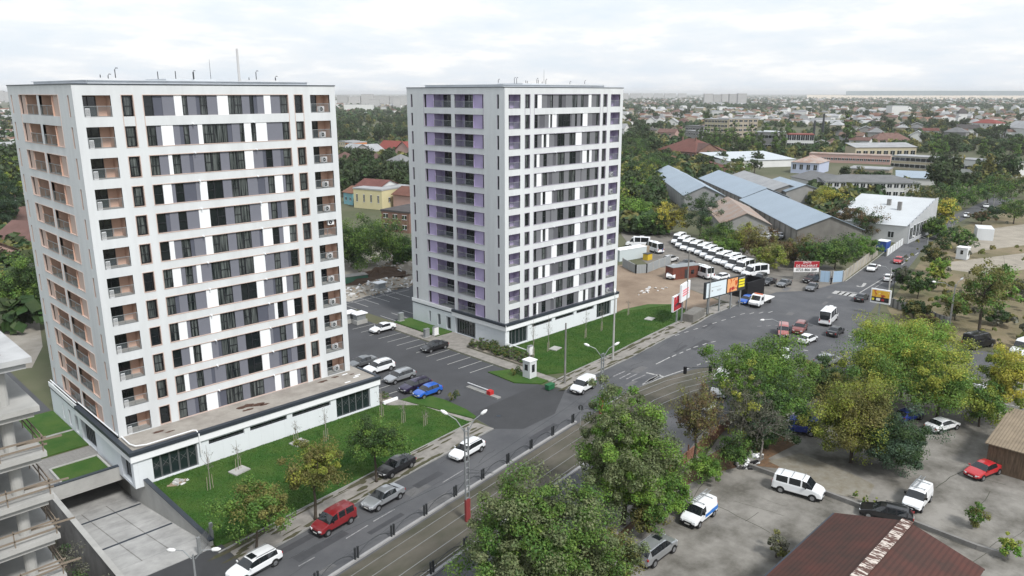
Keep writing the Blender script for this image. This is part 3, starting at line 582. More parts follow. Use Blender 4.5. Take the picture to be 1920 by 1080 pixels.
# podiums --------------------------------------------------------------
def podium(T,y0,ext,nm):
    x0=-.45 if ext else -.12; x1=WD+1.2 if ext else WD+.1
    W=x1-x0; H=ZP-.02; b=MB()
    o=-x0
    gl=[(.75+o,5.0+o),(22.9+o,27.0+o)]; rb=[(6.1+o,10.95+o),(11.75+o,16.6+o),(17.3+o,22.1+o)]
    if ext: gl=[(1.9,6.6),(24.0,29.0)]; rb=[(7.9,12.0),(12.7,17.3),(18.0,23.2)]
    holes=[(a,c,.25,2.85) for a,c in gl]+[(a,c,2.2,2.78) for a,c in rb]
    plate(b,(x0,y0,0),(1,0,0),W,0,H,holes,.45,0,0,(0,-1,0))
    D=DP-y0+.1
    d0=-y0
    hl=[(6.85+d0,11.8+d0,.05,2.8),(13.0+d0,14.2+d0,.3,2.5),(15.7+d0,16.5+d0,.5,2.5),(18.3+d0,18.8+d0,.6,2.6)]
    if ext: hl=[(.7,3.4,.3,2.8)]+hl
    plate(b,(x0,y0,0),(0,1,0),D,0,H,hl,.5,1,1,(-1,0,0))
    b.quad((x1,y0,0),(x1,DP+.1,0),(x1,DP+.1,H),(x1,y0,H),1); b.quad((x0,DP+.1,0),(x1,DP+.1,0),(x1,DP+.1,H),(x0,DP+.1,H))
    b.build('podium_wall',[M_podw,M_podw2],T)
    b=MB()   # fascia band + dark cap
    b.box(x0-.22,y0-.25,3.02,x1+.1,y0-.005,3.75,0); b.box(x0-.22,y0-.005,3.02,x0-.005,12.5,3.75,0)
    b.box(x0-.32,y0-.35,3.76,x1+.15,y0+.2,ZP+.16,1); b.box(x0-.32,y0+.2,3.76,x0+.2 if ext else x0+.08,12.45,ZP+.16,1)
    b.box(x0-.1,12.55,3.55,x0-.005,DP+.15,ZP+.14,0); b.box(x0-.06,12.55,3.32,x0-.004,DP+.12,3.42,1)
    if ext: b.box(x1-.2,y0+.2,3.76,x1+.15,-.02,ZP+.16,1); b.box(x1,y0,3.02,x1+.1,DP,3.75,0)
    b.build('fascia',[M_white,M_cap],T)
    if ext:
        b=MB(); b.prism([(x0+.2,y0+.2),(x1-.2,y0+.2),(x1-.2,-.01),(x0+.2,-.01)],ZP,ZP+.04); b.prism([(WD+.01,-.01),(x1-.2,-.01),(x1-.2,8),(WD+.01,8)],ZP,ZP+.04)
        b.build('terrace',M_terr,T)
        st=mat('water_stain',(.10,.055,.04),.8,noise=.4,nscale=2)
        rs=random.Random(3)
        for (cx_,cy_,r) in ((13.5,-1.6,.85),(14.6,-2.1,.6),(13.0,-2.7,.5),(15.2,-2.6,.45),(3.5,-1.4,.5),(4.4,-2.2,.35),(24.0,-1.0,.5),(26,-.8,.4),(28,-1.5,.3)):
            n=14; MB().prism([(cx_+math.cos(6.283*i/n)*r*rs.uniform(.55,1.2)*1.5,cy_+math.sin(6.283*i/n)*r*rs.uniform(.5,1.1)*.7) for i in range(n)],ZP+.05,ZP+.05).build('water_stain',st,T)
        for q in ([(.05,-.5,ZP+.35),(.0,-3.0,ZP+.35),(.25,-3.9,ZP+.35),(1.2,-4.35,ZP+.35),(6.0,-4.35,ZP+.35),(6.3,-4.5,ZP+.3),(6.35,-4.98,ZP+.0),(6.35,-4.98,1.6)],[(-.35,13,ZP+.3),(-.3,DP,ZP+.3)],[(-.15,13,ZP+.3),(-.1,.1,ZP+.35)]):
            MB().tube(q,.07,6).build('white_pipe',M_white,T)
        for (x,y) in ((27.4,-2.8),(27.9,-2.4),(25.6,-3.6),(26.9,-1.0)): MB().box(x,y,ZP+.05,x+.8,y+.14,ZP+.12).build('leftover_board',M_white,T)
    g=MB().mesh if False else None
    # shop glazing panes
    for a,c in gl:
        n=5; wdt=(c-a)/n
        for i in range(n): put('shop_window',window_mesh(wdt,2.6,6,fm=M_mull,glass=M_shop),T,(x0+a+i*wdt,y0+.3,.25))
    for a,c in rb:
        n=5; wdt=(c-a)/n
        for i in range(n): put('ribbon_window',window_mesh(wdt,.58,6,glass=M_winp),T,(x0+a+i*wdt,y0+.3,2.2))
    for (a,c,zb,zt) in hl:
        n=4 if c-a>3 else (3 if c-a>2 else 1); wdt=(c-a)/n
        for i in range(n): put('entrance_window' if c-a>3 else 'side_window',window_mesh(wdt,zt-zb,5,fm=M_mull,glass=M_winp),T,(x0+.45,y0+c-i*wdt,zb),rz=-math.pi/2)
    if ext:
        for i in (0,1,2,3,4):   # taped crosses on the new panes
            for gx in ((1.9,6.6),(24,29)):
                wdt=(gx[1]-gx[0])/5; cx_=x0+gx[0]+(i+.5)*wdt; b=MB(); b.beam((cx_-.28,y0+.255,1.5),(cx_+.28,y0+.255,2.1),.015,.03); b.beam((cx_-.28,y0+.245,2.1),(cx_+.28,y0+.245,1.5),.015,.03); b.build('tape_cross',M_mull,T)
podium(TA,-4.6,True,'a'); podium(TB,-.14,False,'b')
MB().tube([(-.3,-.5,ZP),(-.3,-.5,0.3)],.06,6).build('downpipe',M_white,TB)
# ================================================================= raw concrete frame at the left edge
CX,CY=-12.9,-29.8
U=thing('unfinished_building','bare concrete building frame with round columns and no walls, at the left edge','unfinished building',(CX,CY,0))
lv=[23.75,20.55,17.45,14.45,11.6,8.6,5.6,2.6]
for i,z in enumerate(lv):
    b=MB(); b.box(-26,0,z-.35,0,14,z,0); b.box(-26,.3,z-.75,-.3,.8,z-.351,0); b.box(-.8,.81,z-.75,-.3,13.8,z-.352,0)
    b.build('floor_slab',[M_conc if i else mat('fresh_concrete',(.44,.45,.455),.85,noise=.25,nscale=.5)],U)
    zl=lv[i+1] if i<len(lv)-1 else -.2
    for cx_ in (-1.6,-7.2,-12.8,-18.4):
        for cy_ in (1.6,7.2,12.6):
            MB().tube([(cx_,cy_,zl),(cx_,cy_,z-.36)],.36,14).build('column',M_conc,U)
MB().box(-24,13.5,-.2,-8,14,23.3).build('back_wall',M_concd,U)
b=MB()
for k in range(6):
    a=k*1.05; b.tube([(-1.6+.3*math.cos(a),1.6+.3*math.sin(a),23.7),(-1.6+.22*math.cos(a),1.6+.22*math.sin(a),25.2)],.02,4)
b.build('rebar_cage',mat('rust',(.16,.08,.05),.9),U)
rw2=random.Random(4)
for z in lv[2:6]:
    b=MB(); 
    for q in (.5,1.0): b.beam((-12,.1,z+q),(.1,.1,z+q+rw2.uniform(-.1,.1)),.04,.12); b.beam((-.08,0,z+q),(-.08,8,z+q+.1),.04,.12)
    for x in (-.15,-2.5,-5,-7.5,-10): b.beam((x,.12,z),(x,.12,z+1.15),.08,.06)
    for y in (2.5,5,7.5): b.beam((-.12,y,z),(-.12,y,z+1.1),.06,.06)
    b.beam((.9,-.3,z+.9),(-1.5,.3,z+.75),.05,.12); b.beam((-4,.15,z+.3),(-3.6,.15,z+1.3),.05,.25)
    b.build('guard_rail',mat('old_timber',(.20,.165,.13),.9),U)
# ================================================================= VEHICLES
M_cglass=mat('car_glass',(.012,.015,.018),.04,spec=.8)
M_hl=mat('headlight',(.62,.65,.68),.15,spec=.8); M_tl=mat('tail_light',(.35,.015,.015),.2)
M_plate=mat('number_plate',(.7,.7,.68),.5); M_yl=mat('amber_light',(.7,.25,.03),.3)
PC={}
def paint(n,c,met=0):
    if n not in PC: PC[n]=mat('car_paint_'+n,c,.28,metal=met,coat=.7,spec=.5)
    return PC[n]
PAL=dict(white=(.74,.76,.78),silver=(.42,.44,.46),darksilver=(.19,.20,.21),black=(.012,.012,.014),red=(.19,.012,.016),brightred=(.42,.02,.025),blue=(.015,.10,.45),
 purple=(.035,.025,.07),grey=(.16,.165,.17),darkblue=(.012,.03,.20),maroon=(.19,.045,.035),champagne=(.36,.31,.28),pinkred=(.33,.10,.09),wornwhite=(.55,.56,.56))
# stations: (x/L, belt z, roof z or None, width factor, roof width factor) ; flags per segment: w windscreen, s side glass, p pillar, r rear glass, '-' solid
SPEC={
 'sedan':dict(L=4.6,W=1.8,st=[(0,.50,None,.80),(.015,.66,None,.90),(.06,.74,None,.96),(.16,.84,None,1),(.27,.92,None,1),(.42,.95,1.38,1),(.53,.96,1.45,1),(.56,.96,1.45,1),(.70,.97,1.40,1),(.73,.98,1.36,1),(.86,1.0,None,.98),(.96,.98,None,.94),(.99,.88,None,.88),(1,.70,None,.84)],seg='----wspsp r---'.replace(' ','')),
 'hatch':dict(L=4.1,W=1.74,st=[(0,.50,None,.80),(.02,.68,None,.90),(.07,.78,None,.96),(.15,.88,None,1),(.25,.96,None,1),(.41,.98,1.40,1),(.55,1.0,1.50,1),(.58,1.0,1.50,1),(.78,1.02,1.46,1),(.84,1.03,1.42,.98),(.97,1.02,None,.93),(1,.72,None,.86)],seg='----wspspr-'),
 'wagon':dict(L=4.65,W=1.8,st=[(0,.50,None,.80),(.015,.66,None,.90),(.06,.76,None,.96),(.15,.86,None,1),(.25,.94,None,1),(.38,.96,1.38,1),(.49,.98,1.47,1),(.52,.98,1.47,1),(.67,.99,1.46,1),(.69,.99,1.46,1),(.86,1.0,1.42,1),(.89,1.0,1.40,.98),(.98,1.0,None,.92),(1,.70,None,.86)],seg='----wspspspr-'),
 'suv':dict(L=4.7,W=1.88,st=[(0,.60,None,.82),(.02,.84,None,.90),(.06,.96,None,.96),(.15,1.04,None,1),(.25,1.10,None,1),(.37,1.12,1.60,1),(.48,1.13,1.70,1),(.51,1.13,1.70,1),(.67,1.14,1.70,1),(.69,1.14,1.70,1),(.86,1.15,1.66,1),(.89,1.15,1.64,.98),(.98,1.12,None,.92),(1,.75,None,.86)],seg='----wspspspr-'),
 'mpv':dict(L=4.3,W=1.78,st=[(0,.52,None,.82),(.02,.74,None,.90),(.06,.86,None,.96),(.13,.96,None,1),(.22,1.08,None,1),(.36,1.12,1.66,1),(.47,1.14,1.78,1),(.51,1.14,1.80,1),(.68,1.15,1.80,1),(.71,1.15,1.80,1),(.92,1.16,1.78,1),(.95,1.16,1.76,.98),(.99,1.14,None,.95),(1,.75,None,.92)],seg='----wspspspr-'),
 'panelvan':dict(L=4.3,W=1.8,st=[(0,.52,None,.82),(.02,.74,None,.90),(.06,.86,None,.96),(.13,.96,None,1),(.22,1.08,None,1),(.36,1.12,1.66,1),(.47,1.14,1.78,1),(.51,1.14,1.82,1),(.92,1.16,1.80,1),(.97,1.16,1.76,.98),(1,.75,None,.95)],seg='----wsp-pr'.replace('r','R')),
 'bigvan':dict(L=4.9,W=1.92,st=[(0,.55,None,.84),(.015,.80,None,.92),(.05,.98,None,.96),(.12,1.10,None,1),(.20,1.20,None,1),(.32,1.22,1.86,1),(.40,1.24,1.95,1),(.43,1.24,1.96,1),(.66,1.25,1.96,1),(.69,1.25,1.96,1),(.92,1.26,1.94,1),(.96,1.26,1.90,1),(.99,1.2,None,.97),(1,.75,None,.95)],seg='----wspspspr-'),
 'minibus':dict(L=6.6,W=2.02,st=[(0,.60,None,.84),(.012,.88,None,.92),(.04,1.08,None,.96),(.10,1.20,None,1),(.16,1.32,None,1),(.24,1.36,2.30,1),(.31,1.40,2.62,1),(.33,1.40,2.66,1),(.36,1.4,2.68,1),(.58,1.4,2.68,1),(.60,1.4,2.68,1),(.90,1.4,2.66,1),(.96,1.4,2.6,1),(.985,1.38,None,.97),(1,.7,None,.96)],seg='----wsppspspr-'),
 'highvan':dict(L=5.9,W=2.02,st=[(0,.60,None,.84),(.012,.88,None,.92),(.04,1.08,None,.96),(.11,1.20,None,1),(.18,1.32,None,1),(.27,1.36,2.2,1),(.34,1.40,2.48,1),(.37,1.40,2.52,1),(.90,1.4,2.5,1),(.97,1.4,2.42,1),(1,.7,None,.96)],seg='----wsp-pR'),
}
VPROTO={}
def build_vehicle(kind,col,name,extra=None):
    s=SPEC[kind]; L=s['L']; W=s['W']/2; st=s['st']; seg=s['seg']; pm=paint(col,PAL[col],.6 if col in('silver','darksilver','grey','champagne','purple') else 0)
    tall=kind in('minibus','highvan','bigvan','panelvan','mpv'); rwf=.90 if kind in('minibus','highvan') else (.84 if tall else .74)
    T=thing(name,None,None); R=[]
    zb0=.24 if not tall else .28
    for i,(x,b_,r,wf) in enumerate(st):
        hw=W*wf; xx=L/2-x*L; end=i in(0,len(st)-1)
        rz=r if r else b_+.035; rw=hw*(rwf if r else .86)
        # waist a little outside the belt
        R.append([(xx,-hw*.93,zb0+(.12 if end else 0)),(xx,-hw,max(zb0+.2,.48)),(xx,-hw*.985,b_-.12 if b_>.7 else b_-.02),(xx,-hw*.955,b_),(xx,-rw,rz-(.05 if r else .0)),(xx,-rw*.82,rz+(.0 if r else .0)),(xx,0,rz+(.035 if r else .02))])
    body=MB(); side={};ws=MB();rg=MB(); sg=[]
    def q(B,a,b_,c,d,flip,mi=0):
        p=[a,b_,c,d]; B.add(p[::-1] if flip else p,[(0,1,2,3)],mi)
    mir=lambda p:(p[0],-p[1],p[2])
    for i in range(len(st)-1):
        f=seg[i] if i<len(seg) else '-'
        for sgn in (0,1):
            A=[mir(p) for p in R[i]] if sgn else R[i]; B=[mir(p) for p in R[i+1]] if sgn else R[i+1]
            for k in range(6):
                tgt=body; mi=0
                if k==0: mi=1
                if f=='w' and k>=4: tgt=ws
                elif f=='r' and k>=4: tgt=rg
                elif f in('w','r') and k==3:
                    tgt=body; mi=0
                    if f=='w': # front quarter glass
                        tgt=None; g=MB(); q(g,A[k],A[k+1],B[k+1],B[k],not sgn); sg.append(g)
                elif f=='s' and k==3: tgt=None; g=MB(); q(g,A[k],A[k+1],B[k+1],B[k],not sgn); sg.append(g)
                elif f=='p' and k==3: mi=2 if kind in('sedan','hatch','wagon','suv') else 0
                if tgt is not None: q(tgt,A[k],A[k+1],B[k+1],B[k],not sgn,mi)
    for i in (0,len(st)-1):
        P=R[i]; pts=P+[mir(p) for p in P[::-1][1:]]; n=len(pts); body.add(pts,[tuple(range(n)) if i else tuple(range(n-1,-1,-1))])
    # underside, bumpers
    body.box(-L/2+.12,-W*.9,zb0-.02,L/2-.12,W*.9,zb0+.06,1)
    # rocker / wheel arches
    wx=(L*.5-.17*L-.05, -L*.5+.19*L); wr=.32 if kind not in('suv','minibus','highvan','bigvan') else .36
    for x in wx:
        for sy in (-1,1):
            body.tube([(x,sy*(W-.30),wr),(x,sy*(W+.006),wr)],wr+.075,16,1)
    bo=body.build('body',[pm,M_black,M_black],T)
    ws.build('windscreen',M_cglass,T,smooth=False)
    if rg.v: rg.build('rear_window',M_cglass,T)
    for g in sg: g.build('side_window',M_cglass,T)
    for x in wx:
        for sy in (-1,1):
            wb=MB(); wb.tube([(0,0,0),(0,sy*.2,0)],wr,16,0); 
            wo_=wb.build('wheel',M_rubber,T,(x,sy*(W-.17),wr)); MB().tube([(0,sy*.2,0),(0,sy*.215,0)],wr*.62,10).build('rim',M_rim,wo_)
    zh=st[1][1]-.04; fx=L/2
    for sy in (-1,1):
        y=sy*W*.64; MB().beam((fx-.03*L,sy*W*.86,zh),(fx-.004*L,sy*W*.52,zh-.03),.12,.14).build('headlight',M_hl,T)
        zt=st[-2][1]-.12 if not tall else 1.0
        MB().box(-L/2-.012,sy*W*.80-.09,zt-.12,-L/2+.14,sy*W*.80+.07,zt+(.05 if not tall else .3)).build('tail_light',M_tl,T)
        MB().box(fx-.335*L if tall else fx-.30*L,sy*W-.02 if sy>0 else -W-.16,st[5][1]+.0,(fx-.335*L if tall else fx-.30*L)+.1,W+.16 if sy>0 else -W+.02,st[5][1]+.14 if not tall else st[5][1]+.24).build('wing_mirror',pm if not tall else M_black,T)
    MB().box(fx-.03,-W*.45,zh-.16,fx+.012,W*.45,zh-.05).build('grille',M_black,T)
    MB().box(fx-.02,-.26,.40,fx+.022,.26,.51).build('number_plate',M_plate,T); MB().box(-L/2-.02,-.26,.62,-L/2+.02,.26,.73).build('number_plate',M_plate,T)
    if kind in('minibus','highvan','bigvan','panelvan','mpv') :
        MB().box(fx-.10,-W*.86,zb0,fx+.02,W*.86,.56).build('front_bumper',M_black if col!='red' else M_black,T); MB().box(-L/2-.03,-W*.93,zb0,-L/2+.1,W*.93,.5).build('rear_bumper',M_black,T)
    zr=max(p[2] or 0 for p in st)
    if kind=='minibus':
        MB().box(-L*.22,-.38,zr+.03,-L*.05,.38,zr+.17).build('roof_vent',M_white,T); MB().box(L*.12,-.3,zr+.02,L*.2,.3,zr+.09).build('roof_hatch',M_lamp,T)
    if kind in('wagon','suv') or (extra and 'rails' in extra):
        for sy in (-1,1): MB().beam((L*.04,sy*W*.68,zr+.05),(-L*.36,sy*W*.68,zr+.03),.04,.05).build('roof_rail',M_dmetal if col not in('white','silver') else M_metal,T)
    if extra and 'ladder' in extra:
        lb=MB()
        for yy in (-.1,-.5): lb.beam((L*.12,yy,zr+.16),(-L*.55,yy,zr+.20),.05,.07)
        for k in range(9): lb.beam((L*.1-k*.33,-.1,zr+.165),(L*.1-k*.33,-.5,zr+.165),.04,.04)
        lb.beam((L*.05,-W*.8,zr+.08),(L*.05,W*.8,zr+.08),.05,.05); lb.beam((-L*.3,-W*.8,zr+.08),(-L*.3,W*.8,zr+.08),.05,.05)
        for xx in (L*.05,-L*.3):
            for sy in (-.55,.55): lb.box(xx-.03,sy-.03,zr-.02,xx+.03,sy+.03,zr+.08)
        lb.build('roof_ladder',M_metal,T)
    if extra and 'bluedecal' in extra:
        for sy in (-1,1): MB().box(-L*.47,sy*(W+.004)-.004,.62,L*.08,sy*(W+.004)+.004,.95).add([(-L*.46,sy*(W+.003),.95),(-L*.1,sy*(W+.003),.95),(-L*.46,sy*(W-.045),1.14)],[(0,1,2) if sy<0 else (0,2,1)]).build('blue_decal',mat('decal_blue',(.03,.16,.5),.4),T)
    if extra and 'greendecal' in extra:
        for sy in (-1,1): 
            MB().box(-L*.47,sy*(W+.004)-.004,.75,-L*.25,sy*(W+.004)+.004,1.05).build('decal_stripe',mat('decal_green',(.02,.22,.10),.4),T); MB().box(-L*.40,sy*(W+.008)-.004,.58,-L*.28,sy*(W+.008)+.004,.80).build('decal_stripe',M_red,T)
    if extra and 'sunroof' in extra: MB().box(-L*.02,-.4,zr+.015,L*.1,.4,zr+.045).build('sunroof',M_cglass,T)
    if extra and 'sparewheel' in extra: MB().tube([(-L/2-.02,.1,.95),(-L/2-.2,.1,.95)],.34,14).build('spare_wheel',M_rubber,T)
    if extra and 'rearblack' in extra: MB().box(-L/2-.02,-W*.7,1.2,-L/2+.1,W*.7,1.9).build('rear_glass',M_cglass,T)
    if kind in('highvan','panelvan'):
        MB().box(-L/2-.012,-.012,.5,-L/2+.02,.012,1.7).build('door_seam',M_black,T)
    if extra and 'bars' in extra:
        for xx in (L*.1,-L*.12,-L*.33): MB().beam((xx,-W*.8,zr+.07),(xx,W*.8,zr+.07),.04,.04).build('roof_bar',M_metal,T)
    return T
NAMES=dict(sedan='parked_sedan',hatch='hatchback_car',wagon='estate_car',suv='suv',mpv='small_van',panelvan='panel_van',bigvan='passenger_van',minibus='minibus',highvan='delivery_van')
CATS=dict(sedan='car',hatch='car',wagon='car',suv='car',mpv='van',panelvan='van',bigvan='van',minibus='minibus',highvan='van')
def veh(kind,col,px,py,head,label,group=None,extra=None,tail=None,z=.025,tilt=0):
    """px,py centre on the ground in the photo; head = world heading of the nose in degrees, or tail=(x,y) pixel of the rear"""
    key=(kind,col,extra)
    if key not in VPROTO:
        T=build_vehicle(kind,col,{'sedan':'sedan_car'}.get(kind,NAMES[kind]),extra); learn(T); VPROTO[key]=T; o=T
    else: o=copytree(VPROTO[key])
    if tail:
        a=G(px,py); c=G(*tail); h=math.atan2(a.y-c.y,a.x-c.x); p=(a+c)/2
    else: p=G(px,py); h=R_(head)
    o.location=(p.x,p.y,z); o.rotation_euler=(0,0,h); tag(o,label,CATS[kind],group); return o
RD=187.5
gT='vehicles moving along the main road'; gP='cars parked in the bays between the towers'; gJ='vehicles crossing the junction'
veh('mpv','red',626,988,RD,'dark red small family van driving on the main road, nearest the kerb trees',gT)
veh('sedan','silver',719,942,RD,'silver saloon car driving behind the dark red van',gT)
veh('wagon','white',876,852,RD,'white estate car passing the lattice lamp post on the main road',gT)
veh('wagon','white',478,1070,RD,'white estate car cut by the bottom edge of the photo, near the garage ramp',gT,'sunroof')
veh('sedan','black',743,884,RD,'black saloon car parked half on the pavement under the dark green street tree','cars parked at the kerb',z=.14)
veh('panelvan','white',1093,732,RD,'white small delivery van with green and red decals at the car park exit',gT,'greendecal')
veh('sedan','white',718,621,180,'white saloon car alone in the far bay beside the middle tower',gP)
veh('sedan','black',815,656,180,'black saloon car parked in a bay in front of the tower entrance',gP)
veh('sedan','darksilver',680,686,180,'grey saloon car parked beside the white SUV, partly hidden by the near tower',gP)
veh('suv','white',711,697,180,'white SUV parked between the grey saloon and the silver estate',gP)
veh('wagon','silver',750,713,180,'silver estate car parked between the white SUV and the dark purple car',gP)
veh('wagon','purple',779,730,180,'dark purple estate car parked next to the bright blue hatchback',gP,'rails')
veh('hatch','blue',802,741,180,'bright blue hatchback at the end of the bay row',gP)
veh('mpv','pinkred',1468,628,206,'dull red van coming towards the camera at the junction',gJ)
veh('suv','maroon',1499,622,194,'brownish red SUV in the junction beside the dull red van',gJ)
veh('hatch','white',1514,642,-2,'small white hatchback seen from behind in the junction',gJ)
veh('minibus','white',1553,604,10,'white minibus with a roof vent seen from behind, crossing the junction',gJ,'rearblack')
veh('sedan','black',1566,627,4,'black saloon car following the white minibus through the junction',gJ)
veh('sedan','black',1615,563,6,'black saloon car with red lights stopped at the zebra crossing',gJ)
veh('sedan','white',1635,507,190,'white saloon car coming down the far road past the concrete fence','cars on the far road')
veh('hatch','brightred',1684,493,189,'red hatchback coming down the far road','cars on the far road')
veh('hatch','white',1665,526,15,'small white car going up the far road behind the billboard post','cars on the far road')
veh('suv','silver',1551,684,-12,'silver SUV between the trees at the near side of the junction',gJ)
veh('sedan','white',1470,672,200,'white car showing beyond the big round green tree',gJ)
veh('suv','grey',1425,527,184,'dark grey car at the left end of the row below the minibuses','cars parked below the red signboard')
veh('sedan','black',1441,533,182,'black saloon car parked between the grey cars below the minibuses','cars parked below the red signboard')
veh('sedan','darksilver',1470,536,183,'grey saloon car parked on the right of the black saloon below the minibuses','cars parked below the red signboard')
veh('suv','black',1521,529,176,'black SUV parked in front of the red and white signboard','cars parked below the red signboard')
veh('sedan','grey',1522,543,190,'dark grey saloon car parked in front of the black SUV','cars parked below the red signboard')
veh('hatch','blue',1399,568,184,'bright blue car beside the tow truck at the billboard','vehicles crossing the junction')
gM='white minibuses parked in a long row'
mb=[(1253.5,464,1290,448),(1260.7,471,1298,454),(1270,476,1308,460),(1283.6,480,1322,464),(1297,484,1338,469),(1307.7,489,1348,474),(1318.5,494,1358,480),(1330.5,500,1377,486),(1347.4,503,1392,491),(1355.8,509,1402,497),(1372.7,515,1416,503),(1390,521,1440,515)]
ml=['leftmost white minibus of the long row','second white minibus from the left of the long row','third white minibus from the left of the long row','fourth white minibus from the left of the long row','fifth white minibus from the left of the long row','sixth white minibus from the left of the long row','sixth white minibus from the right of the long row','fifth white minibus from the right of the long row','fourth white minibus from the right of the long row','third white minibus from the right of the long row','second white minibus from the right of the long row','rightmost white minibus of the long row, side windows fully in view']
hd=None
for (a,b_,c,d),lab in zip(mb,ml): veh('minibus','white',a,b_,0,lab,gM,tail=(c,d))
gV='white minibuses scattered on the gravel yard'
veh('minibus','white',1209,433,0,'upper of the two white minibuses on the track by the yellow tree',gV,tail=(1190,421))
veh('minibus','white',1232,443,0,'lower of the two white minibuses on the track by the yellow tree',gV,tail=(1206,433))
veh('minibus','white',1183,462,0,'white minibus parked right beside the middle tower wall',gV,tail=(1210,463))
veh('minibus','white',1212,468,0,'white minibus with people at its open back door',gV,tail=(1238,476),extra='rearblack')
veh('minibus','white',1297,513,0,'white minibus behind the rusty container',gV,tail=(1333,525))
veh('highvan','white',1262,520,200,'white van mostly hidden behind the rusty container',gV)
veh('suv','wornwhite',1257,491,0,'white and black off road car beside the gravel yard fence','cars on the gravel yard')
veh('sedan','black',1287,498,170,'black car among the minibuses on the gravel yard','cars on the gravel yard')
veh('hatch','white',1352,525,170,'white car parked just behind the double billboard','cars on the gravel yard')
# concrete yard
gY='vehicles on the concrete yard'
veh('bigvan','white',1535,936,0,'white passenger van with roof bars parked along the low wall of the yard',gY,'bars',tail=(1458,915))
veh('panelvan','white',1288,990,0,'white van with a blue decal and roof ladder near the leafy hedge of the yard',gY,'ladderbluedecal',tail=(1330,957))
veh('suv','silver',1248,1028,0,'silver off road car with a spare wheel, at the edge of the big trees',gY,'sunroofsparewheel',tail=(1208,1058))
veh('panelvan','white',1703,964,0,'white van with a roof ladder near the dark estate car and the red roof',gY,'ladder',tail=(1733,928))
veh('wagon','black',1622,963,0,'black estate car half hidden by the dark red roof',gY,'rails',tail=(1700,981))
veh('sedan','brightred',1822,898,0,'bright red saloon car by the rusty shed',gY,tail=(1862,882))
veh('sedan','white',1785,800,0,'white saloon car seen from behind beside the dark green round tree',gY,tail=(1746,811))
veh('bigvan','darkblue',1470,808,0,'dark blue van tucked between the trees',gY,tail=(1516,813))
veh('hatch','darkblue',1715,783,0,'dark blue car barely showing beneath the yellow green trees',gY,tail=(1690,792))
veh('highvan','black',1855,646,0,'black high roofed van parked at the edge of the dry waste ground','vans on the near side street',tail=(1812,655))
veh('highvan','white',1894,673,0,'white high roofed van at the right edge of the photo','vans on the near side street',tail=(1945,655))
veh('sedan','white',1803,722,0,'white car showing through the yellow tree','vans on the near side street',tail=(1826,730))
veh('minibus','wornwhite',1352,735,200,'dirty white minibus behind the half bare tree at the tram curve','vehicles behind the roadside trees')
veh('mpv','wornwhite',1325,790,195,'pale van seen through the thin reddish tree','vehicles behind the roadside trees')
veh('hatch','white',1395,742,205,'white car hidden behind the big round green tree','vehicles behind the roadside trees')
# far cars
k=0
for x,y,c in ((1441,436,'white'),(1449,441,'white'),(1433,447,'white'),(1452,450,'silver'),(1462,446,'white'),(1438,398,'white'),(1443,420,'silver')): veh(['hatch','sedan'][k%2],c,x,y,20+k*47,['white car at the top of the cluster by the blue roofed shed','white saloon in the middle of the cluster by the blue roofed shed','white hatchback at the left of the cluster by the blue roofed shed','silver car at the bottom of the cluster by the blue roofed shed','white car at the right of the cluster by the blue roofed shed','white car between the two long blue roofed sheds','silver car in the lane between the blue roofed sheds'][k],'cars in the depot behind the trees'); k+=1
for x,y,c,l in ((1525,447,'white','white car by the grey gable of the right blue roofed shed'),(1543,450,'brightred','red car by the grey gable of the right blue roofed shed'),(1558,453,'silver','silver car by the grey gable of the right blue roofed shed'),(1585,458,'white','white car behind the tree beside the grey gable'),(1848,389,'white','white car far up the road under the overhead wires'),(1812,407,'white','white car beside the reddish bush far up the road'),(1767,437,'black','dark car in the shade at the end of the far road')): veh('sedan',c,x,y,150 if x<1600 else 195,l,'cars in the depot behind the trees' if x<1600 else 'cars on the far road')
# tow truck
p=G(1426,571); T=thing('tow_truck','white flatbed tow truck with an empty sloping bed and orange beacons at the billboard','truck',(p.x,p.y,.02),R_(183),gJ)
pm=paint('white',PAL['white']); b=MB(); W=1.0
prof=[(3.3,.5),(3.32,.95),(3.15,1.15),(2.6,1.35),(2.0,2.15),(1.75,2.3),(.9,2.32),(.85,.5)]
n=len(prof)
for s in (-1,1): b.add([(x,s*W,z) for x,z in prof],[tuple(range(n)) if s>0 else tuple(range(n-1,-1,-1))])
b.add([(x,-W,z) for x,z in prof]+[(x,W,z) for x,z in prof],[(i,(i+1)%n,n+(i+1)%n,n+i) for i in range(n)])
b.build('cab',pm,T)
MB().add([(2.62,-.86,1.38),(2.62,.86,1.38),(2.03,.8,2.14),(2.03,-.8,2.14)],[(0,1,2,3)]).build('windscreen',M_cglass,T,(.02,0,.015))
for s in (-1,1): MB().box(1.1,s*1.0-.01,1.3,2.1,s*1.0+.012,1.95).build('side_window',M_cglass,T); MB().box(3.25,s*.75-.18,.85,3.34,s*.75+.18,1.05).build('headlight',M_hl,T)
MB().box(3.2,-.98,.35,3.38,.98,.62).build('front_bumper',M_black,T)
MB().box(1.1,-.8,2.32,1.4,.8,2.45).build('beacon_bar',mat('orange_beacon',(.6,.12,.03),.3),T)
MB().add([(.7,-1.05,1.0),(.7,1.05,1.0),(-3.9,1.05,1.05),(-3.9,-1.05,1.05),(.7,-1.05,.85),(.7,1.05,.85),(-3.9,1.05,.9),(-3.9,-1.05,.9)],[(0,1,2,3),(7,6,5,4),(0,4,5,1),(1,5,6,2),(2,6,7,3),(3,7,4,0)]).build('bed',M_lamp,T)
MB().box(.72,-1.0,1.0,.82,1.0,2.2).build('headboard',M_metal,T); MB().box(-3.4,-.5,.4,3,.5,.7).build('chassis',M_black,T)
for x in (2.5,-2.2):
    for s in (-1,1): MB().tube([(x,s*.78,.37),(x,s*1.0,.37)],.37,14).build('wheel',M_rubber,T)
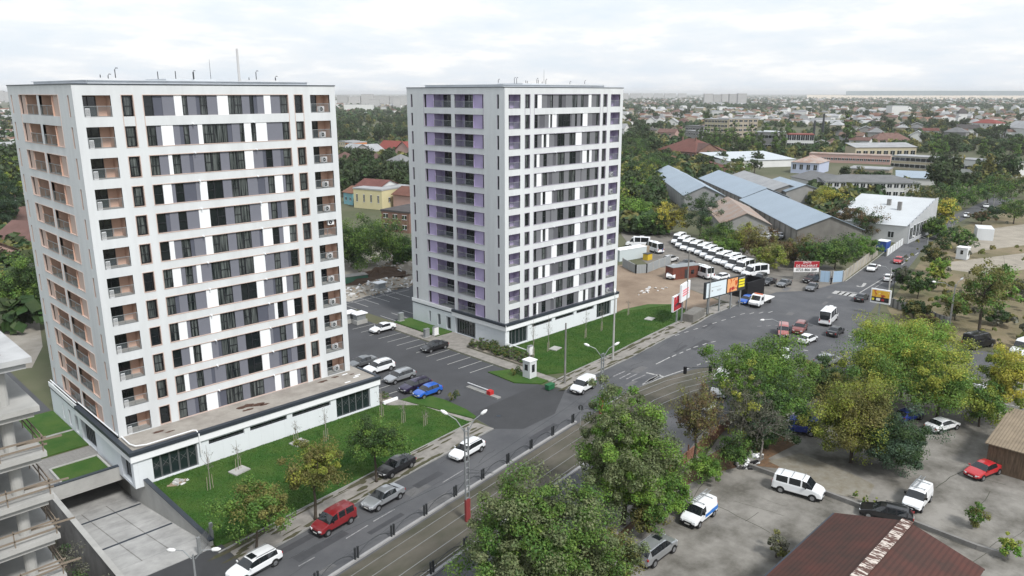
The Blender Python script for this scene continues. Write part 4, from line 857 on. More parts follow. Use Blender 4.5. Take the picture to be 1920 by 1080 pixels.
# ================================================================= TREES
LM=dict(green=leafmat('leaf_green',(0.069,0.151,0.032),(0.147,0.234,0.047)),dark=leafmat('leaf_dark',(0.030,0.065,0.021),(0.061,0.105,0.032)),
 bright=leafmat('leaf_bright',(0.094,0.211,0.032),(0.196,0.313,0.054)),yellow=leafmat('leaf_yellow',(0.232,0.202,0.035),(0.107,0.127,0.028),.35),
 yg=leafmat('leaf_yellow_green',(0.145,0.217,0.038),(0.349,0.361,0.062),.28),golden=leafmat('leaf_golden',(0.559,0.490,0.071),(0.292,0.292,0.055),.3),
 olive=leafmat('leaf_olive',(0.123,0.146,0.039),(0.207,0.185,0.060),.3),rust=leafmat('leaf_rust',(0.147,0.083,0.049),(0.096,0.091,0.037),.5),
 poplar=leafmat('leaf_poplar',(0.087,0.127,0.043),(0.205,0.235,0.117),.8),blue=leafmat('leaf_blue_green',(0.040,0.080,0.045),(0.078,0.127,0.074)),
 grey=leafmat('leaf_grey',(0.141,0.141,0.111),(0.087,0.096,0.057)),far=leafmat('leaf_far',(0.039,0.063,0.026),(0.065,0.090,0.031),.05))
M_bark=mat('bark',(.085,.07,.055),.95,noise=.4,nscale=3,bump=.5,bscale=8)
M_barkl=mat('pale_bark',(.30,.28,.25),.9,noise=.3,nscale=3)
def crown(nm,rx,rz,ncl,nleaf,leaf,seed,shape,mats,rcl=.3,asp=.62,zc=0.,two=False):
    g=np.random.default_rng(seed)
    d=g.normal(size=(ncl,3)); d/=np.linalg.norm(d,axis=1)[:,None]; r=g.random(ncl)**.38*.86
    c=d*r[:,None]
    if shape=='column': c[:,:2]*=(.45+.55*np.sqrt(np.clip(1-np.abs(c[:,2])**2.2,0,1)))[:,None]
    if shape=='cone': c[:,:2]*=np.clip((1-c[:,2])*.62,.05,1.2)[:,None]
    if shape=='round': c[:,2]=np.where(c[:,2]<-.35,-.35+(c[:,2]+.35)*.45,c[:,2])
    if shape=='umbrella': c[:,2]=c[:,2]*.45+.35*(1-(c[:,:2]**2).sum(1))
    lump=1+.30*np.sin(d[:,0]*3.1+seed)*np.cos(d[:,1]*2.7+seed*1.7)+.10*np.sin(d[:,2]*6+seed*2.)+.14*g.normal(size=ncl)
    c*=lump[:,None]; C=c*np.array([rx,rx*(.9+.2*g.random()),rz])
    R0=rcl*min(rx,rz*1.3)*(.45+.95*g.random(ncl)**1.5)
    idx=g.integers(0,ncl,nleaf); u=g.normal(size=(nleaf,3)); u/=np.linalg.norm(u,axis=1)[:,None]
    rad=R0[idx]*(.45+.65*g.random(nleaf)); p=C[idx]+u*rad[:,None]*np.array([1,1,.8]); 
    n=u*.7+np.array([0,0,.5])+g.normal(size=(nleaf,3))*.45; n/=np.linalg.norm(n,axis=1)[:,None]
    t=np.cross(n,g.normal(size=(nleaf,3))); t/=np.linalg.norm(t,axis=1)[:,None]; b=np.cross(n,t)
    s=(leaf*(.55+.8*g.random(nleaf)))[:,None]*.5; bend=n*s*.35
    V=np.stack([p-t*s,p-b*s*asp+bend*.0-bend,p+t*s,p+b*s*asp-bend],1).reshape(-1,3)+np.array([0,0,zc])
    me=bpy.data.meshes.new(nm); nv=len(V); me.vertices.add(nv); me.vertices.foreach_set('co',V.astype(np.float32).ravel())
    me.loops.add(nv); me.loops.foreach_set('vertex_index',np.arange(nv,dtype=np.int32)); me.polygons.add(nleaf)
    me.polygons.foreach_set('loop_start',np.arange(0,nv,4,dtype=np.int32)); me.polygons.foreach_set('loop_total',np.full(nleaf,4,dtype=np.int32))
    mats=mats if isinstance(mats,(list,tuple)) else [mats]
    for m in mats: me.materials.append(m)
    if len(mats)>1: 
        pick=(g.random(ncl)<.5)[idx] if not two else (c[idx,2]>(.15+.25*g.normal(size=nleaf)))
        me.polygons.foreach_set('material_index',pick.astype(np.int32))
    me.update(calc_edges=True); me.validate(); return me,C+np.array([0,0,zc])
def trunk(nm,h,zc,C,r,seed,mat_,nl=14,bare=0,lean=0):
    g=random.Random(seed); b=MB(); top=(g.uniform(-.3,.3)+lean,g.uniform(-.3,.3),zc)
    mid=(g.uniform(-.15,.15)+lean*.4,g.uniform(-.15,.15),h*.25)
    b.tube([(0,0,-.1),(0,0,.3),mid,top],[r*1.5,r*1.1,r*.9,r*.45],8)
    hs=list(C); g.shuffle(hs)
    for c in hs[:nl]:
        c=Vector(c); f=g.uniform(.25,.95); s=Vector(mid).lerp(Vector(top),f); m=s.lerp(c,.5)+Vector((g.uniform(-.3,.3),g.uniform(-.3,.3),-.06*(c-s).length+g.uniform(0,.4)))
        b.tube([s,m,c],[r*.42,r*.24,r*.07],5)
        if bare:
            for k in range(bare):
                e=c+Vector((g.uniform(-1,1),g.uniform(-1,1),g.uniform(.2,1.4)))*r*6; q=m.lerp(c,g.random()); b.tube([q,q.lerp(e,.5)+Vector((0,0,.15)),e],[r*.12,r*.07,r*.03],4)
    return b.mesh(nm,[mat_],True)
_TP={}
def tree(name,label,px,py,top,wpx,kind,shape='round',group=None,leaf=.30,n=9000,ncl=90,seed=1,base=.28,cat='tree',bark=None,rcl=.3,bare=0,z=0,r=None,xy=None,lean=0,two=False,nl=14,grow=1.):
    """tree standing at photo pixel px,py whose top reaches row `top`, crown about wpx pixels wide"""
    p=G(px,py) if xy is None else Vector((*xy,0)); h=height_to(*( (px,py) if xy is None else PX((*xy,0))),top)
    rx=wpx*(p-CAM).dot(Fv)/CF/2*grow; zc=h*(1+base)/2; rz=h*(1-base)/2
    ms=[LM[k] for k in kind.split('+')]
    me,C=crown('crown',rx,rz,ncl,n,leaf,seed,shape,ms,rcl=rcl,zc=zc,two=two)
    T=thing(name,label,cat,(p.x,p.y,z),0,group)
    put('crown',me,T)
    if base>.02 or bare: put('trunk',trunk('trunk',h,zc,C,r or max(.08,h*.018),seed,bark or M_bark,nl,bare,lean),T)
    return T
gS='street trees on the pavement by the near lawn'
tree('street_tree','yellowish green street tree nearest the garage ramp',482,1033,908,150,'green+olive',shape='round',group=gS,n=17000,leaf=.19,seed=11,base=.36,z=.13)
tree('street_tree','street tree with yellow and brown upper leaves above the dark red van',592,976,832,110,'olive+yg',group=gS,n=15000,leaf=.18,seed=12,base=.36,two=False,z=.13,ncl=70)
tree('street_tree','dark green street tree above the parked black saloon car',706,905,785,106,'dark+green',group=gS,n=18000,leaf=.18,seed=13,base=.34,z=.13)
gF='big roadside trees south of the tram tracks'
tree('poplar_tree','very large grey green poplar in the bottom centre foreground',1008,1180,905,272,'poplar+green',group=gF,n=100000,leaf=.20,ncl=420,seed=21,base=.12,rcl=.16,nl=30)
tree('poplar_tree','smaller poplar crown beside the silver off road car, below the centre tree',1115,1120,985,150,'poplar+olive',group=gF,n=26000,leaf=.20,ncl=150,seed=22,base=.12,rcl=.24)
tree('poplar_tree','tall bright green tree in the centre covering the tram tracks',1168,985,738,215,'bright+poplar',group=gF,n=95000,leaf=.20,ncl=380,seed=23,base=.10,rcl=.16,nl=30,grow=.98)
tree('poplar_tree','leafy lower tree on the fence side of the tall bright green tree',1215,985,850,120,'bright+green',group=gF,n=24000,leaf=.19,ncl=120,seed=24,base=.1,rcl=.26)
tree('thin_tree','thin reddish brown half bare tree by the tram curve',1300,878,712,118,'rust+olive',group='thinning autumn trees by the fence',n=6500,leaf=.20,ncl=120,seed=25,base=.25,rcl=.22,bare=3,nl=30,r=.16)
tree('thin_tree','yellow green thin tree with bare grey twigs, next to the reddish brown one',1385,860,690,95,'yg+grey',group='thinning autumn trees by the fence',n=6500,leaf=.20,ncl=90,seed=26,base=.15,rcl=.22,bare=4,nl=30,r=.14,bark=M_barkl)
tree('bare_tree','mostly bare pale tree with silver twigs between the yellow and the round green tree',1425,862,735,105,'grey+blue',group='thinning autumn trees by the fence',n=3500,leaf=.18,ncl=80,seed=27,base=.1,rcl=.24,bare=6,nl=40,r=.12,bark=M_barkl)
tree('round_tree','large dense bright green round tree at the near corner of the junction',1428,800,627,182,'bright+green',group='big trees round the junction',n=46000,leaf=.22,ncl=170,seed=28,base=.1,rcl=.27)
tree('round_tree','darker green crown just below the large round green tree',1438,842,705,110,'green+dark',group='big trees round the junction',n=24000,leaf=.22,ncl=80,seed=29,base=.05,rcl=.3)
tree('bushy_tree','dark olive bush tree in front of the silver SUV',1533,775,668,82,'dark+olive',group='big trees round the junction',n=14000,leaf=.22,ncl=60,seed=30,base=.05,rcl=.32)
tree('broad_tree','tallest yellow green tree behind the other trees at the lower right of the junction',1690,745,590,205,'yg+bright',group='big trees round the junction',n=52000,leaf=.22,ncl=200,seed=31,base=.15,rcl=.24)
tree('broad_tree','dark lower green tree left of the yellow green one, by the junction edge',1625,770,655,150,'green+yg',group='big trees round the junction',n=28000,leaf=.22,ncl=90,seed=32,base=.05,rcl=.28)
tree('broad_tree','green tree between the yellow green and the golden tree',1755,790,655,145,'green+yg+dark',group='big trees round the junction',n=26000,leaf=.22,ncl=90,seed=33,base=.05,rcl=.27)
tree('golden_tree','golden yellow tree near the right edge of the photo',1868,792,645,100,'golden+yg',group='big trees round the junction',n=24000,leaf=.21,ncl=80,seed=34,base=.22,rcl=.25)
tree('broad_tree','small green tree under the golden tree',1835,800,712,100,'green+yg',group='big trees round the junction',n=12000,leaf=.21,ncl=50,seed=35,base=.05)
tree('olive_tree','broad olive green tree on the yard beside the blue van',1595,868,712,158,'olive+yg',group='trees standing on the yard',n=46000,leaf=.19,ncl=180,seed=36,base=.04,rcl=.26)
tree('dark_tree','dark bluish green tree on the yard, right of the olive one',1678,886,768,125,'blue+dark',group='trees standing on the yard',n=34000,leaf=.19,ncl=120,seed=37,base=.02,rcl=.28)
gH='hedge bushes along the brick fence'
for i,(x,y,t,w_,k,l) in enumerate(((1262,960,890,70,'green+bright','hedge bush nearest the silver off road car'),(1325,905,845,72,'green+bright','dense hedge bush behind the brick fence posts'),(1372,880,812,70,'dark+green','hedge bush at the far end of the brick fence'),(1425,850,795,70,'green+dark','bush by the rubbish heap'),(1215,1010,930,70,'green+olive','hedge bush left of the blue and white van'))):
    tree('hedge_bush',l,x,y,t,w_,k,group=gH,n=5000,leaf=.2,ncl=45,seed=50+i,base=.0,cat='bush',rcl=.35)
for i,(x,y,t,w_,k,l,nm) in enumerate(((1828,990,945,46,'green+olive','small green bush alone on the concrete yard','bush'),(1888,1048,1000,44,'bright+yg','bright green bush at the end of the low yard wall','bush'),(1455,1045,1000,52,'olive+grey','straggly weed bush by the eave of the dark red roof','bush'),(1880,868,845,30,'bright+yg','small yellow green bush beside the red car','bush'),(1560,795,775,40,'golden+yg','yellow shoots beside the blue van','bush'),
   (100,1110,1045,180,'dark+grey','dark twiggy bush at the bottom left corner below the concrete frame','bush'))):
    tree('bush',l,x,y,t,w_,k,n=1600 if i<5 else 4000,leaf=.2,ncl=26 if i<5 else 70,seed=60+i,base=.0,cat='bush',rcl=.3,bare=2 if i in(2,5) else 0,z=0)
gW='weeds growing along the low yard wall'
for i,(x,y) in enumerate(((1604,936),(1622,945),(1640,951),(1657,953))): tree('weed',['leftmost weed tuft along the low yard wall','second weed tuft from the left along the low yard wall','second weed tuft from the right along the low yard wall','rightmost weed tuft along the low yard wall, beside the black estate car'][i],x,y,y-17,14,'yg+green',group=gW,n=260,leaf=.14,ncl=10,seed=70+i,base=0,cat='weed')
# waste ground on the right
gR='wild trees on the dry waste ground'
for i,(x,y,t,w_,k,sh,l) in enumerate(((1835,625,480,105,'green+olive','round','largest open branched wild tree above the black van'),(1868,590,500,85,'bright+olive','round','wild tree with bright tips right of the largest one'),(1790,600,545,70,'olive+green','round','low wild tree behind the tall street lamp'),(1748,515,440,48,'dark+olive','column','upright dark tree beside the far road, level with the red hatchback'),(1720,560,505,56,'dark+green','round','tree at the far road bend behind the billboard'),(1712,600,560,62,'dark+olive','round','low dark tree behind the concrete fence at the junction'),(1690,540,500,40,'grey+dark','round','thin grey twiggy shrub behind the lamp post of the far road'),(1755,540,480,45,'bright+yg','round','yellowish tree between the dark ones along the far road'),
   (1795,470,425,80,'dark+green','round','dense tree behind the small white booth'),(1765,450,422,40,'green+dark','round','small tree left of the dense one behind the booth'),(1905,560,520,50,'olive+grey','round','shrub near the right edge of the waste ground'),(1870,610,580,50,'grey+dark','round','grey shrub behind the black van'),(1840,420,395,50,'rust+dark','round','reddish bush by the far road lamp'),(1865,410,385,40,'dark+blue','round','dark rounded shrub above the derelict wall'),(1900,420,365,60,'green+dark','round','green tree at the right edge beyond the waste ground'),(1740,620,590,60,'rust+olive','round','brownish shrub along the concrete fence'))):
    tree('wild_tree',l,x,y,t,w_,k,shape=sh,group=gR,n=4200,leaf=.38,ncl=60,seed=80+i,base=.12,rcl=.25,bare=1,nl=16)
# depot trees
gD='trees between the minibus yard and the sheds'
for i,(x,y,t,w_,k,sh,l) in enumerate(((1312,448,345,56,'dark+blue','column','tall dark pointed tree left of the minibus row'),(1255,440,378,58,'golden+olive','round','golden round tree by the two upper minibuses'),(1345,465,412,70,'dark+green','round','dark green tree behind the left half of the minibus row'),(1365,478,445,48,'green+bright','round','low round green tree right behind the minibus row'),(1395,475,420,50,'yg+olive','round','yellowish tree behind the middle of the minibus row'),(1425,490,418,60,'olive+rust','round','tree with brownish leaves behind the right end of the minibus row'),(1440,505,450,56,'olive+yg','round','olive tree just above the rightmost minibus'),
  (1490,500,440,66,'olive+rust','round','brownish tree above the left side of the signboard'),(1530,505,450,70,'green+dark','round','dark tree partly covering the signboard'),(1565,505,440,62,'dark+green','round','dark tree above the blue gate'),(1605,485,438,70,'bright+green','round','bright green tree behind the concrete fence'),(1580,440,375,56,'dark+rust','round','dark crown against the grey gable'),(1625,448,388,56,'rust+dark','round','brownish dark tree left of the white roofed hall'),(1550,400,348,60,'golden+yg','round','golden tree between the blue roofs'),(1480,490,462,40,'grey+olive','round','thin grey shrub by the right end of the parked cars'),
  (1225,440,395,60,'dark+green','round','dark bush left of the golden tree'),(1190,425,365,60,'green+bright','round','green tree right of the middle tower at mid height'),(1188,385,330,56,'bright+green','round','bright green tree against the middle tower'),(1195,350,300,60,'yg+dark','round','yellow topped tree beside the middle tower'),(1225,330,280,70,'dark+green','round','wide dark tree behind the first long shed'),(1190,300,255,60,'dark+green','round','dark tree behind the upper right of the middle tower'),
  (1765,430,365,50,'golden+green','round','golden topped tree beside the white roofed hall'),(1745,445,405,40,'dark+green','round','dark tree at the corner of the white roofed hall'),(1725,395,345,80,'olive+dark','round','olive tree behind the white roofed hall'),(1790,390,340,80,'dark+green','round','dark tree right of the golden topped one'),(1850,385,325,90,'dark+green','round','broad dark tree at the far road'),(1895,370,320,70,'dark+olive','round','tree behind the far road at the right edge'),(1375,330,300,60,'green+olive','round','tree beside the long white roof'))):
    tree('yard_tree',l,x,y,t,w_,k,shape=sh,group=gD,n=7500 if y>440 else 4500,leaf=.34 if y>440 else .5,ncl=70,seed=110+i,base=.04,rcl=.27,grow=1.25)
# between the towers / left
for i,(x,y,t,w_,k,l) in enumerate(((702,506,390,150,'green+dark','big dark green tree between the towers behind the rubble'),(755,505,440,60,'dark+green','dark green bush against the middle tower, behind the rubble'),(655,504,425,80,'dark+green','dark green tree partly hidden by the near tower'),(45,605,480,110,'dark+green','large dark tree left of the near tower'),(10,600,520,70,'dark+green','dark tree at the left edge beside the concrete frame'),(20,450,300,60,'dark+blue','dark tree at the left edge below the skyline'),(25,330,290,60,'green+yg','green tree at the upper left edge'))):
    tree('backyard_tree',l,x,y,t,w_,k,group='trees behind the towers',n=20000,leaf=.32,ncl=130,seed=150+i,base=.0,rcl=.24)
# young birches with stakes
gB='young staked birch trees on the lawns'
yb=[(395,920,838,'nearest the garage ramp, beside the glazed corner'),(448,885,828,'beside the first concrete slab of the near lawn'),(556,835,790,'beside the second slab of the near lawn'),(612,830,762,'by the last ribbon window of the near block'),(716,785,728,'in front of the right glazed end of the near block'),(757,795,752,'near the path at the lawn end'),(798,800,770,'at the far tip of the near lawn'),(1000,672,598,'nearest the glazed corner of the middle tower'),(1028,660,590,'by the concrete slab near the middle tower'),(1098,635,575,'below the ribbon windows of the middle tower'),(1128,622,575,'next to the far glazed end of the middle tower'),(1178,592,560,'near the far end of the middle tower lawn')]
for i,(x,y,t,l) in enumerate(yb):
    p=G(x,y); h=height_to(x,y,t); T=thing('young_birch','young staked birch '+l,'young tree',(p.x,p.y,.17),0,gB)
    me,C=crown('foliage',.75,h*.3,16,110,.09,200+i,'round',LM['grey'],rcl=.35,zc=h*.68); put('foliage',me,T)
    b=MB(); b.tube([(0,0,0),(.03,.02,h*.5),(0,0,h)],[.05,.035,.012],6); g=random.Random(i)
    for c in C[:16]: q=(0,0,g.uniform(h*.3,h*.85)); b.tube([q,tuple(c)],[.018,.006],4)
    b.build('trunk',M_barkl,T)
    for s in (-1,1): MB().tube([(s*.35,.1*s,0),(s*.3,.1*s,1.5)],.03,5).build('stake',mat('stake_wood',(.35,.30,.24),.9),T)
# planting bed shrubs
gq='shrubs in the gravel beds'
proto=None; rs=random.Random(9)
me,_=crown('foliage',.45,.4,9,420,.10,301,'round',[LM['dark'],LM['olive']],rcl=.4,zc=.35); me2,_=crown('foliage',.4,.45,9,380,.10,302,'round',[LM['green'],LM['grey']],rcl=.4,zc=.4)
for i in range(90):
    x=rs.uniform(54.1,57.0); y=rs.uniform(-8,4.3)
    if y<-5.4-(0) and x-53.8>(y+8.6)*1.0: continue
    s=put('bed_shrub',me if i%2 else me2,None,(x,y,.2),rs.uniform(0,6),scale=(1.35,1.35,rs.uniform(.9,1.7))); tag(s,'low rounded shrub planted in the gravel bed at the entrance of the middle tower','shrub',gq)
for i in range(9):
    s=put('bed_shrub',me if i%2 else me2,None,(rs.uniform(30.9,31.9),rs.uniform(-4,2),.25),rs.uniform(0,6)); tag(s,'low shrub planted in the gravel bed at the glazed end of the near block','shrub','shrubs in the small gravel bed')
for (x,y,l) in ((850,752,'on the small lawn by the barrier'),(966,705,'on the lawn corner beside the guard booth')):
    p=G(x,y); s=put('bed_shrub',me,None,(p.x,p.y,.17),0,scale=(1.8,1.8,2.2)); tag(s,'dark spiky shrub standing alone '+l,'shrub')
# grass tufts so that the lawns are not flat
def tufts(name,polys,n,seed,h=.07):
    g=np.random.default_rng(seed); P=[]
    from mathutils.geometry import intersect_point_tri_2d as _i
    def inside(x,y,pl):
        c=False; j=len(pl)-1
        for i in range(len(pl)):
            if (pl[i][1]>y)!=(pl[j][1]>y) and x<(pl[j][0]-pl[i][0])*(y-pl[i][1])/(pl[j][1]-pl[i][1])+pl[i][0]: c=not c
            j=i
        return c
    tot=[]
    for pl in polys:
        xs_=[p[0] for p in pl]; ys_=[p[1] for p in pl]; area=(max(xs_)-min(xs_))*(max(ys_)-min(ys_)); k=int(n*area)
        X=g.uniform(min(xs_),max(xs_),k); Y=g.uniform(min(ys_),max(ys_),k)
        tot+=[(x,y) for x,y in zip(X,Y) if inside(x,y,pl)]
    A=np.array(tot); m=len(A); th=g.random(m)*6.283; s=.03+.05*g.random(m); hh=h*(.4+g.random(m)); ln=g.normal(size=(m,2))*.03
    b0=np.c_[A[:,0]-np.cos(th)*s,A[:,1]-np.sin(th)*s,np.full(m,.16)]; b1=np.c_[A[:,0]+np.cos(th)*s,A[:,1]+np.sin(th)*s,np.full(m,.16)]; tp=np.c_[A[:,0]+ln[:,0],A[:,1]+ln[:,1],.17+hh]
    V=np.stack([b0,b1,tp],1).reshape(-1,3); me=bpy.data.meshes.new(name); nv=len(V); me.vertices.add(nv); me.vertices.foreach_set('co',V.astype(np.float32).ravel()); me.loops.add(nv); me.loops.foreach_set('vertex_index',np.arange(nv,dtype=np.int32)); me.polygons.add(m); me.polygons.foreach_set('loop_start',np.arange(0,nv,3,dtype=np.int32)); me.polygons.foreach_set('loop_total',np.full(m,3,dtype=np.int32))
    me.materials.append(mat('grass_blades',(.032,.095,.013),.8,col2=(.06,.12,.022),nscale=.35,irand=.3,detail=4)); me.update(calc_edges=True)
    o=put(name,me); tag(o,'short green lawn grass round the towers','grass',kind='stuff')
tufts('grass',[[(.75,-20.6)]+la[1:5]+[(34.6,-16.8),(33.6,-8.5),(30.4,-5.4),(30.4,-4.7),(.75,-4.7)],[(53.2,-12.2),(57,-14.3)]+lb[2:5]+[(96.5,-9.5),(98.5,-4.5),(86.5,-.4),(58,-.4),(58,-5.8),(53.2,-9.8)]],110,5)
# ================================================================= STREET FURNITURE
def lamp_head(a,tip,T,nm='lamp_arm'):
    a=Vector(a); tip=Vector(tip); m=a.lerp(tip,.5)+Vector((0,0,.35)); MB().tube([a,m,tip],[.05,.045,.04],6).build(nm,M_metal,T)
    d=(tip-m).normalized(); MB().tube([tip,tip+d*.15,tip+d*.5,tip+d*.75],[.06,.16,.17,.05],8).build('lamp_head',M_lamp,T,smooth=True)
def lamp_post(px,py,top,arms,label,kind='plain',z=.02,h=None,group='street lamps'):
    p=G(px,py); H=h or height_to(px,py,top); T=thing('street_lamp',label,'street lamp',(p.x,p.y,z),0,group)
    if kind=='lattice':
        b=MB()
        for sx in (-.22,.22): b.box(sx-.04,-.07,0,sx+.04,.07,H*.86)
        k=.5
        while k<H*.86: b.box(-.18,-.05,k,.18,.05,k+.10); k+=.62
        b.build('pole',M_metal,T); MB().box(-.27,-.12,0,.27,.12,2.3).build('red_sleeve',mat('faded_red',(.22,.04,.04),.7),T)
    else: MB().tube([(0,0,0),(0,0,H*.5),(0,0,H*.9)],[.17,.14,.10] if kind=='concrete' else [.11,.09,.07],8).build('pole',M_conc if kind=='concrete' else M_metal,T)
    for i,(dx,dy) in enumerate(arms): lamp_head((dx*.1,dy*.1,H*.82),(dx,dy,H*.97),T)
    return T
lamp_post(877,977,772,[(-1.1,1.3),(1.0,-.9)],'lattice double lamp post with a red painted foot between road and tram tracks','lattice')
lamp_post(1127,775,645,[(-1.2,1.2),(1.2,-.8)],'lattice double lamp post rising behind the tall centre tree','lattice')
lamp_post(372,1130,1030,[(-.9,1.0),(1.1,-.9)],'double street lamp cut by the bottom edge of the photo near the garage ramp')
lamp_post(1149,676,548,[(.6,.5)],'tall concrete lamp pole beside the far end of the middle tower lawn','concrete')
lamp_post(1462,641,597,[(-2.4,1.8)],'single armed street lamp beside the dull red van')
lamp_post(1392,765,660,[(-1.8,1.2)],'street lamp whose head pokes out of the large round green tree')
lamp_post(1780,612,524,[(-3.4,2.2),(1.0,-.4)],'tall double street lamp on the waste ground above the black van','concrete')
lamp_post(1664,563,496,[(-1.8,1.4)],'street lamp just behind the billboard at the zebra crossing','concrete')
lamp_post(1736,478,441,[(-3,2.2)],'street lamp at the bend of the far road')
lamp_post(1784,428,400,[(-3,2.4)],'far road lamp pole carrying the drooping wires','concrete')
lamp_post(1862,388,361,[(-3,2.4)],'farthest visible lamp pole under the wires on the right','concrete')
def pole(px,py,top,label,r=.15,m=None,z=.1):
    p=G(px,py); H=height_to(px,py,top); o=MB().tube([(0,0,0),(0,0,H)],[r,r*.7],8).build('utility_pole',m or M_concd,None,(p.x,p.y,z)); tag(o,label,'pole'); return p,H
pole(1059,720,607,'plain grey concrete pole on the pavement behind the white delivery van')
pole(1285,600,470,'grey pole standing in front of the pink billboard'); pole(1328,592,500,'thin grey pole at the left end of the double billboard',.1)
pole(1673,560,505,'dark pole right beside the lamp behind the right billboard',.1,M_dmetal); pole(1755,400,372,'pole at the far end of the road by the golden tree')
# overhead wires, one thing per wire run
def wire(a,c,sag,label,r=.018):
    a=Vector(a);c=Vector(c); pts=[a.lerp(c,t/8)+Vector((0,0,-sag*4*(t/8)*(1-t/8))) for t in range(9)]
    o=MB().tube(pts,r,4,cap=False).build('overhead_wire',M_dmetal,None); tag(o,label,'wire','overhead wires')
def hp(px,py,top,f=.85): p=G(px,py); return (p.x,p.y,height_to(px,py,top)*f)
wire((-30,-35.5,6.4),hp(877,977,772,.45),.15,'tram contact wire on the near side of the lattice post')
wire(hp(877,977,772,.45),hp(1127,775,645,.45),.2,'tram contact wire running into the tall centre tree')
wire(hp(1784,428,400),hp(1862,388,361),1.5,'upper drooping cable at the far end of the road',.05); wire(hp(1784,428,400,.7),hp(1862,388,361,.75),2.2,'lower drooping cable at the far end of the road',.05); wire(hp(1736,478,441),hp(1784,428,400),1.4,'cable between the two far road lamp poles',.05)
MB()
T=thing('contact_arm','thin bracket arm holding the tram wire on the lattice lamp post','bracket',hp(877,977,772,.45)); MB().tube([(0,0,0),(1.6,-1.9,.1)],.03,5).build('arm',M_dmetal,T); MB().tube([(0,0,.4),(1.6,-1.9,.1)],.015,4).build('stay',M_dmetal,T)
# traffic light on a long arm
p=G(1352,772); T=thing('traffic_light','traffic signal with two dark heads hanging from a long arm above the tram curve','traffic light',(p.x,p.y,.03))
MB().tube([(0,0,0),(0,0,6.2)],.09,8).build('pole',M_metal,T); MB().tube([(0,0,6),(-4.6,2.9,6.35)],.05,6).build('arm',M_dmetal,T)
for f in (.98,.35): b=MB(); b.box(-4.6*f-.17,2.9*f-.15,5.3+.3*f,-4.6*f+.17,2.9*f+.15,6.2+.3*f); b.build('signal_head',M_black,T)
# tram barriers : pairs of dark posts with an arched rail between
def bl(x): return tl(x)+1.35
def barrier(x,fy,label,grp):
    dx=4.35; y0=fy(x); y1=fy(x+dx); T=thing('tram_barrier',label,'barrier',(x,y0,.18),math.atan2(y1-y0,dx),grp)
    for s in (-.16,.16): MB().box(s-.07,-.07,0,s+.07,.07,1.15).build('post',M_dmetal,T)
    L_=math.hypot(dx,y1-y0); b=MB(); pts=[(.2+(L_-.4)*t/8,0,.25+.75*math.sin(math.pi*t/8)**.8) for t in range(9)]; b.tube(pts,.03,5); b.tube([(.2,0,1.05),(L_/2,0,.88),(L_-.2,0,1.1)],.02,4); b.build('arched_rail',M_dmetal,T)
nb=16
for i in range(nb):
    x=-22+i*4.35; barrier(x,bl,['post and rail section %s'%s for s in ('hidden below the bottom edge',)*5+('nearest the bottom edge','opposite the front of the dark red van','opposite the rear of the dark red van','opposite the silver saloon','just past the silver saloon','just before the lattice lamp post','at the lattice lamp post','just past the lattice lamp post','midway between lattice post and centre tree','close to the centre tree','reaching the centre tree crown')][i],'barrier sections between the road and the tram tracks')
for i in range(9):
    x=-10+i*4.35; barrier(x,lambda q: tl(q)-5.4,['post and arched rail section %s'%s for s in ('below the frame on the far left','below the frame','right below the frame','at the bottom edge','at the foot of the big poplar','beside the big poplar crown','hidden in the big poplar','between the two big trees','behind the centre tree')][i]+', south of the tracks','barrier sections south of the tram tracks')
# round sign back and dark box
p=G(1088,800); T=thing('road_sign','round road sign seen from behind at the near edge of the centre tree','road sign',(p.x,p.y,.2)); MB().tube([(0,0,0),(0,0,2.5)],.04,6).build('pole',M_metal,T); MB().tube([(0,0,2.3),(.03,.03,2.3)],.33,16).build('disc',M_dmetal,T)
# brick-red fence on posts
fl=[P2(1248,900),P2(1275,878),P2(1303,856),P2(1330,835),P2(1358,808),P2(1380,785)]
T=thing('brick_fence','weathered brick red panel fence with thin posts beside the southern carriageway','fence',(*fl[0],0))
for i,(a,c) in enumerate(zip(fl,fl[1:])):
    a=Vector((*a,0))-T.location;c=Vector((*c,0))-T.location
    MB().beam(a+Vector((0,0,.75)),c+Vector((0,0,.75)),.12,1.3).build('panel',mat('fence_brick',(.20,.085,.055),.9,col2=(.30,.17,.12),nscale=1.2,bands=(2,.32,.6,.12)),T)
    for f in (0,.5): q=a.lerp(c,f); MB().box(q.x-.06,q.y-.06,0,q.x+.06,q.y+.06,2.1).build('post',MC['rust'],T)
# low wall of the yard
wl=[P2(*q) for q in ((1375,866),(1440,890),(1541,926),(1618,955),(1706,982),(1773,1008),(1830,1030),(1889,1048))]
T=thing('yard_wall','low weathered concrete wall curving across the yard behind the vans','wall',(*wl[0],0)); b=MB()
for a,c in zip(wl,wl[1:]): b.beam((a[0]-wl[0][0],a[1]-wl[0][1],.25),(c[0]-wl[0][0],c[1]-wl[0][1],.25),.3,.5)
b.build('wall',M_concd,T)
def fence(label,l,h,m,nm='concrete_fence',cat='fence',post=None,th=.15,step=None):
    pts=[P2(*q) for q in l]; T=thing(nm,label,cat,(*pts[0],0)); o=Vector((*pts[0],0))
    for a,c in zip(pts,pts[1:]):
        a=Vector((*a,0))-o;c=Vector((*c,0))-o; MB().beam(a+Vector((0,0,h/2)),c+Vector((0,0,h/2)),th,h).build('panel',m,T)
        n=max(1,int((c-a).length/(step or 3)))
        if n<40:
            for k in range(n+1): q=a.lerp(c,k/n); MB().box(q.x-.13,q.y-.13,0,q.x+.13,q.y+.13,h+.12).build('post',post or M_conc,T)
    return T
M_cream=mat('cream_concrete',(.40,.37,.31),.9,noise=.35,nscale=.4)
fence('cream concrete panel fence along the left side of the far road',[(1580,528),(1644,479)],2.2,M_cream)
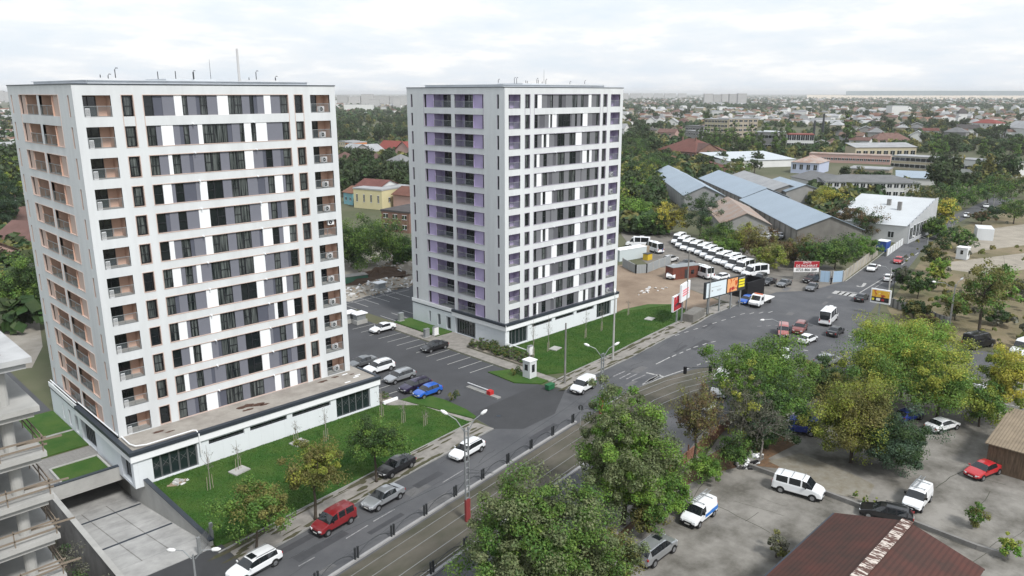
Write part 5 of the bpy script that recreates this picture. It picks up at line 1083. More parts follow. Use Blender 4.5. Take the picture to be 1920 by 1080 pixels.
fence('white low wall beside the blue canopy on the far road',[(1662,481),(1692,459)],1.8,M_wall,'low_wall','wall')
fence('grey openwork concrete fence around the corner of the waste ground',[(1667,574),(1700,585),(1776,613)],1.7,mat('openwork_concrete',(.26,.26,.25),.9,bands=(0,.5,.45,.4)))
fence('grey corrugated sheet fence round the building site right of the middle tower',[(1168,500),(1192,513),(1212,512),(1256,494)],2.0,mat('corrugated_grey',(.30,.32,.33),.6,bands=(0,.3,.75,.4)),'sheet_fence')
fence('light concrete kerb wall at the edge of the yard by the golden tree',[(1845,757),(1925,772)],.5,M_conc,'kerb_wall','wall')
fence('thin wire fence at the foot of the garage ramp',[(375,1040),(398,1012)],1.6,mat('mesh',(.25,.26,.26),.6,alpha=.25),'wire_fence',post=M_metal,th=.02)
T=fence('light blue sheet metal gate with two leaves under the trees',[(1536,528),(1556,529.5)],2.4,mat('gate_blue',(.30,.42,.55),.6,bands=(0,.35,.8,.1)),'metal_gate','gate'); 
T=fence('second light blue gate leaf next to the cream concrete fence',[(1560,529.5),(1579,528)],2.4,MC['gate_blue'],'metal_gate','gate')
# booths & cabinets
def booth(px,py,w_,d_,h,label,nm='guard_booth',cat='booth',rz=0,win=True,wm=None,z=.15):
    p=G(px,py); T=thing(nm,label,cat,(p.x,p.y,z),rz); MB().box(-w_/2,-d_/2,0,w_/2,d_/2,h).build('body',wm or M_wall,T); MB().box(-w_/2-.1,-d_/2-.1,h,w_/2+.1,d_/2+.1,h+.12).build('roof',M_white,T)
    if win:
        MB().box(-w_/2-.02,-.3,h*.45,-w_/2+.01,.3,h*.8).build('window',M_cglass,T); MB().box(-.3,-d_/2-.02,h*.35,.3,-d_/2+.01,h*.8).build('window',M_cglass,T)
booth(993,708,1.4,1.4,2.5,'white square guard booth with two small windows on the path corner')
booth(1804,486,2.4,2.4,2.8,'small white cabin with a dark window on the edge of the waste ground')
booth(1257,491,0,0,0,'x') if False else None
for (x,y,l) in ((994,667,'white electrical cabinet at the end of the white pipe near the middle tower'),(800,634,'grey electrical cabinet on the lawn by the bays'),(817,630,'small white cabinet on a slab near the tower entrance'),(752,603,'grey cabinet at the far lawn corner')):
    p=G(x,y); T=thing('electrical_cabinet',l,'cabinet',(p.x,p.y,.17)); MB().box(-.45,-.25,.1,.45,.25,1.4).build('body',M_lamp if 'white' in l else M_metal,T); MB().box(-.5,-.3,1.4,.5,.3,1.47).build('lid',M_metal,T); MB().box(-.55,-.35,0,.55,.35,.1).build('plinth',M_conc,T)
tag(MB().tube([(57.6,-.3,1.0),(57.6,-4.6,.9)],.08,6).build('heating_pipe',M_white),'white pipe from the corner of the middle tower to the cabinet','pipe')
for (x,y,l) in ((449,886,'left concrete slab on the near lawn beside the birches'),(561,833,'concrete slab on the near lawn above the yellow tree'),(1041,656,'concrete slab on the middle tower lawn'),(1218,600,'broken pale board on the lawn edge near the billboards')):
    p=G(x,y); o=MB().box(-.9,-.7,0,.9,.7,.14).build('concrete_slab',M_conc,None,(p.x,p.y,.17),rz=.2); tag(o,l,'slab')
for (x,y,l) in ((655,604,'left white roofed bin shelter beside the near tower'),(674,606,'right white roofed bin shelter beside the near tower'),(713,546,'bin shelter on the small island in front of the rubble')): 
    p=G(x,y); T=thing('bin_shelter',l,'bin shelter',(p.x,p.y,.05)); MB().box(-1.1,-.9,0,1.1,.9,.7).build('plinth',M_conc,T); MB().box(-.9,-.7,.7,.9,.7,1.7).build('bin',M_metal,T); MB().box(-1.2,-1.0,1.75,1.2,1.0,1.9).build('roof',M_white,T)
p=G(1064,722); T=thing('bench_box','green grit box on the pavement behind the delivery van','grit box',(p.x-3,p.y+.6,.15)); MB().box(-.6,-.35,0,.6,.35,.6).build('body',mat('grit_green',(.02,.12,.05),.6),T); MB().box(-.65,-.4,.6,.65,.4,.7).build('lid',MC['grit_green'],T)
# billboards
def text(s,size,m,parent,loc,rot,name='lettering',w_=None):
    cu=bpy.data.curves.new('t','FONT'); cu.body=s; cu.size=size; cu.align_x='CENTER'; cu.align_y='CENTER'; cu.extrude=.01; cu.resolution_u=2
    o=bpy.data.objects.new('t',cu); COL.objects.link(o); bpy.context.view_layer.update(); me=bpy.data.meshes.new_from_object(o.evaluated_get(bpy.context.evaluated_depsgraph_get())); wd=o.dimensions.x
    bpy.data.objects.remove(o); me.materials.clear(); me.materials.append(m); q=put(name,me,parent,loc); q.rotation_euler=rot
    if w_ and wd>0: q.scale=(w_/wd,1,1)
    return q
def poster(nm,cols,sc,dark=0):
    m=mat(nm,cols[0],.5); t=m.node_tree; P=t.nodes['Principled BSDF']; N=t.nodes.new; L=t.links.new; tc=N('ShaderNodeTexCoord'); v=N('ShaderNodeTexVoronoi'); v.inputs['Scale'].default_value=sc; n=N('ShaderNodeTexNoise'); n.inputs['Scale'].default_value=sc*.8; n.inputs['Detail'].default_value=5; L(tc.outputs['Object'],n.inputs['Vector'])
    r=N('ShaderNodeValToRGB'); r.color_ramp.interpolation='CONSTANT'
    for i,c in enumerate(cols):
        e=r.color_ramp.elements[i] if i<2 else r.color_ramp.elements.new(.5); e.position=.30+.36*i/len(cols) if i else 0; e.color=(*c,1)
    L(n.outputs[0],r.inputs[0]); L(r.outputs[0],P.inputs['Base Color']); return m
def billboard(Lb,Rb,base,top,label,posts,frame,art,dep=.35,group='billboards'):
    mx_=((Lb[0]+Rb[0])/2); my=(Lb[1]+Rb[1])/2; z0=height_to(mx_,base,my); z1=height_to(mx_,base,top)
    a=G(*Lb,z0); c=G(*Rb,z0); d=(c-a); d.z=0; Lg=d.length; rz=math.atan2(d.y,d.x); T=thing('billboard',label,'billboard',(a.x,a.y,0),rz,group)
    b=MB(); b.box(0,0,z0,Lg,dep,z1); b.build('panel',frame,T)
    art(T,Lg,z0,z1)
    for f in posts: MB().box(Lg*f-.12,dep*.3,0,Lg*f+.12,dep*.3+.22,z0).build('post',M_metal,T)
    return T
def bar(T,x0,z0,x1,z1,m,nm='print'): MB().box(x0,-.035,z0,x1,-.012,z1).build(nm,m,T)
rp_=mat('print_red',(.33,.02,.03),.5); wp=mat('print_white',(.78,.78,.78),.5); yp=mat('print_yellow',(.75,.65,.03),.5); dp=mat('print_dark',(.02,.02,.025),.5); pk=mat('print_pink',(.75,.20,.24),.5); gp=mat('print_grey',(.35,.37,.38),.5); bp_=mat('print_pale_blue',(.62,.70,.74),.5)
def art1(T,W,a,c): bar(T,.15,a+.15,W-.15,c-.15,poster('poster_dark_red',[(.03,.02,.03),(.30,.25,.28),(.42,.02,.03),(.05,.03,.04),(.5,.3,.1)],.9)); MB().box(.15,-.05,a+.15,W-.15,-.036,a+.75).build('print',rp_,T); MB().box(W*.55,-.05,a+.76,W-.2,-.036,a+1.5).build('print',rp_,T)
def art2(T,W,a,c):
    for k in range(3): bar(T,W*.15,a+(c-a)*(.30+.14*k),W*.8,a+(c-a)*(.38+.14*k),pk)
def art3(T,W,a,c):
    bar(T,.35,a+.2,W-.1,c-.2,bp_); 
    for x0,x1,zz,h in ((.28,.72,.62,.03),(.30,.36,.38,.1),(.55,.78,.44,.02),(.55,.75,.40,.02),(.55,.72,.36,.02)): MB().box(W*x0,-.05,a+(c-a)*zz,W*x1,-.036,a+(c-a)*(zz+h)).build('print',gp,T)
def art4(T,W,a,c):
    bar(T,.1,a+.2,W*.55,c-.2,poster('poster_fire',[(.45,.06,.02),(.55,.12,.03),(.7,.35,.15),(.35,.02,.02),(.75,.6,.5)],.8))
    for k in range(3): MB().box(W*.62,-.05,a+(c-a)*(.22+.19*k),W*.93,-.036,a+(c-a)*(.36+.19*k)).build('print',yp,T)
    MB().box(W*.62,-.05,a+(c-a)*.80,W*.93,-.036,a+(c-a)*.86).build('print',gp,T)
def art5(T,W,a,c):
    bar(T,.2,a+.3,W-.2,c-.2,poster('poster_food',[(.20,.05,.02),(.45,.10,.03),(.70,.42,.05),(.75,.65,.5),(.10,.06,.04)],1.1)); MB().box(.2,-.05,a+.3,W-.2,-.036,a+1.15).build('print',dp,T); MB().box(W*.3,-.065,a+.5,W*.5,-.051,a+.95).build('print',wp,T); MB().box(W*.08,-.065,a+.5,W*.2,-.051,a+.9).build('print',yp,T); MB().box(W*.55,-.065,a+.5,W*.7,-.051,a+.9).build('print',rp_,T)
billboard((1262,586),(1281,575),606,552,'small white framed billboard with a dark and red poster at the end of the lawn',(.5,),M_white,art1)
billboard((1277,568),(1293,557),602,530,'pale billboard with pink lettering behind the small red one',(.3,),M_white,art2)
billboard((1321,562),(1361,552),588,526,'wide pale blue billboard, left half of the double one',(.2,.75),M_dmetal,art3)
billboard((1362,551),(1397,542),578,518,'black billboard with an orange red picture and yellow lettering, right half of the double one',(.3,.8),M_dmetal,art4)
billboard((1631,566),(1668,572),592,543,'white framed billboard with a food picture beside the zebra crossing',(.5,),M_white,art5)
T=billboard((1488,510),(1535,510),524,490,'red and white signboard with a phone number under the trees',(.05,.5,.95),wp,lambda *a:None,.1)
a_=G(1488,510,height_to(1511,524,510)); z0=height_to(1511,524,510); z1=height_to(1511,524,490); Wd=(G(1535,510,z0)-a_).length; hh=z1-z0
bar(T,0,z0+hh*.42,Wd,z1,rp_,'print')
rot=(math.pi/2,0,0); text('SPATII',hh*.26,wp,T,(Wd*.5,-.06,z0+hh*.88),rot,w_=Wd*.32); text('DE INCHIRIAT',hh*.30,wp,T,(Wd*.5,-.06,z0+hh*.58),rot,w_=Wd*.84); text('0725 806 209',hh*.34,dp,T,(Wd*.5,-.06,z0+hh*.21),rot,w_=Wd*.82)
MB().box(0,.0,0,Wd,.15,z0-.1).build('base_wall',M_concd,T)
# container, skip, site things
def boxy(px,py,sz,rz,m,nm,label,cat,roofm=None,ribs=True,z=.03,doors=False):
    p=G(px,py); T=thing(nm,label,cat,(p.x,p.y,z),rz); w_,d_,h=sz; MB().box(-w_/2,-d_/2,0,w_/2,d_/2,h).build('body',m,T)
    if roofm: MB().box(-w_/2-.08,-d_/2-.08,h,w_/2+.08,d_/2+.08,h+.1).build('roof',roofm,T)
    if doors: MB().box(-.5,-d_/2-.03,.1,.4,-d_/2-.005,2).build('door',M_dmetal,T); MB().box(1.2,-d_/2-.03,.9,2,-d_/2-.005,1.8).build('window',M_cglass,T)
    return T
M_rust=mat('rusty_sheet',(.20,.055,.035),.8,col2=(.10,.04,.03),nscale=1,bands=(0,.28,.7,.4))
boxy(1280,520,(7.5,2.6,2.7),R_(-20),M_rust,'rusty_container','rusty brown site container with a grey roof behind the billboards','container',M_metal,doors=True)
b=boxy(1180,485,(9,2.6,2.7),R_(-10),mat('pale_container',(.50,.56,.58),.6,bands=(0,.3,.85,.4)),'site_container','pale white blue container next to the middle tower wall','container',M_white)
T=boxy(1214,487,(1.9,1.4,1.5),0,mat('generator_yellow',(.55,.38,.03),.5),'generator','yellow generator beside the pale container','generator',M_dmetal)
T=boxy(1203,478,(3,2.4,2.3),R_(-10),mat('timber_stack',(.30,.25,.19),.9,bands=(2,.3,.45,.3)),'timber_stack','stack of timber planks beside the pale container','timber stack')
p=G(1400,552); T=thing('scrap_enclosure','black sheet enclosure right behind the billboards','enclosure',(p.x,p.y,0),R_(-5)); 
for a in ((-3,-2,3,-1.85),(-3,1.85,3,2),(-3,-1.85,-2.85,1.85),(2.85,-1.85,3,1.85)): MB().box(a[0],a[1],0,a[2],a[3],3.3).build('panel',M_black,T)
T=boxy(1300,598,(5.5,2.0,1.5),R_(10),mat('stone_block',(.20,.195,.18),.95,bands=(0,.5,.55,.15),noise=.3),'stone_block','old grey concrete base block on the corner of the pavement below the billboards','concrete block')
T=boxy(1655,470,(3,2.4,2.6),R_(0),mat('blue_canopy',(.03,.07,.28),.5),'blue_kiosk','dark blue kiosk at the entrance beside the far road','kiosk',M_white)
T=boxy(1843,447,(7,4,3.2),R_(20),M_wall,'derelict_wall','white roofless ruin beyond the small cabin','ruin')
T=boxy(662,530,(6,2.4,1.6),R_(-15),mat('skip_green',(.05,.13,.09),.7),'skip','green skip full of debris between the towers','skip',M_concd)
# rubble heaps
def heap(px,py,rx,ry,h,m,label,seed,nm='rubble_heap',cat='rubble',bits=60,bm=None,kind='stuff'):
    p=G(px,py); g=random.Random(seed); b=MB(); n=16; R=6; vs=[(0,0,h)]; fs=[]
    for r in range(1,R+1):
        for k in range(n): a=6.283*k/n; f=r/R; vs.append((math.cos(a)*rx*f*g.uniform(.8,1.15),math.sin(a)*ry*f*g.uniform(.8,1.15),h*(1-f)**.8*g.uniform(.6,1.2) if r<R else -.05))
    for k in range(n): fs.append((0,1+k,1+(k+1)%n))
    for r in range(R-1):
        for k in range(n): fs.append((1+r*n+k,1+(r+1)*n+k,1+(r+1)*n+(k+1)%n,1+r*n+(k+1)%n))
    b.add(vs,fs,0)
    for i in range(bits):
        a=g.uniform(0,6.28); f=g.random()**.5; x,y=math.cos(a)*rx*f,math.sin(a)*ry*f; z=h*(1-f)**.8; d=Vector((g.uniform(-1,1),g.uniform(-1,1),g.uniform(-.3,.5))).normalized()*g.uniform(.2,1.1); b.beam(Vector((x,y,z))-d/2,Vector((x,y,z))+d/2,g.uniform(.1,.6),g.uniform(.05,.3),1+i%3 if bm else 0)
    o=b.build(nm,[m]+(bm or []),None,(p.x,p.y,.02)); tag(o,label,cat,kind=kind)
BM=[M_conc,mat('debris_wood',(.28,.22,.16),.9),mat('debris_white',(.6,.6,.6),.8)]
heap(712,520,10,5,2.3,mat('dark_soil',(.075,.05,.035),.95,noise=.3,nscale=1),'dark brown soil mound between the towers',1,bits=8,bm=BM,nm='soil_mound',cat='soil mound')
heap(762,505,9,6,3.0,M_rubg,'tall pale rubble heap against the middle tower',2,bits=160,bm=BM); heap(725,535,7,5,1.4,M_rubg,'low rubble heap behind the bin shelter island',3,bits=140,bm=BM); heap(690,545,10,4,1.0,M_rubg,'spread out demolition debris in front of the soil mound',4,bits=170,bm=BM)
heap(735,489,12,3,1.6,M_rubg,'row of bagged material along the dark trees',5,bits=120,bm=BM); heap(1405,866,2.6,1.1,.7,M_concd,'small heap of black and white rubbish at the end of the low yard wall',6,nm='rubbish_heap',cat='rubbish',bits=40,bm=[M_black,M_white,M_concd]); heap(672,493,6,3,1.2,M_rubg,'grey debris heap beside the near tower at the tree line',7,bits=80,bm=BM)
heap(335,908,1.0,.5,.35,BM[1],'little pile of packaging and boards by the glazed corner of the near block',8,nm='board_pile',cat='board pile',bits=18,bm=BM)
heap(1220,545,5,2,.3,M_dirt,'scattered white boards on the bare dirt lot',9,bits=16,bm=[BM[2]]*3)
rd=random.Random(77)
for i in range(14):
    x=rd.uniform(1160,1290); y=rd.uniform(515,575); p=G(x,y)
# people on the minibus yard
def person(px,py,label,shirt,trousers,rz):
    p=G(px,py); b=MB(); S=lambda pts,rad,mi: b.tube(pts,rad,8,mi)
    S([(0,.1,.06),(.02,.1,.48),(0,.09,.9)],[.055,.065,.09],1); S([(0.1,-.1,.06),(.05,-.1,.48),(0,-.09,.9)],[.055,.065,.09],1)
    S([(0,0,.85),(0,0,1.1),(0,0,1.38),(0,0,1.48)],[.15,.16,.19,.08],0)
    for s in (-1,1): S([(0,s*.2,1.42),(.02,s*.27,1.15),(.14,s*.25,.95)],[.055,.045,.035],0); S([(.14,s*.25,.95),(.19,s*.24,.88)],[.035,.03],2)
    S([(0,0,1.45),(0,0,1.55)],[.06,.055],2); S([(.01,0,1.52),(.02,0,1.6),(.01,0,1.7),(0,0,1.76)],[.06,.095,.095,.04],2); S([(-.02,0,1.62),(-.02,0,1.70),(-.01,0,1.79)],[.1,.105,.05],3)
    for s in (-1,1): b.box(-.08,s*.1-.05,0,.17,s*.1+.05,.09,3)
    o=b.build('person',[shirt,trousers,mat('skin',(.45,.28,.2),.6),M_black],None,(p.x,p.y,.03),rz,smooth=True); tag(o,label,'person','people on the minibus yard')
bl_=mat('cloth_blue',(.05,.09,.25),.9); dk=mat('cloth_dark',(.02,.02,.03),.9)
person(1222,473,'person in dark clothes standing at the rear of the open minibus, on the left',dk,dk,.4); person(1228,475,'person in dark top and blue trousers standing behind the open minibus, in the middle',dk,bl_,2.4); person(1241,476,'person in blue work clothes standing on the right of the open minibus',bl_,bl_,3.3); person(1558,533,'person in dark clothes standing by the light blue gate',dk,dk,1.)
# the dark red roof and the rusty shed
L1=G(1567,961,4.5); R1=G(1840,1072,4.5)
T=thing('red_roof_house','house with a dark red corrugated roof and a peeling ridge, in the bottom right corner','house',(37.4,-65.9,0))
Mr=mat('roof_dark_red',(.085,.032,.025),.75,col2=(.045,.027,.022),nscale=.5,detail=9,bands=(1,.36,.78,.4)); w2=5.6
b=MB(); b.quad((.3,w2+.1,4.45),(-34,w2+.1,4.45),(-34,0,6.1),(.3,0,6.1)); b.quad((.3,0,6.1),(-34,0,6.1),(-34,-w2-.1,4.45),(.3,-w2-.1,4.45)); b.quad((.3,w2+.1,4.45),(.3,0,6.1),(.3,0,5.95),(.3,w2+.1,4.3)); b.quad((.3,-w2-.1,4.45),(.3,-w2-.1,4.3),(.3,0,5.95),(.3,0,6.1)); b.build('roof',Mr,T)
MB().beam((.32,0,6.13),(-34,0,6.13),.85,.07).build('ridge_cap',mat('peeling_ridge',(.10,.055,.045),.8,col2=(.55,.50,.45),nscale=2.2,stretch=(2.2,.5,1),thr=(.50,.56),detail=3),T)
b=MB(); b.box(-33.5,-w2+.3,0,-.2,w2-.3,4.3); b.add([(-.2,-w2+.3,4.3),(-.2,w2-.3,4.3),(-.2,0,5.8)],[(0,1,2)]); b.build('wall',M_cream,T); MB().beam((.2,w2+.15,4.4),(-34,w2+.15,4.4),.12,.12).build('gutter',M_cap,T)
T=thing('rusty_shed','shed with a tan corrugated roof and rust streaked walls at the right edge','shed',(65.3,-65.0,0),R_(0))
MB().add([(0,-9,3.2),(0,0,3.2),(10,.0,4.2),(10,-9,4.2),(0,-9,3.1),(0,0,3.1),(10,0,4.1),(10,-9,4.1)],[(3,2,1,0),(4,5,6,7),(0,1,5,4),(1,2,6,5),(2,3,7,6),(3,0,4,7)]).build('roof',mat('roof_tan',(.26,.21,.15),.8,noise=.3,nscale=.7,bands=(1,.3,.72,.35)),T)
MB().box(.4,-9,0,9.6,-.3,3.05).build('wall',mat('rusty_wall',(.17,.12,.08),.9,col2=(.07,.05,.035),nscale=1.2,stretch=(4,4,.5)),T)
# ================================================================= THE TOWN BEHIND
WC=dict(white=mat('wall_white',(.58,.59,.585),.85,noise=.1,nscale=.3,orand=.08),cream=mat('wall_cream',(.46,.41,.30),.85,noise=.12,nscale=.3,orand=.1),beige=mat('wall_beige',(.36,.32,.25),.85,noise=.2,nscale=.3,orand=.12),
 grey=mat('wall_grey',(.27,.27,.265),.85,noise=.2,nscale=.3,orand=.12),pink=mat('wall_pink',(.42,.28,.25),.85,noise=.1,nscale=.3),orange=mat('wall_orange',(.50,.20,.08),.85),blue=mat('wall_blue',(.42,.47,.60),.85),brick=mat('wall_brick',(.22,.13,.10),.9,noise=.3,nscale=.8),yellow=mat('wall_yellow',(.55,.50,.30),.85,noise=.08,nscale=.4),teal=mat('wall_teal',(.20,.42,.48),.85),
 panel=mat('wall_panel_block',(.46,.46,.46),.85,noise=.08,nscale=.1,orand=.1,bands=(2,2.9,.62,.42)))
RC=dict(red=mat('roof_tile_red',(.15,.068,.052),.85,noise=.3,nscale=.4,orand=.3),brown=mat('roof_brown',(.14,.085,.07),.85,noise=.3,nscale=.4,orand=.25),grey=mat('roof_grey',(.17,.175,.18),.8,noise=.25,nscale=.3,orand=.2),blue=mat('roof_sheet_blue',(.30,.37,.44),.45,noise=.12,nscale=.15,metal=.2),white=mat('roof_sheet_white',(.50,.53,.55),.6,noise=.12,nscale=.2),
 dark=mat('roof_dark',(.07,.065,.065),.85,noise=.3,nscale=.4,orand=.2),rusty=mat('roof_rusty',(.27,.16,.12),.85,col2=(.36,.34,.32),nscale=.3),lgrey=mat('roof_light_grey',(.33,.34,.35),.7,noise=.3,nscale=.2,orand=.1),redbright=mat('roof_red_bright',(.19,.045,.036),.7))
_W={}
def wmesh(w_,h):
    k=(round(w_,1),round(h,1))
    if k not in _W: b=MB(); b.quad((0,-.04,0),(w_,-.04,0),(w_,-.04,h),(0,-.04,h),0); b.box(-.08,-.1,-.08,w_+.08,-.0,0,1); b.box(-.08,-.07,h,w_+.08,0,h+.08,1); b.box(w_/2-.04,-.07,0,w_/2+.04,-.04,h,1); _W[k]=b.mesh('window',[M_winp,M_white])
    return _W[k]
def roofmesh(W,D,h,kind,rise,o=.5,axis='x'):
    b=MB(); x0,x1,y0,y1=-o,W+o,-o,D+o; z=h
    if kind=='flat': b.box(x0+o-.15,y0+o-.15,h,x1-o+.15,y1-o+.15,h+.5)
    elif kind=='shed': b.add([(x0,y0,z+.02),(x1,y0,z+.02),(x1,y1,z+rise),(x0,y1,z+rise),(x0,y0,z-.1),(x1,y0,z-.1),(x1,y1,z+rise-.12),(x0,y1,z+rise-.12)],[(0,1,2,3),(7,6,5,4),(0,4,5,1),(1,5,6,2),(2,6,7,3),(3,7,4,0)])
    elif kind=='gable':
        if axis=='x': m=D/2; e=[((x0,y0,z),(x1,y0,z),(x1,m,z+rise),(x0,m,z+rise)),((x1,y1,z),(x0,y1,z),(x0,m,z+rise),(x1,m,z+rise))]
        else: m=W/2; e=[((x0,y1,z),(x0,y0,z),(m,y0,z+rise),(m,y1,z+rise)),((x1,y0,z),(x1,y1,z),(m,y1,z+rise),(m,y0,z+rise))]
        for q in e:
            b.quad(*q); b.quad(*[(p[0],p[1],p[2]-.14) for p in q[::-1]]); b.quad(q[0],(q[0][0],q[0][1],q[0][2]-.14),(q[1][0],q[1][1],q[1][2]-.14),q[1]); b.quad(q[1],(q[1][0],q[1][1],q[1][2]-.14),(q[2][0],q[2][1],q[2][2]-.14),q[2]); b.quad(q[3],(q[3][0],q[3][1],q[3][2]-.14),(q[0][0],q[0][1],q[0][2]-.14),q[0])
    else:
        k=min(W,D)/2; 
        if W>=D: r0,r1=(k,D/2,z+rise),(W-k,D/2,z+rise); b.add([(x0,y0,z),(x1,y0,z),(x1,y1,z),(x0,y1,z),r0,r1],[(0,1,5,4),(1,2,5),(2,3,4,5),(3,0,4),(3,2,1,0)])
        else: r0,r1=(W/2,k,z+rise),(W/2,D-k,z+rise); b.add([(x0,y0,z),(x1,y0,z),(x1,y1,z),(x0,y1,z),r0,r1],[(0,1,4),(1,2,5,4),(2,3,5),(3,0,4,5),(3,2,1,0)])
    return b
def bld(nm,label,cat,A,B,depth,top,roof,rise,wm,rm,win=None,side=None,axis='x',group=None,h=None,chim=0,o=.5,w=None):
    if w: a=Vector((w[0],w[1],0)); c=a+Vector((math.cos(R_(w[2])),math.sin(R_(w[2])),0))*w[3]
    else: a=G(*A);c=G(*B)
    h=h or height_to((A[0]+B[0])/2,(A[1]+B[1])/2,top)
    if roof!='flat' and roof is not None and top: h=max(2.2,h-(0 if rise is None else 0))
    d=(c-a); d.z=0; W=d.length; rz=math.atan2(d.y,d.x); T=thing(nm,label,cat,(a.x,a.y,0),rz,group)
    b=MB(); b.box(0,0,0,W,depth,h-.02)
    if roof=='gable':
        if axis=='x': b.add([(0,0,h-.02),(0,depth,h-.02),(0,depth/2,h+rise-.15)],[(2,1,0)]); b.add([(W,0,h-.02),(W,depth,h-.02),(W,depth/2,h+rise-.15)],[(0,1,2)])
        else: b.add([(0,0,h-.02),(W,0,h-.02),(W/2,0,h+rise-.15)],[(0,1,2)]); b.add([(0,depth,h-.02),(W,depth,h-.02),(W/2,depth,h+rise-.15)],[(2,1,0)])
    b.build('wall',WC[wm] if isinstance(wm,str) else wm,T); roofmesh(W,depth,h,roof,rise,o,axis).build('roof',RC[rm] if isinstance(rm,str) else rm,T)
    for k in range(chim): MB().box(W*(.3+.35*k)-.35,depth*.42,h,W*(.3+.35*k)+.35,depth*.42+.7,h+rise+.9).build('chimney',WC['brick'],T)
    if win:
        rows,cols,ww,wh=win
        for r in range(rows):
            for q in range(cols): put('window',wmesh(ww,wh),T,(W*(q+.5)/cols-ww/2,0,h*(r+.35)/rows))
    if side:
        rows,cols,ww,wh,sg=side
        for r in range(rows):
            for q in range(cols):
                y=depth*(q+.5)/cols
                if sg<0: put('window',wmesh(ww,wh),T,(0,y+ww/2,h*(r+.35)/rows),rz=-math.pi/2)
                else: put('window',wmesh(ww,wh),T,(W,y-ww/2,h*(r+.35)/rows),rz=math.pi/2)
    return T
gs='long sheds of the depot'
M_pil=mat('shed_wall_pilasters',(.42,.43,.44),.85,noise=.2,nscale=.3,bands=(0,4,.6,.1)); M_shedg=mat('shed_wall_grey',(.30,.29,.27),.9,noise=.3,nscale=.4,bands=(0,5,.6,.3))
L_=dict(group=gs)
bld('long_shed','first long shed with a pale blue roof, its left far half',"shed",None,None,13,0,'gable',3,M_pil,'blue',h=4.6,w=(247,80,42,44),**L_)
bld('long_shed','first long shed with a pale blue roof, its nearer right half','shed',None,None,13.5,0,'gable',3.4,M_pil,'blue',h=5.2,w=(214,51,42,43),**L_)
bld('long_shed','middle long shed with a pale blue roof and a blue awning','shed',None,None,16,0,'gable',3.4,M_shedg,'blue',h=4.3,w=(232,36,45,62),**L_)
bld('long_shed','right long shed with a pale blue roof and a grey gable, nearest the road','shed',None,None,17,0,'gable',3.6,M_shedg,'blue',h=4.3,w=(184,-7,43,58),**L_)
bld('long_shed','grey roofed long shed behind the middle blue one','shed',None,None,13,0,'gable',2.4,M_shedg,'lgrey',h=4.3,w=(254,40,46,52),**L_)
bld('long_shed','short shed between the right blue roof and the white building','shed',None,None,14,0,'gable',2.6,'grey','blue',h=4.5,w=(256,34,46,26),**L_)
bld('long_shed','low shed with a corrugated rusty grey roof beside the tall pointed tree','shed',None,None,13,0,'gable',3.2,'grey',mat('roof_rusty_grey',(.30,.28,.26),.8,col2=(.30,.20,.15),nscale=.3,bands=(0,1.1,.75,.2)),h=4,w=(176,15,38,34),**L_)
T=thing('blue_awning','bright blue awning on the front of the middle long shed','awning',(230,53,3.2),R_(45)); MB().add([(0,0,0),(9,0,0),(9,-2.4,1),(0,-2.4,1)],[(0,1,2,3)]).build('canvas',mat('awning_blue',(.03,.10,.40),.6),T)
for k in (0,9): MB().box(k-.05,-.05,-3.2,k+.05,.05,0).build('post',M_metal,T)
T=thing('roofed_hall','large hall with a white sheet roof and a stepped tall wall on the far road','hall',(195,-15,0),R_(3)); W_,D_,h0,h1=27,21,4.8,9.6
MB().add([(0,0,0),(W_,0,0),(W_,D_,0),(0,D_,0),(0,0,h0),(W_,0,h1),(W_,D_,h1-.5),(0,D_,h0-.5)],[(0,1,5,4),(1,2,6,5),(2,3,7,6),(3,0,4,7)]).build('wall',WC['white'],T)
MB().add([(-.4,.35,h0-.02),(W_,.35,h1-.25),(W_,D_+.4,h1-.35),(-.4,D_+.4,h0-.3)],[(0,1,2,3)]).build('roof',RC['white'],T)
b=MB()
for k in range(9): z=h0+(h1-h0)*(k+1)/9; b.box(W_*k/9,-.16,0,W_*(k+1)/9,-.005,z+.25)
b.build('stepped_facade',mat('facade_pale',(.42,.44,.46),.85,noise=.15,nscale=.3),T)
for k in range(8): put('window',wmesh(2.2,min(3.6,h0-1.6+k*.45)),T,(1.0+k*3.2,-.17,1.0))
for k in range(2): put('window',wmesh(1.4,1.6),T,(0,5+k*9,1.3),rz=-math.pi/2)
for k in range(2): MB().box(13+k*4,6+k*4,h0+1.5,14+k*4,7+k*4,h0+4.6).build('chimney',M_concd,T)
bld('two_storey_building','long two storey white building with a grey roof behind the white roofed hall','building',(1548,369),(1722,373),16,342,'hip',2.2,'white','grey',win=(2,14,1.6,1.5))
bld('gabled_building','white gabled building at the left end of the two storey one','building',(1482,352),(1543,366),18,337,'gable',2.4,'white','grey',win=(1,5,1.1,1.4))
bld('old_villa','pale grey old building with tall windows and a patched roof','building',(1482,324),(1534,327),20,305,'hip',3,'blue','rusty',win=(1,4,1.6,2.6))
bld('brick_mill','old brick building with a long red tile roof and dormers','building',(1233,296),(1303,303),26,283,'hip',7,'brick','red',win=(1,9,1.6,2.2),chim=2)
bld('brick_mill','end wing of the old brick building with white framed windows','building',(1304,303),(1352,300),20,285,'gable',5,'brick','brown',win=(2,5,1.8,1.8),axis='y')
for i,(a,c,t,l) in enumerate((((1219,307),(1252,310),300,'left'),((1250,322),(1285,326),316,'middle'),((1288,322),(1338,326),314,'right'))): bld('tiled_shed','low shed with a rusty tile roof below the brick mill, on the %s'%l,'shed',a,c,14,t,'hip',3,'brick','red' if i!=1 else 'brown',group='tile roofed sheds')
bld('concrete_block','five storey beige concrete block behind the poplars, paler left wing','block',(1319,264),(1362,266),14,224,'flat',0,'cream','lgrey',win=(5,7,2.4,1.6),side=(5,5,1.8,1.4,-1))  # left wing takes the lighter cream wall
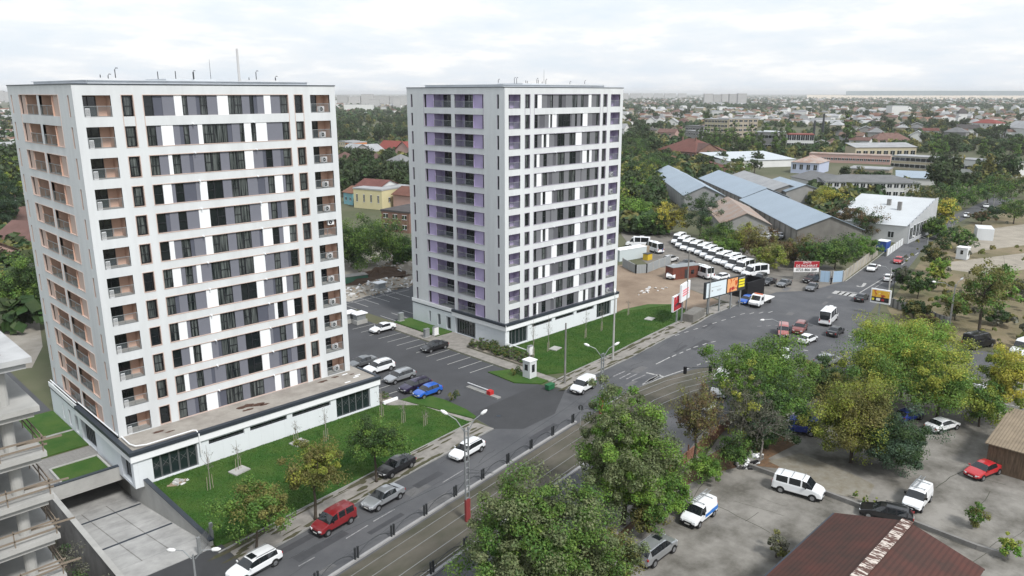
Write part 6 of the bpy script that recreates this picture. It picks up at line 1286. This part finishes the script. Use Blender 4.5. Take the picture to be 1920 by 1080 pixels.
bld('concrete_block','five storey grey concrete block behind the poplars, right wing','block',(1364,266),(1418,265),16,223,'flat',0,'beige','lgrey',win=(5,6,3,1.6))
bld('concrete_block','low grey block left of the beige one','block',(1284,256),(1318,258),14,237,'flat',0,'grey','grey',win=(2,5,3,1.6))
bld('concrete_block','small grey two storey block below the low grey one','block',(1285,267),(1308,269),12,246,'flat',0,'grey','lgrey',win=(2,5,1.2,1.8))
bld('long_white_shed','long shed with a bright white roof in the middle distance','shed',(1366,316),(1490,312),30,300,'shed',2.4,'white',mat('roof_white_bright',(.46,.50,.53),.6,noise=.05))
bld('factory_building','pale factory building with a row of tall windows','factory',(1474,283),(1524,284),16,253,'flat',0,'white','redbright',win=(2,6,2.6,3.6))
bld('factory_building','grey factory building with ribbon windows left of the pale one','factory',(1414,282),(1456,284),16,248,'flat',0,'grey','white',win=(2,6,3.4,2.2))
bld('brick_row','low reddish row building in front of the arched grandstand','building',(1516,303),(1668,309),10,291,'flat',0,'pink','rusty',win=(1,22,1.6,1.2))
T=bld('arched_grandstand','beige grandstand like building with a row of arches','grandstand',(1602,301),(1716,300),12,276,'shed',2,'cream','beige' if 'beige' in RC else 'lgrey',win=(1,9,2.8,3.0))
bld('long_workshop','long two level workshop with rows of dark windows, left half','workshop',(1671,316),(1790,324),12,296,'flat',0,'cream','lgrey',win=(2,12,3.4,1.7))
bld('long_workshop','long two level workshop, pale right half ending at the trees','workshop',(1791,324),(1906,333),12,303,'flat',0,'white','lgrey',win=(1,10,3.2,1.5))
bld('low_shed','low pale shed in front of the workshop','shed',(1590,330),(1665,334),14,318,'flat',0,'beige','lgrey'); bld('low_shed','grey low shed with a blue sheet roof in front of the workshop','shed',(1680,345),(1770,349),18,334,'shed',1.5,'white','blue')
bld('detached_house','house with a wide brown red roof and pink walls','house',(1640,272),(1706,272),14,262,'hip',5,'pink','brown',win=(1,6,1.3,1.4),chim=2)
bld('detached_house','white house with a bright red roof right of the church tower','house',(1820,245),(1866,247),18,231,'hip',4,'white','redbright',win=(2,5,1.5,1.4))
T=bld('church_tower','white church tower with a dark pyramid roof','tower',(1796,229),(1812,229),7,213,'hip',7,'white','dark',win=(1,2,1.4,2.6))
bld('white_hall','plain white cubic hall among the far houses','hall',(1671,218),(1700,218),22,199,'flat',0,'white','white')
bld('arched_store','white store with a rounded pale roof at the right edge','store',(1880,258),(1925,262),20,240,'gable',6,'white','lgrey')
for i,(x,b_,t) in enumerate(((1525,262,226),(1541,260,213))):
    p=G(x,b_); o=MB().tube([(0,0,0),(0,0,height_to(x,b_,t))],[1.1,.8],10).build('factory_chimney',M_dmetal,None,(p.x,p.y,0)); tag(o,['shorter','taller'][i]+' dark factory chimney','chimney')
# between the towers
bld('yellow_house','big pale yellow flat walled house with a red tile top','house',(664,389),(717,394),16,356,'flat',0,'yellow','lgrey',win=(1,4,.7,2.6),side=(1,2,1,1.6,1)); p=G(664,389); 
bld('rooftop_house','red tiled roof storey sitting on the pale yellow house','house',(669,384),(714,388),11,350,'gable',2.2,'white','red')
bld('blue_house','pale blue white house right of the trees between the towers','house',(733,340),(772,344),12,314,'flat',0,'blue','white',win=(1,4,1,1)); bld('teal_house','small turquoise house with a red roof at the near tower edge','house',(645,382),(662,385),8,361,'gable',2,'teal','red',win=(1,2,1,1.2))
bld('terraced_house','cream block at the left of the orange house','house',(636,292),(648,293),12,266,'flat',0,'cream','lgrey',win=(3,3,.9,1.2)); bld('terraced_house','orange walled house between the towers','house',(649,293),(662,294),12,268,'flat',0,'orange','lgrey',win=(3,2,1,1.2)); bld('terraced_house','white house with a sloped grey roof right of the orange one','house',(664,294),(692,297),12,283,'gable',4,'white','lgrey',win=(1,3,1.2,1.2),axis='y')
bld('villa','house with a steep dark red roof between the towers','house',(709,290),(741,292),12,279,'gable',5,'cream','redbright',win=(1,3,1.2,1.4)); bld('villa','house with a dark red roof and balcony against the middle tower','house',(742,298),(770,300),14,281,'gable',5,'pink','redbright',win=(1,2,2,1.4),axis='y')
bld('villa','house with a wide red brown roof below the steep roofed villas','house',(700,318),(750,320),12,310,'hip',3,'cream','brown'); bld('brown_house','brown walled house with a flat dark roof above the big tree between the towers','house',(716,432),(768,438),13,398,'flat',0,'brick','dark',win=(2,3,1.6,1.2)); bld('pink_house','pink walled house beside the yellow one','house',(738,392),(772,396),10,366,'gable',2.5,'pink','red')
# left edge
gl_='houses at the left edge of the photo'
bld('left_house','house with a wide brown roof at the left edge','house',(-20,482),(52,488),16,462,'gable',5,'beige','brown',group=gl_,win=(1,5,1.2,1.4)); bld('left_house','white gabled house with dark roofs above the wide brown roof','house',(-10,440),(40,445),14,425,'gable',5,'white','brown',group=gl_,win=(1,3,1.2,1.4),axis='y'); bld('left_house','pale grey house beside the tower at the left edge','house',(22,400),(44,402),12,380,'flat',0,'white','lgrey',group=gl_); bld('left_house','house with a grey roof high on the left edge','house',(-15,310),(34,312),16,300,'hip',4,'white','lgrey',group=gl_); bld('left_house','low house with a flat dark roof just above the concrete frame','house',(-30,540),(20,545),12,515,'flat',0,'beige','dark',group=gl_)
bld('left_house','small red roofed house between the dark trees on the left','house',(0,375),(16,376),8,366,'gable',3,'cream','redbright',group=gl_)
# skyline blocks
sk=[(632,652,198,179,'a'),(655,676,199,181,'a'),(678,700,199,177,'a'),(702,730,198,180,'a'),(732,748,198,181,'a'),(748,768,199,180,'a'),(645,700,208,196,'b'),(692,712,202,187,'c'),(738,750,204,184,'c')]
for i,(x0,x1,yb_,yt,k) in enumerate(sk): bld('apartment_block',('far skyline block number from the left between the towers: '+['first','second','third, tallest','fourth, widest','fifth','last'][i]) if i<6 else ['long low white block in front of the skyline between the towers','white end walled block below the skyline between the towers','slim pale block in front of the skyline at the middle tower'][i-6],'apartment block',(x0,yb_),(x1,yb_),14,yt,'flat',0,'panel' if k!='b' else 'white','lgrey',group='far skyline blocks between the towers',win=None)
sk2=[(1168,1178,188),(1181,1203,185),(1205,1224,184.5),(1226,1243,184.5),(1246,1267,184.5),(1272,1287,184.5)]
for i,(x0,x1,yb_) in enumerate(sk2): bld('apartment_block','far block on the horizon right of the middle tower, '+['first from the tower','second from the tower','third from the tower','fourth from the tower','fifth from the tower','standing apart on the right'][i],'apartment block',(x0,yb_),(x1,yb_),14,175,'flat',0,'panel','lgrey',group='far blocks on the horizon right of the middle tower')
sk3=[(1320,1336,198,176),(1337,1352,196,177.5),(1353,1366,196,176.5),(1367,1382,197,176.5),(1383,1399,198,175.5)]
for i,(x0,x1,yb_,yt) in enumerate(sk3): bld('apartment_block','tall white slab of the pale cluster standing above the far trees, '+['leftmost','second from left','middle one','second from right','rightmost'][i],'apartment block',(x0,yb_),(x1,yb_),16,yt,'flat',0,'panel','lgrey',group='pale block cluster above the far trees')
for i,(x0,x1,yb_,yt) in enumerate(((-5,8,190,170),(9,18,192,172))): bld('apartment_block',['far pale block at the very left edge','far pale block touching the near tower on its left'][i],'apartment block',(x0,yb_),(x1,yb_),14,yt,'flat',0,'panel','lgrey',group='far blocks at the left edge')
# poplars
def proto_crown(nm,shape,rx,rz,h0,mats,n,leaf,seed): 
    me,C=crown(nm,rx,rz,34,n,leaf,seed,shape,mats,rcl=.34,zc=h0); return me,C
PP=[]
for i,(mt,sh) in enumerate((('far','round'),('dark','round'),('far','round'),('olive','round'),('far','round'),('dark','round'),('yg','round'),('far','round'))):
    me,C=crown('crown',3.4,3.0,26,900,.85,400+i,sh,[LM[mt],LM['far']],rcl=.36,zc=4.6); PP.append((me,trunk('trunk',8,4.6,C,.22,i,M_bark,6)))
PO=[]
for i in range(3):
    me,C=crown('crown',3.5,8.2,46,2000,.75,420+i,'column',[LM['green'],LM['far']],rcl=.42,zc=9.6); PO.append((me,trunk('trunk',17,9.6,C,.3,i,M_bark,6)))
def ptree(nm,label,x,y,s,pr,group,sy=1,rz=0):
    p=G(x,y); T=thing(nm,label,'tree',(p.x,p.y,0),rz,group); a=put('crown',pr[0],T); c=put('trunk',pr[1],T); T.scale=(s,s,s*sy); return T
rt=random.Random(5)
for i,(x,y,t) in enumerate(((1276,268,236),(1313,268,240),(1324,272,238),(1338,276,242),(1347,274,246),(1360,280,240),(1372,268,232),(1380,285,250),(1396,288,247),(1408,280,238),(1424,290,250),(1432,270,232),(1452,288,250),(1463,282,240),(1476,268,232),(1585,268,218),(1596,272,240),(1750,296,252),(1768,296,258),(1762,300,266),(1840,298,262),(1905,300,262),(1325,234,206))):
    y+=7; t-=5; h=height_to(x,y,t); ptree('poplar_tree','slim upright poplar, '+['standing alone left of the row','first of the row behind the brick mill','second of the row behind the brick mill','third of the row behind the brick mill','fourth of the row behind the brick mill','fifth of the row behind the brick mill','tall dark one in front of the beige block','sixth of the row behind the brick mill','widest of the row in front of the beige block','dark one right of the widest','pale one left of the factory','tall dark one beside the pale one','pale twin near the factory','dark twin beside the factory','left of the factory windows','tallest one, beside the factory chimneys','shorter neighbour of the tallest one','tall one above the long workshop','middle one above the long workshop','lower one above the long workshop','above the right end of the workshop','at the right edge above the workshop','dark one among the far roofs'][i],x,y,h/18,PO[i%3],'poplars in the middle distance',rz=rt.uniform(0,6),sy=1)
# houses and trees of the town, each a thing
def hproto(i):
    g=random.Random(900+i); W=g.uniform(9,15); D=g.uniform(7,11); h=g.choice([3.2,3.6,5.5,6.2]); k=g.choice(['hip','gable','gable']); T=thing('town_house','x','house'); b=MB(); b.box(0,0,0,W,D,h-.02); rise=g.uniform(2,3.6)
    if k=='gable': b.add([(0,0,h-.02),(0,D,h-.02),(0,D/2,h+rise-.15)],[(2,1,0)]); b.add([(W,0,h-.02),(W,D,h-.02),(W,D/2,h+rise-.15)],[(0,1,2)])
    wn=['white','cream','beige','grey','white','white','cream','pink'][i%8]; rn=['red','grey','brown','lgrey','dark','brown','lgrey','brown','dark','grey'][i%10]
    b.build('wall',WC[wn],T); roofmesh(W,D,h,k,rise).build('roof',RC[rn],T)
    for q in range(2): put('window',wmesh(1.3,1.3),T,(W*(.25+.4*q),0,h*.4)); put('window',wmesh(1.3,1.3),T,(0,D*(.3+.35*q)+.6,h*.4),rz=-math.pi/2)
    learn(T); return T,wn,rn
HP=[hproto(i) for i in range(20)]
used=set(); placed=[]
def scatter_houses(x0,x1,y0,y1,n,where,grp):
    k=0; t=0
    while k<n and t<n*30:
        t+=1; x=rt.uniform(x0,x1); y=y0+(y1-y0)*rt.random()**.9
        p=G(x,y)
        if any(abs(p.x-q[0])+abs(p.y-q[1])<15 for q in placed): continue
        placed.append((p.x,p.y)); i=rt.randrange(20); T,wn,rn=HP[i]
        if i not in used: o=T; used.add(i)
        else: o=copytree(T)
        o.location=(p.x,p.y,0); o.rotation_euler=(0,0,rt.choice([0,1.57,3.14,4.71])+rt.uniform(-.25,.25)+.3); s=rt.uniform(.85,1.35); o.scale=(s,s,s)
        col={'red':'red tiled','grey':'grey','brown':'brown','lgrey':'light grey','dark':'dark','white':'white'}[rn]
        tag(o,'%s walled house with a %s roof %s'%({'pink':'pink','white':'white','cream':'cream','beige':'beige','grey':'grey'}[wn],col,where),'house',grp); k+=1
for args in ((1165,1560,186,205,38,'far off under the skyline'),(1560,1925,186,205,42,'far off near the horizon fields'),(1165,1480,205,232,42,'in the far middle of the town'),(1480,1925,205,232,56,'in the far right of the town'),(1540,1925,232,268,40,'above the long workshop'),(1165,1320,232,262,14,'left of the poplars'),(632,766,202,224,14,'between the towers below the skyline'),(632,766,296,335,8,'between the towers'),(-20,50,480,560,4,'at the left edge'),(-20,30,196,260,8,'at the upper left edge'),(1540,1640,268,290,4,'beside the grandstand')):
    scatter_houses(*args,'town houses '+args[5])
for i in range(20):
    if i not in used:
        for c in list(HP[i][0].children): bpy.data.objects.remove(c)
        bpy.data.objects.remove(HP[i][0])
def scatter_trees(x0,x1,y0,y1,n,where,grp,smin=.8,smax=1.5,idx=None):
    for k in range(n):
        x=rt.uniform(x0,x1); y=y0+(y1-y0)*rt.random(); i=rt.choice(idx or range(8)); s=rt.uniform(smin,smax)
        ptree('town_tree','%s tree %s'%(['green','dark green','mid green','olive green','green','dark','yellow green','green'][i]+(' large' if s>(smin+smax)/2 else ' small'),where),x,y,s,PP[i],grp,rz=rt.uniform(0,6),sy=rt.uniform(.85,1.25))
gt='trees of the town '
scatter_trees(632,766,228,268,64,'in the wooded park between the towers',gt+'park',1.0,1.8,[0,1,3,4,5]); scatter_trees(632,766,205,228,16,'below the skyline between the towers',gt+'between the towers',.8,1.4)
scatter_trees(640,765,300,372,30,'among the houses between the towers',gt+'houses between the towers',1,1.6,[1,5,0]); scatter_trees(-30,45,200,420,24,'at the left edge',gt+'left edge',1,2)
scatter_trees(1165,1925,200,232,62,'among the far roofs',gt+'far roofs',1,2.0); scatter_trees(1165,1240,235,300,20,'right of the middle tower',gt+'beside the middle tower',1,1.9,[0,1,5])
scatter_trees(1540,1925,232,262,34,'among the houses above the workshop',gt+'above the workshop',1,1.8); scatter_trees(1720,1925,262,295,20,'just above the long workshop',gt+'above the workshop',1,1.7,[0,1,5])
scatter_trees(1745,1925,325,372,20,'beyond the far road',gt+'far road',1,1.8,[0,1,3,5]); scatter_trees(1240,1420,296,325,12,'around the brick mill',gt+'brick mill',.7,1.2); scatter_trees(1560,1750,335,372,10,'round the white two storey building',gt+'brick mill',.6,1.0)
# beyond counting: far roofs and far woods
g=np.random.default_rng(3)
def far_pts(n,y0,y1,x0,x1):
    return [G(x,y) for x,y in zip(g.uniform(x0,x1,n),y0+(y1-y0)*g.random(n)**.8)]
b=MB()
for p in far_pts(1300,178.5,200,1150,1960)+far_pts(160,178.5,205,560,800)+far_pts(100,178.5,300,-60,40)+far_pts(260,200,236,1165,1940):
    W,D,h=g.uniform(8,26),g.uniform(7,14),g.uniform(3,8); a=g.uniform(0,3.14); c,s=math.cos(a),math.sin(a); m=int(g.integers(0,5))
    R=lambda x,y,z:(p.x+c*x-s*y,p.y+s*x+c*y,z); r=g.uniform(1.5,3)
    v=[R(0,0,0),R(W,0,0),R(W,D,0),R(0,D,0),R(0,0,h),R(W,0,h),R(W,D,h),R(0,D,h),R(0,D/2,h+r),R(W,D/2,h+r)]
    b.add(v,[(0,1,5,4),(1,2,6,5),(2,3,7,6),(3,0,4,7),(4,7,8),(5,9,6)],m%2); b.add(v,[(4,5,9,8),(6,7,8,9)],2+int(g.integers(0,4)))
tag(b.build('far_roofs',[WC['white'],WC['beige'],RC['red'],RC['lgrey'],RC['brown'],RC['grey']]),'countless small roofs of the town fading towards the horizon','far houses',kind='stuff')
def blobs(name,pts,label,rmin,rmax,per,leaf,mats):
    P=np.array([(p.x,p.y,0) for p in pts]); m=len(P); r=g.uniform(rmin,rmax,m); idx=np.repeat(np.arange(m),per); n=len(idx)
    u=g.normal(size=(n,3)); u/=np.linalg.norm(u,axis=1)[:,None]; u[:,2]=np.abs(u[:,2])*1.15-.15
    c=P[idx]+u*r[idx][:,None]*(.75+.35*g.random(n))[:,None]*np.array([1,1,1.25])+np.array([0,0,1.5])
    nn=u+g.normal(size=(n,3))*.4; nn/=np.linalg.norm(nn,axis=1)[:,None]; t=np.cross(nn,g.normal(size=(n,3))); t/=np.linalg.norm(t,axis=1)[:,None]; bb=np.cross(nn,t); s=(leaf*r[idx]/rmax*(.6+.8*g.random(n)))[:,None]
    V=np.stack([c-t*s,c-bb*s,c+t*s,c+bb*s],1).reshape(-1,3); me=bpy.data.meshes.new(name); nv=len(V); me.vertices.add(nv); me.vertices.foreach_set('co',V.astype(np.float32).ravel()); me.loops.add(nv); me.loops.foreach_set('vertex_index',np.arange(nv,dtype=np.int32)); me.polygons.add(n); me.polygons.foreach_set('loop_start',np.arange(0,nv,4,dtype=np.int32)); me.polygons.foreach_set('loop_total',np.full(n,4,dtype=np.int32))
    for q in mats: me.materials.append(q)
    me.polygons.foreach_set('material_index',(idx%len(mats)).astype(np.int32)); me.update(calc_edges=True); o=put(name,me); tag(o,label,'trees',kind='stuff')
blobs('far_woods',far_pts(4300,178,204,1150,1960)+far_pts(320,180,230,560,800)+far_pts(260,180,330,-80,40),'far off tree crowns between the roofs, fading into the haze',3,7,60,2.6,[LM['far'],LM['dark']])
blobs('garden_scrub',far_pts(2100,200,240,1160,1960)+far_pts(420,235,290,1540,1960)+far_pts(420,225,350,600,790)+far_pts(200,330,620,-80,60)+far_pts(520,235,440,1165,1240)+far_pts(160,285,345,1240,1340)+far_pts(420,240,300,1240,1700)+far_pts(120,365,440,1520,1650),'undergrowth and garden bushes between the houses',1.5,3.6,70,1.2,[LM['far'],LM['dark'],LM['olive']])
blobs('ground_weeds',[p for p in far_pts(110,395,690,1690,1960) ]+far_pts(60,395,440,1165,1260),'dry weeds and low scrub on the waste ground',.25,.8,40,.34,[LM['olive'],LM['grey']])
# horizon: pale fields rising to a long wood, haze mixed into its colour
def far(px,dist,z): d=Fv+Rv*((px-960)/CF); d=Vector((d.x,d.y,0)).normalized(); q=Vector((CAM.x,CAM.y,0))+d*dist; return (q.x,q.y,z)
b=MB(); b.quad(far(1480,5600,.5),far(2500,5600,.5),far(2500,8600,20),far(1480,8600,20)); tag(b.build('field',mat('stubble_field',(.55,.47,.36),.95,noise=.2,nscale=.002)),kind='structure')
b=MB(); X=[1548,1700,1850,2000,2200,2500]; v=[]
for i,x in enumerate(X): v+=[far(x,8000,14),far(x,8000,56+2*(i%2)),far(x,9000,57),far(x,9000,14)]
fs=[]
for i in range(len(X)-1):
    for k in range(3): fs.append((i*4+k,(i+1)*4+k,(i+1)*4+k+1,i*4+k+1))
b.add(v,fs+[(3,2,1,0)]); tag(b.build('hills',mat('hazed_wood',(.20,.26,.29),.95)),kind='structure')

scatter_trees(1165,1235,300,425,26,'right of the middle tower, above the yard',gt+'beside the middle tower',.9,1.5,[0,1,5,6])
# ================================================================= LABELS: tell repeats apart by their order in the photo
ORD=['leftmost']+[w_+' from the left' for w_ in 'second third fourth fifth sixth seventh eighth ninth tenth eleventh twelfth thirteenth fourteenth fifteenth sixteenth seventeenth eighteenth nineteenth twentieth'.split()]+['further right, number %d'%i for i in range(21,99)]
by={}
for o in COL.objects:
    if o.parent is None and o.get('label') and not o.get('kind') and o.name not in('camera','sun'): by.setdefault(o['label'],[]).append(o)
for l,os_ in by.items():
    if len(os_)>1:
        os_.sort(key=lambda o: PX(o.location)[0]); n=len(os_)
        for i,o in enumerate(os_):
            if i<(n+1)//2: t=ORD[i]
            else: j=n-1-i; t='rightmost' if j==0 else ORD[j].replace('left','right')
            o['label']=l+', '+t if len((l+' '+t).split())<=16 else l
# ================================================================= AIR
b=MB(); b.box(-1200,-1200,-8,27000,27000,85)
hz=b.mesh('haze',[]); m=bpy.data.materials.new('haze'); m.use_nodes=True; t=m.node_tree; t.nodes.clear(); pv=t.nodes.new('ShaderNodeVolumePrincipled'); pv.inputs['Color'].default_value=(.96,.98,1,1); pv.inputs['Density'].default_value=.00009; pv.inputs['Anisotropy'].default_value=.1
oo=t.nodes.new('ShaderNodeOutputMaterial'); t.links.new(pv.outputs[0],oo.inputs['Volume']); hz.materials.append(m)
tag(put('haze',hz),'pale bluish air haze over the town','haze',kind='stuff')
